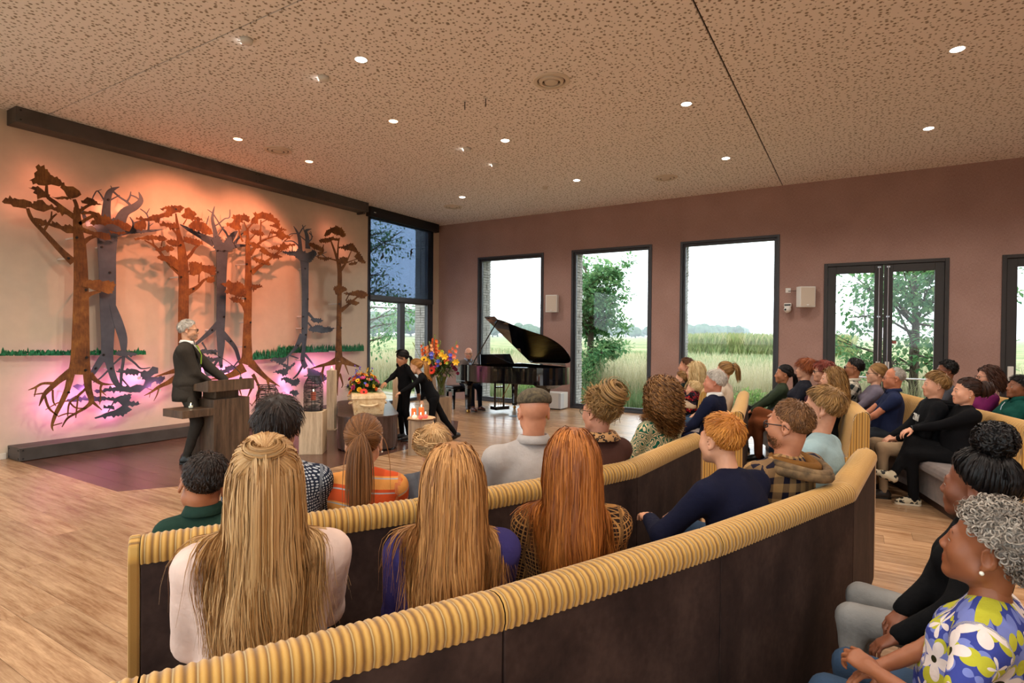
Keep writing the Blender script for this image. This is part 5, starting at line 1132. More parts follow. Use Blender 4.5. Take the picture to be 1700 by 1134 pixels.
def push_head(p, off):
    q = (p-C0)/(RC+off[:, None]); l = np.linalg.norm(q, axis=1); k = l < 1; p = p.copy(); p[k] = C0+(q[k]/l[k][:, None])*(RC+off[k][:, None]); return p
class HairJob:
    """grows strands in head space; Rh, hc, hs place the head in the person's space"""
    def __init__(s, seed, Rh, hc, hs, body):
        s.rs = np.random.RandomState(seed); s.R, s.c, s.s = Rh, hc, hs; s.parts = []; s.body = body; s.down = Rh.T@A_([0, 0, -1.])
    def add(s, V, Q, a): s.parts.append((V, Q, a))
    def push_body(s, p, off):
        if not s.body: return p
        X = (p*s.s)@s.R.T+s.c; m = X[:, 2] < s.c[2]-.06
        if not m.any(): return p
        Y = X[m]; e = .004
        for _ in range(2):
            d = eval_sdf(s.body, Y)-off[m]; bad = d < 0
            if not bad.any(): break
            G = np.stack([eval_sdf(s.body, Y[bad]+e*np.eye(3)[q])-eval_sdf(s.body, Y[bad]-e*np.eye(3)[q]) for q in range(3)], 1); G /= np.maximum(np.linalg.norm(G, axis=1), 1e-9)[:, None]; Y[bad] -= G*d[bad][:, None]
        X[m] = Y; return ((X-s.c)@s.R)/s.s
    def fall(s, p, v, L, k, off, grav=.35, curl=0., pull=None, wob=0., wave=0., face=False):
        n = len(p); P = [p]; step = (np.asarray(L)/k).reshape(-1, 1)*np.ones((n, 1)); ph = s.rs.uniform(0, 6.28, n); fr = s.rs.uniform(.7, 1.3, n); wv = s.rs.normal(size=(n, 3))*wob
        for i in range(k):
            g = s.down[None]+wv*math.sin(i*1.3+1)
            if pull is not None: g = g+pull
            v = v*(1-grav)+g*grav; v /= np.linalg.norm(v, axis=1)[:, None]; p = p+v*step; p = push_head(p, off); fc_ = face & (p[:, 1] > .015) & (np.abs(p[:, 0]) < .074) & (p[:, 2] < .075) & (p[:, 2] > -.13); p[fc_, 0] = np.where(p[fc_, 0] < 0, -1, 1)*(.07+off[fc_]*.5); p[fc_, 1] = np.minimum(p[fc_, 1], .055); p = s.push_body(p, off*.6+.003); v = p-P[-1]; v /= np.maximum(np.linalg.norm(v, axis=1), 1e-6)[:, None]; P.append(p)
        P = np.stack(P, 1)
        if wave:
            kk = np.arange(k+1)[None]/k; ph2 = P[:, 0]@A_([38., 21, 17]); am = wave*np.clip((kk-.25)*1.6, 0, 1); P = P+(am*np.sin(kk*9.+ph2[:, None]))[..., None]*A_([1., .15, 0])
        if curl:
            kk = np.arange(k+1)[None]; ramp = np.minimum(1, kk/4.); a = ph[:, None]+kk*fr[:, None]*1.5; P = P+(curl*ramp*np.cos(a))[..., None]*A_([1., 0, 0])+(curl*ramp*np.sin(a))[..., None]*A_([0, .8, .3])
        return P
    def geo(s, d, tie, k=9, off=.008, u1=.97):
        td = uvec((tie-C0)/RC); t = np.linspace(0, u1, k); om = np.arccos(np.clip(d@td, -.999, .999))[:, None]; w = (np.sin((1-t)*om)/np.sin(om))[..., None]*d[:, None]+(np.sin(t*om)/np.sin(om))[..., None]*td
        return C0+w*(RC+(off+s.rs.uniform(0, .006, len(d)))[:, None, None]*np.minimum(1, .25+t*4)[None, :, None])
    def build(s, name, m, parent):
        V = []; Q = []; A = []; o = 0
        for v, q, a in s.parts: V.append(v); Q.append(q+o); A.append(a); o += len(v)
        V = (np.concatenate(V)*s.s)@s.R.T+s.c; me = quad_mesh(name, V, np.concatenate(Q), np.concatenate(A)); return finish(name, me, m, parent, True)
def short_hair(h, n=900, L=(.03, .055), r=.0016, lift=.35, fwd=.0, part_x=0., up=0., cap=.007, hz=HZ, k=5, mess=.25, crown=(0, -.05), taper=.075):
    h.add(*cap_mesh(cap, hz=hz, up=up, ramp=taper)); d = scalp(n, h.rs, hz=hz, up=up); p = C0+RC*d; nrm = d/RC; nrm /= np.linalg.norm(nrm, axis=1)[:, None]
    tp_ = np.clip((p[:, 2]-np.interp(p[:, 1], HY, hz)-up)/taper, .22, 1)
    fl_ = np.stack([p[:, 0]-part_x, p[:, 1]-crown[1]+fwd, p[:, 2]*0-.0], 1)+A_([0, 0, -.05])*(np.abs(d[:, 2:3]) < .6); fl_ += h.rs.normal(size=(n, 3))*mess*.06
    fl_ -= nrm*(fl_*nrm).sum(1)[:, None]; fl_ /= np.maximum(np.linalg.norm(fl_, axis=1), 1e-6)[:, None]
    Ls = h.rs.uniform(L[0], L[1], n)*np.clip(.55+(p[:, 2]+.06)*4, .5, 1.15)*tp_; off = h.rs.uniform(.002, cap+.008, n)*tp_; P = [p]; v = fl_+nrm*lift; v /= np.linalg.norm(v, axis=1)[:, None]
    for i in range(k):
        v = v+(-nrm*.18*lift+h.down*.04); v /= np.linalg.norm(v, axis=1)[:, None]; p = push_head(p+v*(Ls/k)[:, None], off*min(1, (i+1)/2)); P.append(p)
    h.add(*tubes(np.stack(P, 1), r, rs=h.rs))
def long_hair(h, n=1500, L=.45, r=.0018, curl=0., k=18, vol=.012, pull=(0, -.25, 0), side=.5, grav=.6, wob=.08, hz=HZ, up=0., wave=0.):
    h.add(*cap_mesh(.006, hz=hz, up=up)); d = scalp(n, h.rs, hz=hz, up=up); p = C0+RC*d; nrm = d/RC; nrm /= np.linalg.norm(nrm, axis=1)[:, None]
    fr_ = np.clip((p[:, 1]+.03)/.06, 0, 1); v = np.stack([np.sign(p[:, 0])*side*fr_+p[:, 0]*3, -.5+0*p[:, 0], -.35+0*p[:, 0]], 1); v -= nrm*(v*nrm).sum(1)[:, None]; v /= np.linalg.norm(v, axis=1)[:, None]; v += nrm*.15
    off = h.rs.uniform(.004, .006+vol, n); Ls = L*h.rs.uniform(.8, 1.03, n)+np.clip(p[:, 2], 0, .12)*.8
    h.add(*tubes(h.fall(p, v, Ls, k, off, grav, curl, A_([pull]), wob, wave, True), r, flat=1.6, rs=h.rs))
def pony(h, n=900, tie=(0, -.112, .03), L=.3, r=.0017, nt=None, spread=.016, out=.6, k=14, band='#1a1412', parent=None, curl=0., up=0., hz=HZ, off=.007):
    tie = A_(tie, float); h.add(*cap_mesh(.006, hz=hz, up=up)); d = scalp(n, h.rs, hz=hz, up=up); h.add(*tubes(h.geo(d, tie, off=off), r, r*.9, rs=h.rs)); nt = nt or n//2; td = uvec(tie-C0)
    p = tie+td*.012+h.rs.normal(size=(nt, 3))*spread*.45; v = np.tile(td*out, (nt, 1))+h.rs.normal(size=(nt, 3))*.18; v /= np.linalg.norm(v, axis=1)[:, None]
    h.add(*tubes(h.fall(p, v, L*h.rs.uniform(.7, 1.02, nt), k, h.rs.uniform(.004, spread*1.6, nt), .35, curl, wob=.05), r, flat=1.5, ref=tie, rs=h.rs))
    b = MB(); e1 = uvec(np.cross(td, A_([1., 0, 0]))); e2 = np.cross(td, e1); b.tube([h.R@((tie+td*.014+(e1*math.cos(a)+e2*math.sin(a))*spread*.95)*h.s)+h.c for a in np.linspace(0, 2*PI, 15)], .005*h.s, 6, False)
    b.build('hair_band', mat('band'+band, band, .7), parent, True)
def bun(h, n=900, tie=(0, -.105, .06), R=.045, r=.0018, m=220, messy=.15, up=0., hz=HZ, off=.008):
    tie = A_(tie, float); h.add(*cap_mesh(off*.8, hz=hz, up=up)); d = scalp(n, h.rs, hz=hz, up=up); P = h.geo(d, tie, off=off); P += h.rs.normal(size=P.shape)*.0015*messy*4; h.add(*tubes(P, r, r*.9, rs=h.rs))
    td = uvec(tie-C0); c = tie+td*R*.75; k = 16; a0 = h.rs.uniform(0, 6.28, m); la = h.rs.uniform(-1.3, 1.3, m); sp = h.rs.uniform(2., 4.5, m); t = np.linspace(0, 1, k)[None]; e1 = uvec(np.cross(td, A_([.3, .2, 1.]))); e2 = np.cross(td, e1)
    a = a0[:, None]+sp[:, None]*t; l = la[:, None]*(1-.3*t)+.25*np.sin(3*t+a0[:, None]); rr_ = R*(1+h.rs.normal(size=(m, 1))*.06*(1+messy*3))*np.ones_like(a)
    h.add(*tubes(c+rr_[..., None]*(np.cos(l)[..., None]*(np.cos(a)[..., None]*e1+np.sin(a)[..., None]*e2)+.95*np.sin(l)[..., None]*td), r*1.5, ref=c, rs=h.rs))
    b = MB().ball(tuple(c), R*.93, 12, 8); F = [f if len(f) == 4 else (f[0], f[1], f[2], f[2]) for f in b.f]; F = A_([f for f in F if f[2] != f[3]]); h.add(A_(b.v), F, np.full(len(b.v), .3))
def puff(h, c, R, n=1500, r=.0016, k=8, fuzz=.012):
    """round fuzzy topknot"""
    d = h.rs.normal(size=(n, 3)); d /= np.linalg.norm(d, axis=1)[:, None]; c = A_(c, float); a = h.rs.normal(size=(n, 3)); e1 = np.cross(a, d); e1 /= np.linalg.norm(e1, axis=1)[:, None]; e2 = d*.6+np.cross(e1, d)*.8; ph = h.rs.uniform(0, 6.28, n)[:, None]+np.linspace(0, 4.6, k)[None]
    h.add(*tubes(c+(d*R*h.rs.uniform(.86, 1.0, (n, 1)))[:, None]+fuzz*h.rs.uniform(.5, 1.3, (n, 1, 1))*(np.cos(ph)[..., None]*e1[:, None]+np.sin(ph)[..., None]*e2[:, None]), r, r, ref=c, rs=h.rs))
    b = MB().ball(tuple(c), R*.96, 14, 9); F = A_([f for f in b.f if len(f) == 4]); h.add(A_(b.v), F, np.full(len(b.v), .2))
def curls(h, n=700, R=.011, r=.0022, thick=.022, k=9, hz=HZ, up=0.):
    h.add(*cap_mesh(thick*.55, hz=hz, up=up)); d = scalp(n, h.rs, hz=hz, up=up); o = h.rs.uniform(.2, 1., n)*thick; c = C0+(RC+o[:, None])*d; a = h.rs.normal(size=(n, 3)); e1 = np.cross(a, d); e1 /= np.linalg.norm(e1, axis=1)[:, None]; e2 = np.cross(e1, a/np.linalg.norm(a, axis=1)[:, None]); ph = h.rs.uniform(0, 6.28, n)[:, None]+np.linspace(0, 5.2, k)[None]
    h.add(*tubes(c[:, None]+R*h.rs.uniform(.6, 1.2, (n, 1, 1))*(np.cos(ph)[..., None]*e1[:, None]+np.sin(ph)[..., None]*e2[:, None]), r, r, rs=h.rs))
def braid(h, pts, w=.014, r=.0016):
    """three-strand plait along a path in head space"""
    P = A_(smooth_path(pts, 8)); n = len(P); t = np.arange(n)
    for s in range(3):
        a = t*.9+s*2.094
        c = P+np.stack([np.sin(a)*w, np.sin(2*a)*w*.5, 0*a], 1); q = c[None]+h.rs.normal(size=(26, 1, 3))*w*.38; h.add(*tubes(q, r, r, rs=h.rs))
def brows(h, y=.0905, z=.021, r=.0024, w=.019):
    for s in (-1, 1):
        t = np.linspace(-1, 1, 6); P = np.stack([s*(.031+w*t), y-.006*(t*.5+.5)**2*2, z+.005*(1-t*t)-.002*t], 1)[None]; h.add(*tubes(P, r, r*.6, flat=1.1, shade=A_([.1])))
def beard(h, n=500, L=.012, r=.0011, zone='full'):
    d = h.rs.normal(size=(n*6, 3)); d /= np.linalg.norm(d, axis=1)[:, None]; c = A_([0, .028, -.044]); p = c+A_([.064, .068, .08])*d
    k = (p[:, 2] < -.045) & (p[:, 1] > .0)
    if zone == 'goatee': k = (p[:, 2] < -.05) & (np.abs(p[:, 0]) < .026) & (p[:, 1] > .05)
    p = p[k][:n]; dd = d[k][:n]; v = dd*.5+A_([0, .1, -.8]); v /= np.linalg.norm(v, axis=1)[:, None]; h.add(*tubes(np.stack([p-dd*.004, p+v*L*.5, p+v*L], 1), r, rs=h.rs))
# ---------------------------------------------------------------- accessories
def glasses(R, c, s, m, parent, rnd_=False, w=.0022):
    T = lambda p: R@(A_(p, float)*s)+c; b = MB()
    for q in (-1, 1):
        pts = [T((q*.032+.0235*math.copysign(abs(math.cos(a))**(1 if rnd_ else .6), math.cos(a)), .1, -.003+(.021 if rnd_ else .0165)*math.copysign(abs(math.sin(a))**(1 if rnd_ else .6), math.sin(a)))) for a in np.linspace(0, 2*PI, 21)]; b.tube(pts, w*s, 6, False)
        b.tube([T((q*.055, .098, .004)), T((q*.078, .05, .006)), T((q*.081, -.012, .006)), T((q*.079, -.03, -.012))], w*s, 6)
    b.tube([T((-.009, .1, .002)), T((0, .103, .005)), T((.009, .1, .002))], w*s, 6); o = b.build('glasses', m, parent, True)
    g_ = MB()
    for q in (-1, 1): g_.add([T((q*.032+.022*math.cos(a), .1, -.003+.016*math.sin(a))) for a in np.linspace(0, 2*PI, 13)[:-1]], [tuple(range(12))])
    g_.build('lenses', m_glass, o); return o
m_tort = mat('tortoise_frame', '#2b1c12', .3); m_blackf = mat('black_frame', '#0f0f12', .3)
# ---------------------------------------------------------------- the person
def person(lab, hp, heading, seat=SEAT-.03, sex='m', hs=1., yaw=0., pitch=0., roll=0., lean=-8., w=1., belly=0., bust=None, top='upper_garment', topm=None, sleeve='long', thick=.0, botm=None, shoem=None, skin='#c98f6c', eye='#5a4630',
           arms='lap', legs='sit', hair=None, hq=1., res=.017, hres=.0065, dsf=0., pel=None, feet=None, wr=None, curl=30., group='seated guests', extras=None, s=None, nose=1., full=0., name='person', turtle=False, neck=None, skirt=None, palm=None, seed=None, wrw=None, kneez=None, kspread=.09, sole=None, nk=.75, shu=.655):
    hp = A_(hp, float); f = 1. if sex == 'f' else 0.; th = math.radians(heading); fw = A_([math.cos(th), math.sin(th)]); seed = seed if seed is not None else int(abs(hp[0]*733+hp[1]*131))
    rr = random.Random(seed)
    pz = (seat+.085) if pel is None else pel; Lz = hp[2]-pz; a = math.radians(lean); L = Lz/math.cos(a)
    s = s or min(1.12, max(.55, L/.66)); base = hp[:2]-fw*L*math.sin(a)
    P = A_([0, 0, pz]); up = A_([0, math.sin(a), math.cos(a)]); bk = A_([0, -math.cos(a), math.sin(a)])
    sp = lambda u, b=0.: P+up*L*u+bk*b*s
    hc = sp(1.); nb = sp(nk, .012); hj = sp(.88, .004); ch = sp(.52, .02); wa = sp(.25, .006)
    sw = (.182 if sex == 'm' else .162 if sex == 'f' else .17)*s*w
    SH = {q: sp(shu, .012)+A_([q*sw, 0, 0]) for q in (-1, 1)}
    Rb = A_([[1, 0, 0], [0, math.cos(a), math.sin(a)], [0, -math.sin(a), math.cos(a)]])
    Rh = rotm(yaw, pitch, roll); nr = (.056 if sex == 'm' else .047)*(.5+.5*s)*(neck or 1.)
    # limbs
    ua, fa = .275*s, .245*s; tl, sl = .42*s, .41*s
    WR = {}; EL = {}; wr = dict(wr or {})
    for q, Wd in (wrw or {}).items():
        Wd = A_(Wd, float); dx = Wd[:2]-base; wr[q] = A_([dx@A_([fw[1], -fw[0]]), dx@fw, Wd[2]])
    for q in (-1, 1):
        if wr and wr.get(q) is not None: W = A_(wr[q], float)
        elif arms == 'lap': W = A_([q*.045, .27*s+.02*q, pz+.10*s])
        elif arms == 'thigh': W = A_([q*.13*s, .33*s, pz+.085*s])
        elif arms == 'side': W = A_([q*(sw+.06), .03, pz+.0])
        elif arms == 'crossed': W = A_([-q*.08*s, .16*s, pz+.25*s+q*.02])
        EL[q], WR[q] = ik(SH[q], W, ua, fa, A_([q*.9, -.55, -.5]))
    HIP = {q: P+A_([q*.088*s, .01, -.01]) for q in (-1, 1)}; KN = {}; AN = {}
    for q in (-1, 1):
        if feet and feet.get(q) is not None:
            AN[q] = A_(feet[q][0], float); KN[q], AN[q] = ik(HIP[q], AN[q], tl, sl, A_(feet[q][1], float))
        elif legs == 'sit':
            kz = kneez or max(pz-.0, .46*s+.03); KN[q] = HIP[q]+A_([q*kspread*s*.6, math.sqrt(max(.01, tl*tl-(kz-HIP[q][2])**2))*.97, kz-HIP[q][2]]); AN[q] = A_([KN[q][0]+q*.01, KN[q][1]-.02*s, .085*s])
        elif legs == 'stand':
            AN[q] = A_([q*.10*s, -.01+q*.02, .085*s]); KN[q], AN[q] = ik(HIP[q], AN[q], tl, sl, A_([q*.1, 1, 0]))
        elif legs == 'cross':
            if q == -1: KN[q] = HIP[q]+A_([.02, tl*.97, .0]); AN[q] = A_([KN[q][0]+.0, KN[q][1]-.02, .085*s])
            else: KN[q] = HIP[q]+A_([-.07*s, tl*.93, .12*s]); AN[q] = KN[q]+A_([-.10*s, sl*.45, -sl*.82])
    # --- skin: coarse body, fine head and hands in ONE mesh
    body = [ell(sp(.08), A_([.14, .098, .11])*s*w, Rb, k=.06), ell(wa, A_([.122*w, .086+belly*.3, .14])*s, Rb, k=.06), ell(ch, A_([.142*w, .095, .16])*s, Rb, k=.05), cone(SH[-1]+A_([.04, 0, -.01]), SH[1]-A_([.04, 0, .01]), .036*s, .036*s, k=.04), cone(nb, hj, nr*1.08, nr, k=.03)]
    for q in (-1, 1):
        lg_ = sleeve == 'long'; body += [cone(SH[q], EL[q], (.032 if lg_ else .043)*s*w, (.030 if lg_ else .037)*s, k=.02), cone(EL[q], WR[q], (.030 if lg_ else .038)*s, .026*s, k=.015), cone(HIP[q], KN[q], .068*s*w, .044*s, k=.04), cone(KN[q], AN[q], .044*s, .028*s, k=.02)]
        body += [cone(nb+A_([0, 0, -.02]), SH[q]+A_([-q*.02, 0, -.012]), .034*s, .030*s, k=.02)]
    bV, bQ = nets(body, .03 if sleeve == 'long' else .015); bV = relax(bV, bQ)
    hp_l = xf_prims(head_prims(f, 1., nose, full), Rh, hc, hs); nk = cone(hj+(nb-hj)*.65, hc+Rh@(A_([0, -.022, -.055])*hs), nr, nr*.95, k=.02)
    hV, hQ = nets(hp_l+[nk], hres); lipd = np.minimum(*[prim_d(p, hV) for p in hp_l[18:20]]); vl = lipd < .0035
    mi = [np.zeros(len(bQ), int), np.where(vl[hQ].all(1), 1, 0)]; VV = [bV, hV]; QQ = [bQ, hQ+len(bV)]; o = len(bV)+len(hV)
    for q in (-1, 1):
        d = uvec(WR[q]-EL[q]); pn = A_((palm or {}).get(q, (0, 0, 1.)), float); z = uvec(pn-d*(pn@d)); x = np.cross(d, z); Rw = np.stack([x*(1 if q == 1 else -1), d, z], 1)
        cu = curl[q] if isinstance(curl, dict) else curl
        pr = xf_prims(hand_prims(cu), np.eye(3), A_([0, 0, 0]), s*.97); v, Q = nets(pr, max(.0052, hres*.9)); v = v@Rw.T+WR[q]
        if q == -1: Q = Q[:, ::-1]
        VV.append(v); QQ.append(Q+o); o += len(v); mi.append(np.zeros(len(Q), int))
    me = quad_mesh(name, np.concatenate(VV), np.concatenate(QQ), None, np.concatenate(mi)); sm = skin_mat(skin); c = lin(skin)
    ob = finish(name, me, [sm, mat('lip'+skin, (c[0]*.82, c[1]*.5, c[2]*.5), .4)], None, True)
    ob.location = (base[0], base[1], 0); ob.rotation_euler = (0, 0, th-PI/2); tag(ob, lab, 'person', group)
    # --- eyes
    for q in (-1, 1):
        e = MB(); ec = A_([q*.031, .0785, -.001]); n = 10
        for i in range(6):
            pass
        rings = [[Rh@((ec+.0122*A_([math.sin(t_)*math.cos(2*PI*j/n), math.cos(t_), math.sin(t_)*math.sin(2*PI*j/n)]))*hs)+hc for j in range(n)] for t_ in (.02, .22, .5, .9, 1.5)]
        for i in range(4): e.loft([rings[i], rings[i+1]], False, (2, 1, 0, 0)[i])
        e.build('eye', [m_eyew, iris(eye), m_pupil], ob, True)
    # --- clothes
    T_ = thick; bust = (.0 if sex != 'm' and sex != 'f' else f) if bust is None else bust
    tp = [ell(sp(.07), A_([.174*w+T_, .133+T_+belly*.5, .115])*s, Rb, k=.07), ell(sp(.27, -belly*.25), A_([.148*w+T_, .107+T_+belly, .16])*s, Rb, k=.07), ell(ch, A_([.163*w+T_, .115+T_, .175])*s, Rb, k=.07), cone(SH[-1]+A_([.03, 0, 0]), SH[1]-A_([.03, 0, 0]), (.058+T_)*s, (.058+T_)*s, k=.05)]
    if bust: tp += [ell(sp(.50, -.085)+A_([q*.068*s, 0, 0]), A_([.062, .058, .06])*s*(.8+.2*bust), Rb, k=.05) for q in (-1, 1)]
    cu_ = {'long': .97, 'half': .25, 'short': -.45, 'none': -1.}[sleeve]
    for q in (-1, 1):
        tp.append(cone(nb+bk*.005+A_([q*.02, 0, -.006]), SH[q]+A_([-q*.02, 0, .006]), (.046+T_)*s, (.048+T_)*s, k=.04))
        if cu_ > -.99:
            e = SH[q]+(EL[q]-SH[q])*min(1, 1+cu_) if cu_ < 0 else EL[q]
            tp.append(cone(SH[q], e, (.055*w+T_)*s, (.048+T_)*s, k=.04))
            if cu_ > 0: tp.append(cone(EL[q], EL[q]+(WR[q]-EL[q])*cu_, (.05+T_)*s, (.036+T_*.8)*s, k=.025))
        else: tp.append(ell(SH[q], A_([.062, .06, .06])*s, k=.03))
    if turtle: tp.append(cone(nb, hj-(hj-nb)*.15, nr+.014, nr+.01, k=.02))
    if skirt: tp += [cone(HIP[q], KN[q]+A_([q*.02, -.02, -.06]), .105*s, .10*s, k=.06) for q in (-1, 1)]
    v, Q = nets(tp, res, folds(seed, .0065*s, 12.)); v = relax(v, Q, 1, .35); me_ = quad_mesh(top, v, Q); gt = finish(top, me_, topm, ob, True)
    dt = np.min([prim_d(p, v) for p in tp[:4]], 0); pc = np.stack([np.arctan2(v[:, 0], -(v[:, 1]-.0-(v[:, 2]-pz)*math.tan(a)))*.17*s, 0*v[:, 0], v[:, 2]], 1)
    for q in (-1, 1):
        for A0, B0, o0 in ((SH[q], EL[q], 0.), (EL[q], WR[q], ua)):
            p_ = cone(A0, B0, .055*s, .045*s); d_ = prim_d(p_, v); m_ = d_ < dt-.004; dt = np.minimum(dt, d_)
            ax_ = uvec(B0-A0); e1 = uvec(np.cross(ax_, A_([0, 1., .2]))); e2 = np.cross(ax_, e1); rel = v-A0
            pc[m_] = np.stack([np.arctan2(rel@e1, rel@e2)*.055*s+q, 0*d_, o0+rel@ax_+.31], 1)[m_]
    at_ = me_.attributes.new('pc', 'FLOAT_VECTOR', 'POINT'); at_.data.foreach_set('vector', pc.astype(np.float32).ravel())
    bt = [ell(sp(.05), A_([.166*w, .125+belly*.3, .115])*s, Rb, k=.06)]
    for q in (-1, 1): bt += [cone(HIP[q], KN[q], .088*s*w, .064*s, k=.045), cone(KN[q], AN[q]+A_([0, 0, -.02*s]), .062*s, .047*s, k=.03)]
    v, Q = nets(bt, .024, folds(seed+3, .006*s, 11.)); v = relax(v, Q, 1, .35); finish('trousers', quad_mesh('trousers', v, Q), botm or fabric('black_trousers', '#1b1b1e'), ob, True)
    for q in (-1, 1):
        d = uvec(AN[q]-KN[q]); fwv = A_([q*.12, 1., 0.]) if abs(d[2]) > .75 else A_([q*.1, .9, .35]); fwv = uvec(fwv-d*(fwv@d)*(.0 if AN[q][2] < .12*s else .8)); dn = A_([0, 0, -1.]) if AN[q][2] < .12*s else d
        hl = AN[q]+dn*.045*s-fwv*.025*s; to = hl+fwv*.165*s+dn*.008*s
        pr = [cone(hl, hl+fwv*.09*s, .041*s, .04*s, k=.02), cone(hl+fwv*.09*s, to, .04*s, .031*s, k=.02), cone(AN[q]+dn*.0, hl, .041*s, .04*s, k=.02)]
        v, Q = nets(pr, .016, clipz=.003 if AN[q][2] < .12*s else None); so = finish('shoe', quad_mesh('shoe', v, Q), shoem or m_shoe_b, ob, True)
        if AN[q][2] < .12*s:
            sx_ = A_([fwv[1], -fwv[0], 0]); ol = [hl+(fwv*(.043*math.cos(t_)*(-1)+.0)+sx_*.043*math.sin(t_))*s for t_ in np.linspace(-PI/2, PI/2, 9)]+[to+(fwv*.034*math.cos(t_)+sx_*.036*math.sin(t_))*s for t_ in np.linspace(PI/2, -PI/2, 9)]
            MB().prism([(p_[0], p_[1]) for p_ in ol], .001, .018*s).build('sole', sole or m_shoe_b, so)
    info = dict(o=ob, R=Rh, c=hc, s=hs, sp=sp, nb=nb, hj=hj, nr=nr, up=up, bk=bk, S=s, SH=SH, EL=EL, WR=WR, P=P, KN=KN, AN=AN, tp=tp, sw=sw, top=gt)
    if hair:
        h = HairJob(seed, Rh, hc, hs, [p for p in tp[:8]]); hair[0](h, ob); h.build('hair', hair[1], ob)
    if extras: extras(info)
    return info
def collar(i, m, h=.035, name='collar', r=.018, open_=.5, thick=.004, spread=0.):
    """shirt collar standing round the neck, open at the front"""
    nb, hj, nr, s = i['nb'], i['hj'], i['nr']+r, 1.; d = uvec(hj-nb); e1 = A_([1., 0, 0]); e2 = np.cross(d, e1); b = MB(); ang = np.linspace(-PI/2+open_, 1.5*PI-open_, 25); c = nb+d*(.012)
    rings = []
    for a in ang:
        o_ = e1*math.cos(a)+e2*-math.sin(a)*-1; fr = max(0, -math.sin(a)); dn = fr*.035
        o_ = e1*math.cos(a)-e2*(-math.sin(a)) if False else e1*math.cos(a)+A_([0, -1., 0])*math.sin(a)
        pi, pt, po = c+o_*(nr+.0)-d*dn*.3, c+o_*(nr-.004)+d*(h-dn*.4), c+o_*(nr+.018+spread)+d*(h*.15-dn)
        rings.append([pi, pt, pt+o_*thick*1.5, po, po-d*.002-o_*.004])
    b.loft([[tuple(q) for q in r_] for r_ in rings]); return b.build(name, m, i['o'], True)
# ================================================================ the cast
h_blonde = hair_mat('#9a6c3a', '#e0b680'); h_gold = hair_mat('#8a5a28', '#d69a54'); h_red = hair_mat('#6b3214', '#c0702f'); h_ginger = hair_mat('#9a5518', '#dc9440'); h_brown = hair_mat('#3a2213', '#80502a')
h_dark = hair_mat('#120c09', '#34231a'); h_black = hair_mat('#070606', '#1a1413'); h_grey = hair_mat('#7d746a', '#d5cdc2'); h_white = hair_mat('#a59b8e', '#ece5da'); h_auburn = hair_mat('#5a1f18', '#9a4632'); h_dblond = hair_mat('#6a4a28', '#b58a52'); h_pale = hair_mat('#b8935c', '#f0d9a6')
h_greycurl = hair_mat('#5d534a', '#b7ab9d')
def pos(px, py, d): return at(px, py, d)
def tag_hood(i, m, m2=None):
    nb = i['nb']; s = i['S']
    for nm, mm, rings in (('hood', m2 or m, ((.115, -.03, -.05, .026), (.104, -.012, -.06, .024))), ('hood_lining', m, ((.086, .004, -.03, .024), (.066, -.004, -.04, .026)))):
        b = MB()
        for k, (r, z, y, w_) in enumerate(rings):
            b.tube([nb+A_([r*1.15*math.cos(a), y+r*(1.0+.25*(math.sin(a) < 0))*math.sin(a), z+.008*math.sin(a*2+k)+.02*math.sin(a)])*s for a in np.linspace(PI*.66, PI*2.34, 22)], [w_*s*(.55+.45*math.sin(PI*j/21)) for j in range(22)], 9)
        b.build(nm, mm, i['o'], True)
def suit(i, m_shirt, m_tie, m_lap):
    """shirt front, tie and lapels on the chest"""
    f = lambda x, u, off: i['sp'](u, -off)+A_([x, 0, 0]); s = i['S']; o = i['o']; d = .135
    b = MB(); b.add([f(-.045, .74, .062), f(.045, .74, .062), f(.03, .60, d-.008), f(.0, .34, d+.0), f(-.03, .60, d-.008)], [(0, 1, 2, 3, 4)]); b.build('shirt_front', m_shirt, o)
    if m_tie:
        b = MB(); b.loft([[f(x*w_, u, q) for x, q in ((-1, d0), (0, d0+.008), (1, d0), (0, d0-.004))] for u, w_, d0 in ((.735, .014, .082), (.715, .02, .095), (.69, .013, .107), (.55, .025, d+.004), (.4, .028, d+.004))]); b.build('tie', m_tie, o)
    for q in (-1, 1):
        b = MB(); P = [f(q*.055, .76, .05), f(q*.095, .72, .075), f(q*.085, .58, .118), f(q*.0, .33, d+.006), f(q*.028, .58, d+.002)]; b.add(P+[p+A_([0, .006, .002]) for p in P], [(0, 1, 2, 3, 4), (9, 8, 7, 6, 5)]+[(k, (k+1) % 5, 5+(k+1) % 5, 5+k) for k in range(5)]); b.build('lapel', m_lap, o)
def cuff(i, m, q):
    d = uvec(i['WR'][q]-i['EL'][q]); e = i['WR'][q]; s = i['S']; MB().tube([e-d*.03*s, e+d*.004*s], [.041*s, .037*s], 12).build('shirt_cuff', m, i['o'], True)
def earring(i, q, m, r=.005): MB().ball(tuple(i['R']@(A_([q*.083, -.005, -.05])*i['s'])+i['c']), r, 8, 6).build('earring', m, i['o'], True)
m_pearl = mat('pearl', '#f0ead8', .2); m_shirtw = fabric('white_shirt', '#e4e2dc'); NR = dict(res=.0155, hres=.0061)
denim = fabric('blue_denim', '#34465c'); greyj = fabric('grey_denim', '#6c727c'); khaki = fabric('khaki_chinos', '#a58a6c'); navyt = fabric('navy_trousers', '#1c2230')
FR = 'guests on the front benches'; SR = 'guests on the nearest bench'; RB = 'guests in the right block'
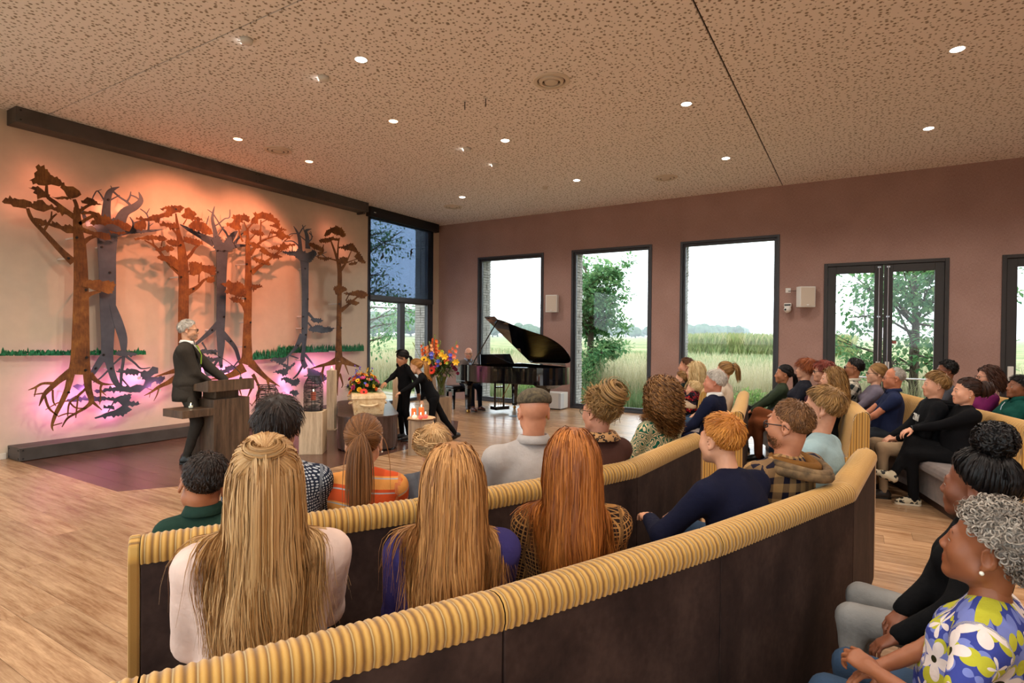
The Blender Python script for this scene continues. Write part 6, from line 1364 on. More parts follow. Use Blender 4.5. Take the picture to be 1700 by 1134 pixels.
# --- on stage
suitm = fabric('charcoal_suit', '#3a352f')
def sp_ex(i):
    collar(i, m_shirtw, .04, open_=.35); suit(i, m_shirtw, fabric('green_tie', '#8fb83a'), suitm); glasses(i['R'], i['c'], i['s'], m_tort, i['o'], w=.0032)
    for q in (-1, 1): cuff(i, m_shirtw, q)
    P = i['P']; s = i['S']; b = MB()
    n = 20; b.loft([[tuple(P+A_([rx*math.cos(2*PI*j/n), -.005+ry*math.sin(2*PI*j/n), z])) for j in range(n)] for rx, ry, z in ((.195, .155, -.17), (.2, .16, -.1), (.19, .15, .0), (.175, .14, .1))], True); b.build('jacket_skirt', suitm, i['o'], True)
person('grey-haired man in a charcoal suit and green tie speaking at the lectern', pos(313, 548, 6.95), 47, sex='m', pel=.93, lean=1, yaw=8, shu=.635, legs='stand', topm=suitm, top='suit_jacket', thick=.008, botm=suitm, skin='#cf9a78', belly=.02, w=1.08,
       wrw={1: (2.12, -7.2, .98), -1: (2.13, -6.98, .98)}, curl=22, hair=(lambda h, o: (short_hair(h, 1600, (.03, .05), .0013, .25, fwd=.02), brows(h), beard(h, 700, .016)), h_white), extras=sp_ex, group='people on the stage', res=.015, hres=.0055)
blackt = fabric('black_jersey', '#0b0b0d')
def g1_ex(i):
    for q in (-1, 1):
        b = MB()
        for k in range(2): b.loft([[tuple(i['SH'][q]+A_([q*(.0+.03*j/7), .055*math.cos(a)*1.1, .05+.018*(j % 2)+.055*math.sin(a)*.2-.02*k])) for j in range(8)] for a in np.linspace(-1.4, 1.4, 9)], False)
        b.build('shoulder_ruffle', blackt, i['o'], True)
person('taller girl in black with dark braided hair laying a flower on the coffin', pos(668, 594, 8.45), 246, sex='c', pel=.76, lean=6, yaw=-18, pitch=-24, legs='stand', s=.80, hs=.94, topm=blackt, top='black_top', botm=blackt, skin='#b9825f', shoem=mat('black_white_trainer', '#2a2a2c', .5), w=.9,
       wrw={1: tuple(at(633, 642, 8.15)), -1: (3.47, -4.80, .72)}, curl=18, hair=(lambda h, o: (pony(h, 900, tie=(0, -.1, -.02), L=.26, spread=.011, parent=o), braid(h, [(-.03, .06, .12), (-.035, .0, .135), (-.03, -.06, .115), (-.01, -.1, .04)], .008), braid(h, [(.03, .06, .12), (.035, .0, .135), (.03, -.06, .115), (.01, -.1, .04)], .008), brows(h)), h_black), extras=g1_ex, group='people on the stage')
person('smaller girl in black with a long fair ponytail leaning towards the coffin', pos(690, 609, 8.42), 214, sex='c', pel=.62, lean=30, pitch=-8, legs='stand', s=.74, hs=.93, topm=blackt, top='black_top', botm=blackt, skin='#d9a886', shoem=m_shoe_b, w=.92, feet={1: ((.08, -.34, .07), (0, 1, .2)), -1: ((-.07, -.16, .07), (0, 1, .1))},
       wrw={-1: tuple(at(658, 656, 8.1)), 1: tuple(at(700, 668, 8.35))}, curl=60, hair=(lambda h, o: (pony(h, 1000, tie=(0, -.108, .055), L=.36, spread=.016, curl=.006, parent=o), brows(h)), h_gold), group='people on the stage')
blaz = fabric('taupe_blazer', '#6f645f')
person('bald pianist in a taupe blazer and light blue shirt behind the piano', pos(778, 587, 12.15), -22, seat=.49, sex='m', lean=10, yaw=-30, topm=blaz, top='blazer', thick=.008, botm=navyt, skin='#dba285', shoem=mat('brown_shoe', '#6b3b2a', .4), wr={1: (.14, .44, .78), -1: (-.16, .44, .78)}, feet={1: ((.14, .52, .085), (0, 1, .6)), -1: ((-.1, .42, .085), (0, 1, .6))},
       hair=(lambda h, o: (brows(h), beard(h, 260, .006, .001)), h_grey), extras=lambda i: (collar(i, fabric('pale_blue_shirt', '#a9bdd8'), .04), suit(i, fabric('pale_blue_shirt', '#a9bdd8'), None, blaz), glasses(i['R'], i['c'], i['s'], m_blackf, i['o'])), group='people on the stage')
# --- front benches
person('boy with short dark hair in a dark green shirt at the far left', pos(338, 803, 2.25), 148, sex='c', roll=12, pitch=-14, lean=4, topm=fabric('dark_green_shirt', '#233a30'), botm=khaki, skin='#a86a48', hs=.97, hair=(lambda h, o: (short_hair(h, 1800, (.018, .03), .0011, .35, cap=.006), brows(h)), h_dark), extras=lambda i: collar(i, fabric('dark_green_shirt', '#233a30'), .04, open_=.4), group=FR, shoem=mat('grey_trainer', '#8a8a8c', .6), **NR)
person('person with thick dark hair in a dotted navy blouse', pos(462, 708, 2.45), 140, sex='f', yaw=-4, lean=-2, topm=fabric('navy_dots', '#2a3040', '#c9cdd2', 'dots'), botm=denim, skin='#c88f70', hair=(lambda h, o: (short_hair(h, 2300, (.04, .065), .0011, .2, cap=.020, mess=.15, k=6, taper=.05), brows(h)), h_dark), extras=lambda i: collar(i, fabric('navy_plain', '#2a3040'), .03), group=FR, **NR)
person('girl with a brown ponytail in an orange striped shirt', pos(604, 733, 2.6), 133, sex='c', yaw=-2, lean=-4, topm=fabric('orange_stripes', '#d9582c', '#eda155', 'stripe', extra=('#b9b4b4',)), botm=denim, skin='#d9a584', hs=.98, hair=(lambda h, o: (pony(h, 2000, tie=(0, -.113, .042), L=.36, r=.0011, spread=.014, nt=900, parent=o, off=.009), brows(h)), hair_mat('#4a2c17', '#9a6538')), extras=lambda i: earring(i, 1, m_pearl), group=FR, **NR)
def b8(h, o):
    short_hair(h, 1800, (.03, .05), .0012, .08, cap=.007, mess=.1, taper=.04); braid(h, [(-.095, .0, .05), (-.092, -.055, .02), (-.055, -.112, -.005), (.0, -.13, -.02), (.055, -.115, -.005)], .014); braid(h, [(-.082, .02, .09), (-.088, -.055, .07), (-.048, -.12, .045), (.035, -.126, .03)], .013); brows(h)
person('small blonde child with plaited hair in a grey frilled dress', pos(722, 743, 2.75), 120, seat=.40, sex='c', lean=0, topm=fabric('grey_dress', '#5d6066'), botm=fabric('grey_dress', '#5d6066'), skin='#dfae8d', hs=.9, hair=(b8, h_blonde), group=FR, **NR)
m_cap, t = newmat('olive_tweed'); n1 = t.noise(t.coord(), 60, 3); t.color(t.ramp(n1, [(.35, '#3b3226'), (.65, '#64573f')])); t.b.inputs['Roughness'].default_value = .95; t.bump(n1, .3, .003)
def cap_ex(i):
    R, c, s = i['R'], i['c'], i['s']; pr = xf_prims([ell((0, -.012, .062), (.092, .114, .064), rotm(0, -10, 0), k=.02), ell((0, .05, .062), (.078, .062, .036), rotm(0, -14, 0), k=.03), ell((0, -.02, .0), (.2, .3, .045), rotm(0, -9, 0), k=.012, sub=True)], R, c, s)
    v, Q = nets(pr, .005, folds(5, .002, 22.)); g = finish('flat_cap', quad_mesh('flat_cap', v, Q), m_cap, i['o'], True)
    br = xf_prims([ell((0, .112, .05), (.06, .045, .007), rotm(0, -16, 0), k=.01)], R, c, s); v, Q = nets(br, .005); finish('cap_peak', quad_mesh('cap_peak', v, Q), m_cap, g, True); collar(i, fabric('stone_shirt', '#b3aba6'), .045, open_=.3, spread=.006)
person('man in an olive flat cap and stone grey shirt', pos(886, 683, 3.0), 140, sex='m', yaw=-12, lean=-4, topm=fabric('stone_shirt', '#b3aba6'), botm=greyj, skin='#d0906f', w=1.08, hair=(lambda h, o: (beard(h, 600, .012), brows(h)), hair_mat('#6e4a33', '#8a6044')), extras=cap_ex, group=FR, **NR)
leo = fabric('leopard_trim', '#b98a58', '#2c1c12', 'leopard', s=1.6)
m_leoo, t = newmat('leopard_collar'); vo = t.n('TexVoronoi'); vo.inputs['Scale'].default_value = 45; t.l(t.coord(), vo.inputs['Vector']); d_ = vo.outputs['Distance']; t.color(t.mix(t.math('MULTIPLY', t.math('GREATER_THAN', d_, .2), t.math('LESS_THAN', d_, .48)), '#b98a58', '#2c1c12')); t.b.inputs['Roughness'].default_value = .9
person('woman with a messy blonde updo and leopard collar on a brown jacket', pos(995, 683, 3.2), 150, sex='f', yaw=8, lean=-4, topm=fabric('brown_jacket', '#4a2e26'), botm=denim, skin='#cf9478', hair=(lambda h, o: (bun(h, 2200, tie=(0, -.082, .088), R=.044, r=.0012, m=1000, messy=2.2), short_hair(h, 900, (.03, .06), .0010, .8, mess=1.2), brows(h)), h_dblond), extras=lambda i: (collar(i, m_leoo, .05, r=.028, open_=.25, thick=.012, spread=.03), glasses(i['R'], i['c'], i['s'], m_tort, i['o'], True)), group=FR, **NR)
person('woman with long brown curls in a green and cream patterned blouse', pos(1099, 657, 4.05), 156, sex='f', yaw=-14, lean=-5, topm=fabric('green_cream', '#d9c39a', '#1f5f4a', 'maze'), botm=fabric('black_trousers', '#121214'), skin='#cf9478', hair=(lambda h, o: (long_hair(h, 1400, .25, .0018, curl=.02, k=26, vol=.035, side=1., pull=(0, -.05, 0), grav=.5), brows(h)), hair_mat('#4a2c18', '#a0703f')), group=FR, **NR)
# --- nearest bench
def h12(h, o):
    long_hair(h, 4400, .56, .00105, k=14, vol=.012, pull=(0, -.05, 0), side=.9, grav=.62, wob=.10, wave=.012); d = scalp(1500, h.rs, up=.045); tie = A_([0, -.092, .096]); h.add(*tubes(h.geo(d, tie, off=.016), .0013, .0012, rs=h.rs))
    td = uvec(tie-C0); m = 420; k = 14; a0 = h.rs.uniform(-.5, .5, m); t = np.linspace(0, 1, k)[None]; e1 = A_([1., 0, 0]); e2 = np.cross(td, e1); c = tie+td*.03; th_ = -2.3+4.6*t+a0[:, None]*.2; R1 = .042+h.rs.normal(size=(m, 1))*.006; ww = .022*h.rs.normal(size=(m, 1))*.55
    h.add(*tubes(c+(R1*np.cos(th_))[..., None]*-e2*.62+(R1*np.sin(th_))[..., None]*e1+(ww+.004*np.cos(th_))[..., None]*td, .0014, .0013, ref=c, rs=h.rs))
    p = tie+td*.03+A_([0, 0, -.018])+h.rs.normal(size=(700, 3))*.010; v = np.tile(td*.5+A_([0, 0, -.6]), (700, 1)); h.add(*tubes(h.fall(p, v/np.linalg.norm(v, axis=1)[:, None], .36*h.rs.uniform(.7, 1., 700), 14, h.rs.uniform(.022, .04, 700), .4, wob=.08), .0013, ref=tie, rs=h.rs)); brows(h)
person('woman with very long blonde half-up hair and a bun, in a pale pink top', pos(441, 797, 1.66), 143, sex='f', lean=-3, w=1.12, topm=fabric('pale_pink_top', '#e8cabb'), botm=denim, skin='#d9a584', hair=(h12, h_blonde), group=SR, res=.013, hres=.0056)
person('woman with straight long light brown hair in a purple jumper', pos(752, 800, 1.78), 128, sex='f', lean=-5, w=1.02, topm=fabric('purple_jumper', '#383063'), botm=fabric('beige_check', '#a08060', '#3a2a20', 'grid'), skin='#d9a584', hair=(lambda h, o: (long_hair(h, 4400, .52, .00105, k=14, vol=.010, pull=(0, -.05, 0), side=1.2, grav=.62, wob=.1, wave=.010), brows(h)), hair_mat('#7a4a24', '#d49a5c')), group=SR, res=.013, hres=.0056)
person('woman with straight red-brown hair in a brown checked jacket', pos(950, 768, 2.02), 124, sex='f', lean=-4, topm=fabric('brown_check', '#2a1b14', '#a3733f', 'grid', s=1.0), botm=fabric('black_trousers', '#121214'), skin='#d9a584', hair=(lambda h, o: (long_hair(h, 4000, .42, .00105, k=13, vol=.010, pull=(0, -.05, 0), side=1.2, grav=.62, wob=.1, wave=.008), brows(h)), hair_mat('#6e3515', '#c87a36')), group=SR, res=.013, hres=.0056)
person('ginger-haired boy in a navy sweatshirt leaning forward', pos(1196, 730, 2.62), 152, sex='c', yaw=-4, lean=14, w=1.05, topm=fabric('navy_sweatshirt', '#13152a'), botm=khaki, skin='#d99f7d', hs=.97, wrw={-1: tuple(at(1078, 862, 2.75)), 1: (8.15, -8.15, .60)}, curl=25, hair=(lambda h, o: (short_hair(h, 2300, (.028, .048), .0012, .3, cap=.008, fwd=.03, mess=.35, taper=.09), brows(h)), h_ginger), group=SR, **NR)
plaid16 = fabric('tan_navy_plaid', '#b08a5a', '#23202e', 'plaid', s=1.5)
person('man with glasses and a beard in a tan plaid hooded shirt', pos(1310, 706, 2.8), 148, sex='m', yaw=16, lean=-8, w=1.1, topm=plaid16, botm=denim, skin='#c98a68', hair=(lambda h, o: (short_hair(h, 2200, (.014, .026), .0011, .4, cap=.005, taper=.09), beard(h, 1200, .014), brows(h)), hair_mat('#4a2f1d', '#94663c')), extras=lambda i: (glasses(i['R'], i['c'], i['s'], m_blackf, i['o'], w=.003), tag_hood(i, fabric('brown_hood', '#7a5226'), mat('plaid_rim', '#6b5438', .9, noise=.7, nscale=18))), group=SR, **NR)
person('woman with short fair hair in a light blue jumper', pos(1366, 677, 3.3), 166, sex='f', yaw=4, lean=-6, w=1.02, topm=fabric('light_blue_jumper', '#9fb9bd'), botm=denim, skin='#d29a7c', hair=(lambda h, o: (short_hair(h, 2200, (.035, .055), .0012, .25, cap=.009, fwd=.02, k=6, taper=.06), brows(h)), h_dblond), extras=lambda i: earring(i, -1, m_brass, .004), group=SR, **NR)
# --- right block
FR2 = dict(res=.021, hres=.0086)
navys = fabric('navy_suit', '#141930')
person('white-haired man in a navy suit seen in profile', pos(1186, 634, 5.9), 178, sex='m', yaw=6, lean=-2, topm=navys, top='suit_jacket', thick=.01, botm=navys, skin='#c9866a', w=1.05, arms='thigh', hair=(lambda h, o: (short_hair(h, 1300, (.035, .06), .0017, .3, cap=.010), brows(h)), h_white), extras=lambda i: (collar(i, m_shirtw, .045, open_=.3), suit(i, fabric('pale_blue_shirt', '#a9bdd8'), None, navys)), group=RB, **FR2)
redfl = fabric('black_red_floral', '#17131a', '#b3262e', 'floral', s=.7, extra=('#3a2f3a', '#8a3040', '#e0c080'))
person('small blond child in a black floral top sitting on a lap', pos(1151, 646, 7.45), 186, seat=.62, sex='c', lean=4, hs=.86, topm=redfl, botm=fabric('brown_houndstooth', '#7a4a30', '#d8c0a0', 'dots', s=3.), skin='#dca888', wr={1: (.02, .2, .84), -1: (-.03, .24, .82)}, hair=(lambda h, o: (short_hair(h, 900, (.035, .055), .0017, .35, cap=.009, mess=.5), brows(h)), h_pale), group=RB, **FR2)
person('woman with long wavy blonde hair holding the child', pos(1153, 616, 7.95), 184, sex='f', yaw=8, lean=-4, topm=redfl, botm=fabric('black_trousers', '#121214'), skin='#dfae90', hair=(lambda h, o: (long_hair(h, 1500, .33, .0019, curl=.008, k=14, vol=.03, side=.7, pull=(0, .0, 0)), brows(h)), h_pale), group=RB, **FR2)
person('man with brushed-up brown hair beside the long-haired blonde woman', pos(1139, 608, 8.35), 190, sex='m', lean=-2, topm=fabric('dark_green_jumper', '#24332f'), botm=navyt, skin='#c98f70', hair=(lambda h, o: (short_hair(h, 900, (.03, .055), .0018, .6, cap=.008), brows(h)), h_brown), group=RB, **FR2)
person('small fair-haired boy in a dark jacket in front of the brown-haired man', pos(1131, 629, 8.05), 190, seat=.58, sex='c', lean=2, hs=.87, topm=fabric('dark_green_jumper', '#24332f'), botm=denim, skin='#dca888', hair=(lambda h, o: (short_hair(h, 800, (.03, .05), .0017, .3), brows(h)), h_dblond), group=RB, **FR2)
person('woman with a blonde ponytail hidden behind the man in the navy suit', pos(1202, 617, 7.1), 176, sex='f', lean=-4, topm=fabric('cream_blouse', '#d8c8b4'), botm=denim, skin='#dfae90', hair=(lambda h, o: (pony(h, 900, tie=(0, -.105, .075), L=.22, r=.0018, spread=.03, out=.9, parent=o), brows(h)), h_dblond), group=RB, **FR2)
person('woman with a black ponytail in an olive green blouse', pos(1301, 621, 7.7), 190, sex='f', yaw=3, lean=-10, topm=fabric('olive_blouse', '#303a2a'), botm=fabric('black_trousers', '#121214'), skin='#b87a55', legs='cross', arms='thigh', hair=(lambda h, o: (pony(h, 1000, tie=(0, -.11, -.005), L=.26, r=.0018, spread=.02, parent=o), brows(h)), h_black), group=RB, **FR2)
person('smiling woman with a copper bob in a dark cardigan', pos(1338, 612, 7.1), 190, sex='f', yaw=3, lean=-8, topm=fabric('dark_cardigan', '#1f2029'), botm=fabric('rust_skirt', '#7d4426'), skin='#dba585', legs='cross', hair=(lambda h, o: (short_hair(h, 1300, (.07, .11), .0018, .25, cap=.014, k=8, taper=.02), brows(h)), hair_mat('#6e2f14', '#b0602c')), group=RB, **FR2)
person('woman with short dark red hair and glasses', pos(1367, 617, 6.65), 192, sex='f', lean=-6, topm=fabric('wine_top', '#4a2a30'), botm=denim, skin='#d79f80', hair=(lambda h, o: (short_hair(h, 1300, (.05, .08), .0018, .4, cap=.014, k=7, taper=.03), brows(h)), h_auburn), extras=lambda i: glasses(i['R'], i['c'], i['s'], m_tort, i['o']), group=RB, **FR2)
person('woman with long wavy light brown hair in a black dress', pos(1381, 629, 6.1), 184, sex='f', yaw=10, lean=-6, topm=fabric('black_dress', '#0c0c0e'), botm=fabric('black_trousers', '#121214'), skin='#dba585', sleeve='long', hair=(lambda h, o: (long_hair(h, 1600, .27, .0018, curl=.009, k=14, vol=.022, side=.7, pull=(0, -.12, 0)), brows(h)), h_dblond), group=RB, **FR2)
pl28 = fabric('dark_check_shirt', '#20282a', '#c9c0ae', 'plaid', s=2.2)
person('man with black hair, glasses and a goatee in a checked shirt', pos(1417, 611, 7.3), 186, sex='m', pitch=4, lean=-8, topm=pl28, botm=navyt, skin='#a86f4c', hair=(lambda h, o: (short_hair(h, 1000, (.02, .035), .0017, .5, cap=.012), beard(h, 260, .014, .0016, 'goatee'), brows(h)), h_black), extras=lambda i: (glasses(i['R'], i['c'], i['s'], m_blackf, i['o'], w=.003), collar(i, pl28, .04)), group=RB, **FR2)
person('woman with glasses and tied-back fair hair in a grey lilac blouse', pos(1455, 620, 7.0), 190, sex='f', lean=-8, topm=fabric('lilac_grey_blouse', '#716a78'), botm=fabric('black_trousers', '#121214'), skin='#dfae90', arms='thigh', sleeve='half', hair=(lambda h, o: (pony(h, 1000, tie=(0, -.1, -.03), L=.1, r=.0017, spread=.018, parent=o), brows(h)), h_dblond), extras=lambda i: glasses(i['R'], i['c'], i['s'], m_blackf, i['o']), group=RB, **FR2)
nshirt = fabric('navy_short_sleeved_shirt', '#222a48')
person('balding older man in a navy short-sleeved shirt, hand on his knee', pos(1484, 628, 6.45), 186, sex='m', lean=-6, belly=.05, w=1.14, topm=nshirt, sleeve='short', botm=fabric('slate_trousers', '#33383f'), skin='#c9805c', arms='thigh', hair=(lambda h, o: (short_hair(h, 500, (.012, .02), .0014, .2, up=-.005, hz=[-.085, -.075, -.02, .0, .02, .2, .2, .2, .2], cap=.003), brows(h)), h_grey), extras=lambda i: (collar(i, nshirt, .04), glasses(i['R'], i['c'], i['s'], m_tort, i['o'], w=.0014)), group=RB, **FR2)
def hood31(i):
    tag_hood(i, fabric('black_hoodie', '#0e0f12')); b = MB(); sp_ = i['sp']
    T = lambda x, z: sp_(.42+z, -.128+.25*x*x)+A_([x, 0, 0])
    for pts in ([(-.085, .10), (-.075, .0), (-.06, .06), (-.045, .0), (-.03, .10)], [(-.02, 0), (.0, .10), (.02, 0)], [(-.011, .04), (.011, .04)], [(.075, .09), (.05, .10), (.035, .08), (.05, .055), (.07, .04), (.065, .01), (.035, .005)]): b.tube([T(x, z) for x, z in pts], .0055, 5)
    b.build('chest_lettering', mat('hoodie_print', '#d6d2c8', .8), i['o'])
person('fair-haired teenage boy in a black hoodie with white lettering', pos(1553, 639, 5.6), 190, sex='m', lean=-6, hs=.98, topm=fabric('black_hoodie', '#0e0f12'), thick=.008, botm=khaki, skin='#d79f80', arms='lap', shoem=mat('dark_brown_shoe', '#2a2019', .5), hair=(lambda h, o: (short_hair(h, 1500, (.045, .075), .0016, .45, cap=.014, fwd=.05, mess=.4, k=7), brows(h)), h_dblond), extras=hood31, group=RB, **FR2)
person('man with curly black hair and glasses half hidden behind the teenage boy', pos(1571, 615, 7.1), 190, sex='m', lean=-6, topm=fabric('grey_jumper', '#4a4c52'), botm=navyt, skin='#8a5538', hair=(lambda h, o: (curls(h, 900, .009, .0022, .014), brows(h)), h_black), extras=lambda i: glasses(i['R'], i['c'], i['s'], m_blackf, i['o']), group=RB, **FR2)
tr_, t = newmat('black_cream_trainer'); vo = t.n('TexVoronoi'); vo.inputs['Scale'].default_value = 26; t.l(t.coord(), vo.inputs['Vector']); t.color(t.mix(t.math('LESS_THAN', vo.outputs['Distance'], .42), '#cbbd9f', '#1c1b19')); t.b.inputs['Roughness'].default_value = .7
person('broad woman with a dark messy bun in black, legs crossed, pale trainers', pos(1604, 650, 5.3), 188, sex='f', yaw=2, lean=-4, w=1.32, belly=.06, full=1., topm=fabric('black_jersey_top', '#0c0c0f'), botm=fabric('black_leggings', '#0e0e10'), skin='#dca283', legs='cross', shoem=tr_, sole=m_sole, wr={1: (.02, .40, .70), -1: (.06, .42, .69)}, hair=(lambda h, o: (bun(h, 1500, tie=(0, -.1, .03), R=.06, r=.0018, m=420, messy=.5), brows(h)), hair_mat('#1a0f0b', '#452a1e')), extras=lambda i: (earring(i, -1, m_pearl), MB().tube([i['WR'][1]+A_([.0, .0, .0])+.03*A_([math.cos(q), 0, math.sin(q)]) for q in np.linspace(0, 2*PI, 13)], .006, 6, False).build('watch', m_black, i['o'])), group=RB, **FR2)
person('woman with glasses and wavy brown hair in a purple cardigan', pos(1640, 626, 6.4), 192, sex='f', lean=-8, topm=fabric('purple_cardigan', '#6a1c50'), botm=denim, skin='#d79a7c', hair=(lambda h, o: (long_hair(h, 1400, .16, .0018, curl=.010, k=12, vol=.02, side=.4, pull=(0, -.4, 0)), brows(h)), hair_mat('#2a1712', '#5f3c2c')), extras=lambda i: glasses(i['R'], i['c'], i['s'], m_tort, i['o']), group=RB, **FR2)
person('dark-haired woman in an emerald green zip top at the right edge', pos(1692, 643, 6.0), 198, sex='f', pitch=6, lean=-10, topm=fabric('emerald_top', '#12483f'), botm=fabric('black_trousers', '#121214'), skin='#8f5a3c', hair=(lambda h, o: (short_hair(h, 1300, (.05, .08), .0018, .2, cap=.010), brows(h)), h_black), extras=lambda i: (collar(i, fabric('emerald_top', '#12483f'), .05, open_=.3), MB().tube([i['sp'](.7, -.105), i['sp'](.62, -.13), i['sp'](.55, -.132)], .004, 6).build('zip', m_chrome, i['o'])), group=RB, **FR2)
# --- right foreground
def h36(h, o): bun(h, 2400, tie=(0, -.035, .13), R=.035, r=.0013, m=300, messy=.2, off=.02); puff(h, (0, -.05, .178), .066, 1900); brows(h)
person('woman with a black topknot in a black jacket and grey trousers', pos(1622, 808, 2.08), 172, sex='f', yaw=-18, lean=-2, topm=fabric('black_jacket', '#0a0a0c'), thick=.012, botm=fabric('pale_grey_trousers', '#8d8a86'), skin='#7d4a32', wrw={-1: tuple(at(1492, 1056, 1.95)), 1: tuple(at(1478, 1040, 2.1))}, curl=30, hair=(h36, h_black), group='guests at the right edge', **NR)
flor = fabric('blue_floral', '#3c4590', '#e2d3cc', 'floral', s=.85, extra=('#7680c0', '#b8b436', '#2e2a14'))
person('grey-haired woman in a blue floral top, hands clasped, nearest at the right', pos(1646, 910, 1.56), 165, sex='f', yaw=-6, pitch=8, lean=-4, w=1.25, belly=.05, full=.7, topm=flor, sleeve='short', botm=denim, skin='#8f5636', wrw={-1: tuple(at(1450, 1112, 1.55)), 1: tuple(at(1432, 1122, 1.62))}, palm={-1: (-.3, .2, 1.), 1: (.6, .0, .8)}, curl={-1: 45, 1: 20}, nk=.70, shu=.59, hair=(lambda h, o: (curls(h, 2400, .010, .0012, .026, k=11, hz=[-.085, -.075, -.04, .022, .036, .052, .07, .08, .085]), brows(h)), h_greycurl), extras=lambda i: earring(i, -1, m_pearl, .006), group='guests at the right edge', res=.012, hres=.0042)
# ================================================================ flowers
FC = {k: mat('petal_'+k, c, .55, noise=.18, nscale=60) for k, c in dict(orange='#e8691c', yellow='#f0b81e', pink='#d1487f', purple='#6a3fa8', red='#e0361c', coral='#ee7a55', blue='#5b63c9', peach='#f0a468', wine='#6b1a34', lime='#b7bf3a').items()}
m_leaf, t = newmat('cut_foliage'); a_ = t.n('Attribute', attribute_name='rnd'); t.color(t.ramp(a_.outputs['Fac'], [(.1, '#2c421d'), (.6, '#5f7a30'), (.95, '#93a04a')])); t.b.inputs['Roughness'].default_value = .5
m_stem = mat('green_stem', '#7c8a3c', .5); m_disc = mat('flower_disc', '#3a2412', .9, noise=.4, nscale=120)
def petal_ring(mb, n, r0, r1, w, z0, z1, ph=0., cup=.3):
    for k in range(n):
        a = ph+2*PI*k/n; c, s_ = math.cos(a), math.sin(a); P = []
        for u, ww in ((0, .35), (.45, 1.), (.8, .9), (1., .3)):
            r = r0+(r1-r0)*u; z = z0+(z1-z0)*u+cup*r1*u*u
            for q in (-1, 1): P.append((r*c-q*w*ww*s_, r*s_+q*w*ww*c, z+abs(q)*.0))
        mb.add(P, [(0, 1, 3, 2), (2, 3, 5, 4), (4, 5, 7, 6)])
def fl_rose(): 
    mb = MB(); petal_ring(mb, 7, .1, 1., .5, 0, .05, 0, .15); petal_ring(mb, 6, .08, .78, .42, .1, .25, .4, .3); petal_ring(mb, 5, .05, .5, .33, .2, .45, .1, .4); petal_ring(mb, 4, .02, .25, .25, .35, .62, .6, .3); return mb
def fl_daisy(): mb = MB(); petal_ring(mb, 15, .25, 1., .16, 0, .02, 0, .12); petal_ring(mb, 15, .25, .86, .15, .04, .08, .2, .12); return mb
def fl_star(): mb = MB(); petal_ring(mb, 6, .05, 1., .3, 0, .35, 0, .1); petal_ring(mb, 3, .03, .7, .25, .1, .5, .5, .1); return mb
FMESH = {}
def flower(parent, kind, col, p, nrm, r, name=None):
    key = (kind, col)
    if key not in FMESH:
        mb = {'rose': fl_rose, 'daisy': fl_daisy, 'star': fl_star}[kind](); me = bpy.data.meshes.new('flower'); me.from_pydata(mb.v, [], mb.f); me.materials.append(FC[col]); me.update(); FMESH[key] = me
    o = bpy.data.objects.new(name or {'rose': 'rose', 'daisy': 'gerbera', 'star': 'lily'}[kind], FMESH[key]); COL.objects.link(o); o.parent = parent
    o.location = p; o.rotation_euler = Vector(nrm).to_track_quat('Z', 'Y').to_euler(); o.scale = (r, r, r); o.matrix_parent_inverse = Matrix.Translation(-parent.location) if parent.name in WBASE else Matrix()
    if kind == 'daisy': part('disc', MB().ball((0, 0, .06), (.3, .3, .12), 10, 6), m_disc, o, smooth=True)
    return o
def leaf_mesh(name, items, m, parent=None):
    """items: (base, dir, length, width, rnd) -> one mesh of folded two-quad leaves"""
    V = []; Q = []; A = []
    for p, d, L, w_, r in items:
        p, d = A_(p, float), uvec(d); s_ = uvec(np.cross(d, A_([.13, .2, 1.]))); n_ = np.cross(s_, d); o = len(V)
        V += [p, p+d*L*.5+s_*w_+n_*w_*.3, p+d*L-n_*L*.12, p+d*L*.5-s_*w_+n_*w_*.3, p+d*L*.5]; Q += [(o, o+1, o+2, o+4), (o, o+4, o+2, o+3)]; A += [r]*5
    me = quad_mesh(name, A_(V), A_(Q), A_(A)); return finish(name, me, m, parent)
rs = np.random.RandomState(21)
# --- arrangement on the coffin
bc = at(604, 641, 8.25); bc[2] = .755
g = wthing('flower_arrangement', 'low mixed flower arrangement lying on the coffin lid', 'flowers', tuple(bc))
it = []
for k in range(620):
    th = rs.uniform(0, 2*PI); el = rs.uniform(-.05, 1.25); d = A_([math.cos(th)*math.cos(el), math.sin(th)*math.cos(el), math.sin(el)]); L = rs.uniform(.1, .2)*(1.2 if el > .9 else 1.); p = bc+d*A_([.2, .2, .13])*rs.uniform(.3, .95)+A_([0, 0, .02]); it.append((p, d+rs.normal(size=3)*.3+A_([0, 0, .15]), L*.8, rs.uniform(.010, .018), rs.uniform()))
leaf_mesh('foliage', it, m_leaf, g)['kind'] = 'stuff'
part('moss_base', MB().ball((bc[0], bc[1], .775), (.2, .2, .05), 16, 8), mat('moss', '#35431f', .95), g, smooth=True)
cols = [('rose', 'orange'), ('rose', 'yellow'), ('rose', 'pink'), ('star', 'purple'), ('daisy', 'yellow'), ('rose', 'coral'), ('star', 'yellow'), ('rose', 'peach'), ('star', 'pink'), ('star', 'blue')]
for k in range(62):
    th = k*2.399; el = .12+1.2*((k % 31)/31.)**.8; d = A_([math.cos(th)*math.cos(el), math.sin(th)*math.cos(el), math.sin(el)]); kd, cl = cols[k % len(cols)]
    flower(g, kd, cl, tuple(bc+d*A_([.25, .25, .24])*rs.uniform(.85, 1.05)+A_([0, 0, .02])), d, rs.uniform(.022, .042))
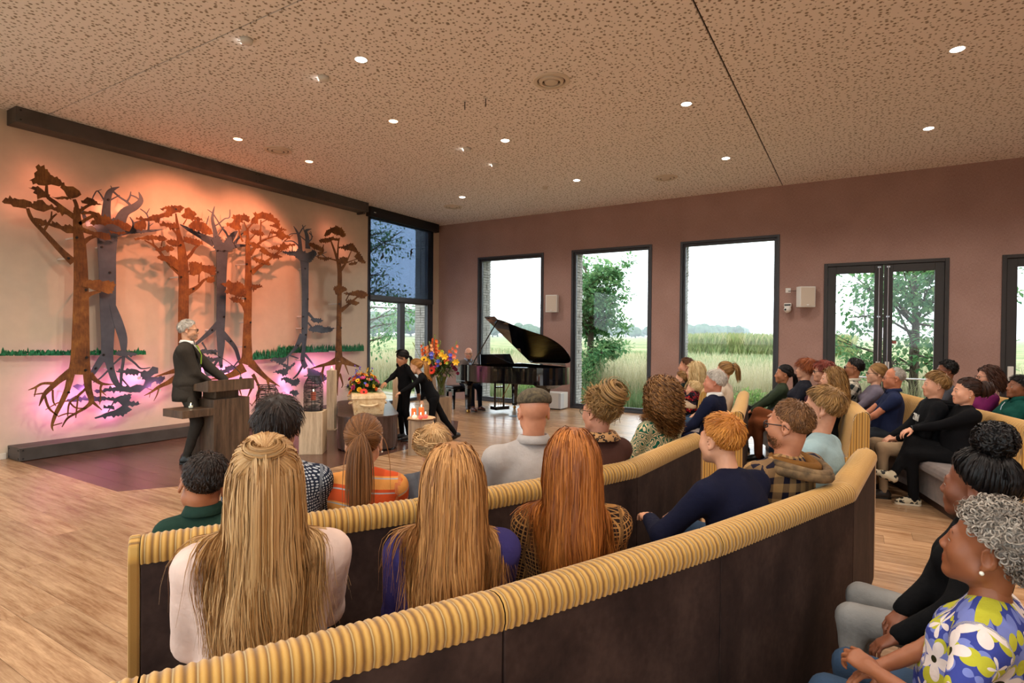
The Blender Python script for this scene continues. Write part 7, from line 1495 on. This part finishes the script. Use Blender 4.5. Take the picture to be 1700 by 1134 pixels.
for k in range(9):
    th = rs.uniform(0, 6.28); e = bc+A_([.13*math.cos(th), .13*math.sin(th), rs.uniform(.28, .38)]); part('sprig', MB().tube([bc+A_([0, 0, .05]), (bc+e)/2+A_([0, 0, .06]), e], .003, 5), m_stem, g)
    for q in range(5): flower(g, 'star', ('yellow', 'purple', 'blue')[k % 3], tuple(e-A_([0, 0, .022*q])+rs.normal(size=3)*.012), rs.normal(size=3)+A_([0, 0, .5]), .014)
# --- single gerberas laid on the lid
tip = at(604, 648, 7.95); tip[2] = .775; hnd = at(652, 656, 8.08)
g = wthing('single_gerbera', 'red-orange gerbera with a long stem held by the smaller girl', 'flower', tuple(tip)); flower(g, 'daisy', 'red', tuple(tip), (.6, -.6, .5), .055); part('stem', MB().tube([tip, (tip+hnd)/2+A_([0, 0, .012]), hnd], .004, 6), m_stem, g)
tp2 = at(582, 648, 8.0); tp2[2] = .768; g = wthing('fallen_gerbera', 'orange gerbera lying at the left edge of the coffin lid', 'flower', tuple(tp2)); flower(g, 'daisy', 'orange', tuple(tp2), (-.3, -.7, .5), .045); part('stem', MB().tube([tp2, tp2+A_([.2, -.0, -.005])], .004, 6), m_stem, g)
# --- tall vase bouquet
vx, vy, vz = 3.05, -3.72, .541; VT = A_([vx, vy, vz+.33])
g = wthing('vase_bouquet', 'tall glass vase of gladioli, sunflowers and gerberas', 'flowers', (vx, vy, vz))
part('vase', MB().lathe([(.07, 0), (.075, .01), (.098, .33), (.092, .33), (.068, .02), (.002, .018)], (vx, vy, vz), 28), m_glasst, g, smooth=True)
part('water', MB().lathe([(.066, .022), (.08, .2), (.002, .201)], (vx, vy, vz), 24), m_glass, g, smooth=True)
mb = MB()
for k in range(34): a = rs.uniform(0, 6.28); b = a+rs.uniform(1.5, 3.5); mb.tube([(vx+.05*math.cos(a), vy+.05*math.sin(a), vz+.03), (vx+.085*math.cos(b), vy+.085*math.sin(b), vz+.34)], .0045, 5)
part('stems', mb, m_stem, g)
it = []
for k in range(520):
    th = rs.uniform(0, 2*PI); el = rs.uniform(-.5, 1.1); d = A_([math.cos(th)*math.cos(el), math.sin(th)*math.cos(el), math.sin(el)]); p = VT+A_([0, 0, .12])+d*A_([.2, .2, .2])*rs.uniform(.3, 1.); it.append((p, d+rs.normal(size=3)*.35, rs.uniform(.07, .14), rs.uniform(.01, .02), rs.uniform(0, .8)))
leaf_mesh('foliage', it, m_leaf, g)['kind'] = 'stuff'
D0 = 9.36
def glad(tippx, basepx, cl, nfl, bl=True):
    a, b = at(*basepx, D0+rs.uniform(-.12, .12)), at(*tippx, D0+rs.uniform(-.12, .12)); st = part('gladiolus', MB().tube([VT, a*.6+VT*.4+A_([0, 0, .02]), a, b], [.006, .006, .005, .002], 6), m_stem, g)
    for k in range(nfl):
        u = k/max(1, nfl-1)*.72; p = a*(1-u)+b*u; s_ = 1 if k % 2 else -1; o = flower(g, 'star', cl, tuple(p-CF*.02+CR*s_*.022), -CF*.8+CR*s_*.8+A_([0, 0, .3]), .052*(1-.55*u)); 
    for k in range(5):
        u = .76+.05*k; p = a*(1-u)+b*u; MB().tube([p, p+CR*(1 if k % 2 else -1)*.012+A_([0, 0, .028])], [.007, .002], 6).build('bud', m_stem, g)
for tp_, bs_, cl, n_ in (((722, 556), (721, 585), 'orange', 9), ((713, 568), (714, 588), 'peach', 6), ((702, 570), (706, 588), 'orange', 5), ((731, 566), (731, 595), 'lime', 3), ((759, 567), (749, 596), 'coral', 6), ((751, 577), (744, 600), 'orange', 3), ((685, 569), (699, 597), 'lime', 0), ((728, 580), (728, 592), 'orange', 4)): glad(tp_, bs_, cl, n_)
for px, py, kd, cl, r in ((704, 597, 'daisy', 'yellow', .062), (709, 601, 'daisy', 'yellow', .066), (716.5, 615, 'daisy', 'red', .07), (738, 593, 'star', 'yellow', .06), (733, 589, 'star', 'yellow', .05), (757, 602, 'star', 'yellow', .06), (728, 600, 'star', 'blue', .04), (716, 588, 'star', 'blue', .045), (717, 594, 'star', 'blue', .035), (727, 607, 'star', 'blue', .03), (748, 596, 'star', 'purple', .035), (748, 590, 'star', 'blue', .035), (709, 609, 'rose', 'wine', .03), (715, 607, 'rose', 'wine', .028), (722, 609, 'rose', 'pink', .025), (752, 606, 'rose', 'wine', .035), (757, 614, 'rose', 'wine', .03), (760, 620, 'rose', 'wine', .03), (754, 611, 'rose', 'wine', .035), (731, 604, 'rose', 'peach', .025), (742, 603, 'star', 'lime', .03), (724, 604, 'rose', 'coral', .025)):
    flower(g, kd, cl, tuple(at(px, py, D0-.12)), -CF+A_([rs.uniform(-.3, .3), rs.uniform(-.3, .3), .35]), r, 'sunflower' if (kd, cl) == ('daisy', 'yellow') else None)

# ================================================================ outdoors
m_ground, t = newmat('meadow_ground'); v = t.coord(); X, Y, Z = t.xyz(v)
n1 = t.noise(v, .35, 4); n2 = t.noise(t.coord(scale=(.25, 1, 1)), .12, 3); mead = t.ramp(t.math('ADD', t.math('MULTIPLY', n1, .5), t.math('MULTIPLY', n2, .5)), [(.36, '#5f7546'), (.5, '#8c8f66'), (.64, '#a8a07a')])
t.color(t.mix(t.math('LESS_THAN', t.math('ADD', Y, t.math('MULTIPLY', n1, 1.2)), 1.7), mead, '#a79d8c')); t.b.inputs['Roughness'].default_value = 1.; t.b.inputs['Specular IOR Level'].default_value = .1
gr = part('ground', MB().box((-700, -120, -.3), (400, 1200, -.1)), m_ground, None); gr['kind'] = 'structure'
def veg_mat(name, stops, tr=.25):
    m, t = newmat(name); a = t.n('Attribute', attribute_name='rnd'); c = t.ramp(a.outputs['Fac'], stops); t.color(c); t.b.inputs['Roughness'].default_value = .7; t.b.inputs['Specular IOR Level'].default_value = .2
    tl = t.n('BsdfTranslucent'); t.l(c, tl.inputs[0]); mx = t.n('MixShader'); mx.inputs[0].default_value = .45; t.l(t.b.outputs[0], mx.inputs[1]); t.l(tl.outputs[0], mx.inputs[2]); t.l(mx.outputs[0], t.t.nodes['Material Output'].inputs[0])
    return m
m_grass = veg_mat('meadow_grass_blades', [(0, '#738a5e'), (.35, '#969f78'), (.6, '#b0a780'), (1, '#d2c7a6')])
m_green = veg_mat('oak_leaf', [(0, '#4a7a52'), (.5, '#74a06a'), (1, '#aac688')]); m_bush = veg_mat('bush_leaf', [(0, '#6a9650'), (1, '#b4ca7c')])
m_bark2 = mat('tree_bark', '#5a4c40', .95, noise=.3, nscale=14, bump=.4); m_corn = veg_mat('corn_leaf', [(0, '#6d8450'), (.6, '#959d68'), (1, '#b8ae84')])
def blades(name, lab, x0, x1, y0, y1, n, h0, h1, w_, bias, seed, cull=True, dens=None):
    r = np.random.RandomState(seed); u = r.uniform(0, 1, n); y = y0+(y1-y0)*u**1.6; x = r.uniform(x0, x1, n)-(y-y0)*.45*0
    if cull:   # keep what the windows look on to
        k = []
        for i in range(n):
            X_, Y_, z_ = proj((x[i], y[i], .3)); k.append(z_ > 0 and 560 < X_ < 1760)
        x, y = x[k], y[k]
    n = len(x); h = r.uniform(h0, h1, n); a = r.uniform(0, 6.28, n); ww = w_*r.uniform(.6, 1.3, n)*(1+y*.06); ln = r.normal(size=(n, 2))*.16*h[:, None]
    B = np.stack([x, y, np.full(n, -.1)], 1); S = np.stack([np.cos(a)*ww, np.sin(a)*ww, 0*a], 1); M = B+np.stack([ln[:, 0]*.35, ln[:, 1]*.35, h*.6], 1); T = B+np.stack([ln[:, 0], ln[:, 1], h], 1)
    V = np.stack([B-S, B+S, M+S*.8, M-S*.8, T+S*.15, T-S*.15], 1).reshape(-1, 3); o = np.arange(n)[:, None]*6; Q = np.concatenate([o+A_([[0, 1, 2, 3]]), o+A_([[3, 2, 4, 5]])]); at_ = np.clip(bias+r.normal(size=n)*.22+.12*np.sin(x*1.1)+.12*np.sin(y*.7+x), 0, 1)
    ob = finish(name, quad_mesh(name, V, Q, np.repeat(at_, 6)), m_grass); tag(ob, lab, 'grass', kind='stuff'); return ob
blades('meadow_grass', 'mixed green meadow grass outside the windows', -26, 16, 2.2, 34, 38000, .25, .6, .010, .38, 1)
blades('straw_grass', 'tall straw-coloured grass close outside the windows', -9, 14, 3.2, 9, 18000, .6, 1.15, .006, .97, 2)
blades('verge_grass', 'bright green weeds along the gravel outside the windows', -6, 13, 1.5, 3.4, 6000, .1, .42, .012, .12, 4)
blades('side_grass', 'pale straw grass outside the corner window', -26, -3, -3, 9, 18000, .45, .95, .010, .75, 3)
def tree(name, lab, x, y, h, cr, nl, m, leaf=.09, seed=1, trunk=.16, low=.25, kind=None, grp='trees outside', aspect=.8):
    r = np.random.RandomState(seed); g = wthing(name, lab, 'tree', (x, y, -.1), grp); B = []; mb = MB(); T = A_([x, y, h*.62]); mb.tube([(x, y, -.15), (x+.05, y, h*.3), T], [trunk, trunk*.75, trunk*.4], 9); tips = []
    for k in range(30):
        u = r.uniform(low, .95); th = r.uniform(0, 6.28); s0 = A_([x, y, -.1+(h*.62)*min(1, u*1.1)]); d = A_([math.cos(th), math.sin(th), r.uniform(-.05, .8)]); L = cr*r.uniform(.6, 1.05)*(1.15-.45*abs(u-.45)); e = s0+d*L; m_ = (s0+e)/2+r.normal(size=3)*.1+A_([0, 0, .1]); mb.tube([s0, m_, e], [trunk*.3, trunk*.2, .012], 5)
        for q in range(7):
            c = s0+(e-s0)*r.uniform(.35, 1.1)+r.normal(size=3)*cr*.13; tips.append(c); mb.tube([m_*.5+e*.5, c], [.012, .005], 4)
    part('trunk', mb, m_bark2, g); it = []
    for k in range(nl):
        c = tips[r.randint(len(tips))]; d = r.normal(size=3); p = c+d*cr*.085*A_([1.2, 1.2, aspect]); it.append((p, d+A_([0, 0, -.3]), leaf*r.uniform(.6, 1.2), leaf*.3, np.clip(.45+.2*r.normal()+.1*d[2], 0, 1)))
    lf = leaf_mesh('leaves', it, m, g); lf['kind'] = 'stuff'; return g
def on_y(px, py, v):
    d = ray(px, py); return CAMP+d*((v-CAMP[1])/d[1])
q = on_y(978, 600, 4.2); tree('oak_tree', 'leafy tree outside the window right of the piano', q[0], 4.2, 5.4, .95, 9500, m_green, .14, 5, .12, .1)
q = on_y(1515, 600, 3.6); tree('oak_tree', 'young oak with large leaves outside the double doors', q[0], 3.6, 5.4, 1.45, 5200, m_green, .14, 8, .1, .14)
q = on_x(575, 600, -5.); tree('oak_tree', 'tree whose branches show through the blind in the corner window', -5.2, q[1]-.3, 6.6, 2.3, 6500, m_green, .14, 11, .15, .2)
q = on_x(712, 540, -16.); tree('distant_oak_tree', 'small tree seen past the pier of the corner window', -16, q[1]+1.0, 4.6, 1.5, 1500, m_green, .2, 13, .12, .2)
def bush(lab, x, y, r0, h, n, seed, m=None):
    r = np.random.RandomState(seed); it = []
    for k in range(n):
        d = r.normal(size=3); d /= np.linalg.norm(d); d[2] = abs(d[2]); it.append((A_([x, y, -.1])+d*A_([r0, r0, h])*r.uniform(.4, 1), d+r.normal(size=3)*.5, .1*r.uniform(.6, 1.3), .022, r.uniform()))
    g = wthing('bush', lab, 'bush', (x, y, -.1), 'bushes outside'); leaf_mesh('leaves', it, m or m_bush, g)['kind'] = 'stuff'; mb = MB()
    for k in range(6): a = r.uniform(0, 6.28); mb.tube([(x, y, -.1), (x+r0*.5*math.cos(a), y+r0*.5*math.sin(a), h*.7)], [.012, .004], 5)
    part('twigs', mb, m_bark2, g)
for px, yy, r0, h, n, sd, lab in ((1010, 2.6, .5, .45, 900, 1, 'low green bush at the foot of the window right of the piano'), (1245, 2.5, .55, .5, 900, 2, 'low green bush at the right foot of the widest window'), (875, 2.3, .5, .4, 700, 3, 'low green bush seen under the grand piano'), (1155, 9., .6, .7, 500, 4, 'small dark bush out in the meadow'), (1528, 2.4, .5, .5, 700, 5, 'low green bush outside the double doors'), (966, 3.1, .6, 1.5, 1500, 6, 'dense shrub below the leafy tree right of the piano')):
    q = on_y(px, 620, yy); bush(lab, q[0], yy, r0, h, n, sd, m_green if sd in (4, 6) else None)
# --- maize field and dark hedge line
r = np.random.RandomState(9); n = 5200; xx = r.uniform(-16, 9, n); yy = r.uniform(38, 52, n); it = []
for k in range(n):
    X_, Y_, z_ = proj((xx[k], yy[k], 1.))
    if not (1130 < X_ < 1720): continue
    hh = r.uniform(1.85, 2.25)-.1*max(0, (1180-X_)/50.)
    for q in range(2): a = r.uniform(0, 6.28); it.append(((xx[k], yy[k], -.1+hh*.45*q), (math.cos(a)*.35, math.sin(a)*.35, 1.), hh*.55, .07, r.uniform(0, .75)+.25*q))
o = leaf_mesh('maize_field', it, m_corn); tag(o, 'band of tall maize at the far side of the meadow', 'crop', kind='stuff')
# --- far tree line in the haze
mb = MB(); r = random.Random(4); V = []
def crown(seed):
    r = random.Random(seed); mb = MB()
    for k in range(9): mb.ball((r.uniform(-3, 3), r.uniform(-3, 3), r.uniform(3, 7)), (r.uniform(1.8, 3), r.uniform(1.8, 3), r.uniform(1.6, 2.8)), 9, 6)
    mb.tube([(0, 0, 0), (0, 0, 4)], .4, 6); return mb
m_far = mat('distant_foliage', '#3f5a38', .9, noise=.25, nscale=.8)
crowns = []
for s_ in range(4):
    me = bpy.data.meshes.new('far_tree'); b = crown(s_); me.from_pydata(b.v, [], b.f); me.materials.append(m_far); me.polygons.foreach_set('use_smooth', np.ones(len(me.polygons), bool)); me.update(); crowns.append(me)
for k in range(64):
    px = 596+k*10.2+r.uniform(-5, 5)
    if 728 < px < 790 or 905 < px < 950 or 1085 < px < 1130: continue
    D_ = r.uniform(380, 560) if px > 1000 else r.uniform(300, 430); q = at(px, 560, D_); o = bpy.data.objects.new('far_tree', crowns[k % 4]); COL.objects.link(o); sc_ = r.uniform(.75, 1.25)*(1. if px > 730 else 1.6)
    o.location = (q[0], q[1], -.1); o.rotation_euler = (0, 0, r.uniform(0, 6)); o.scale = (sc_*1.2, sc_*1.2, sc_); tag(o, 'tree in the pale blue line along the horizon', 'tree', 'far trees on the horizon')
hz_, t = newmat('morning_haze'); t.t.nodes.remove(t.b); vs = t.n('VolumeScatter'); vs.inputs['Color'].default_value = (.86, .94, 1., 1); vs.inputs['Density'].default_value = .0011; t.l(vs.outputs[0], t.t.nodes['Material Output'].inputs['Volume'])
o = part('haze', MB().box((-680, 55, -.09), (380, 900, 16)), hz_, None); tag(o, 'pale morning haze over the distant fields', 'haze', kind='stuff')
SC.cycles.volume_bounces = 0
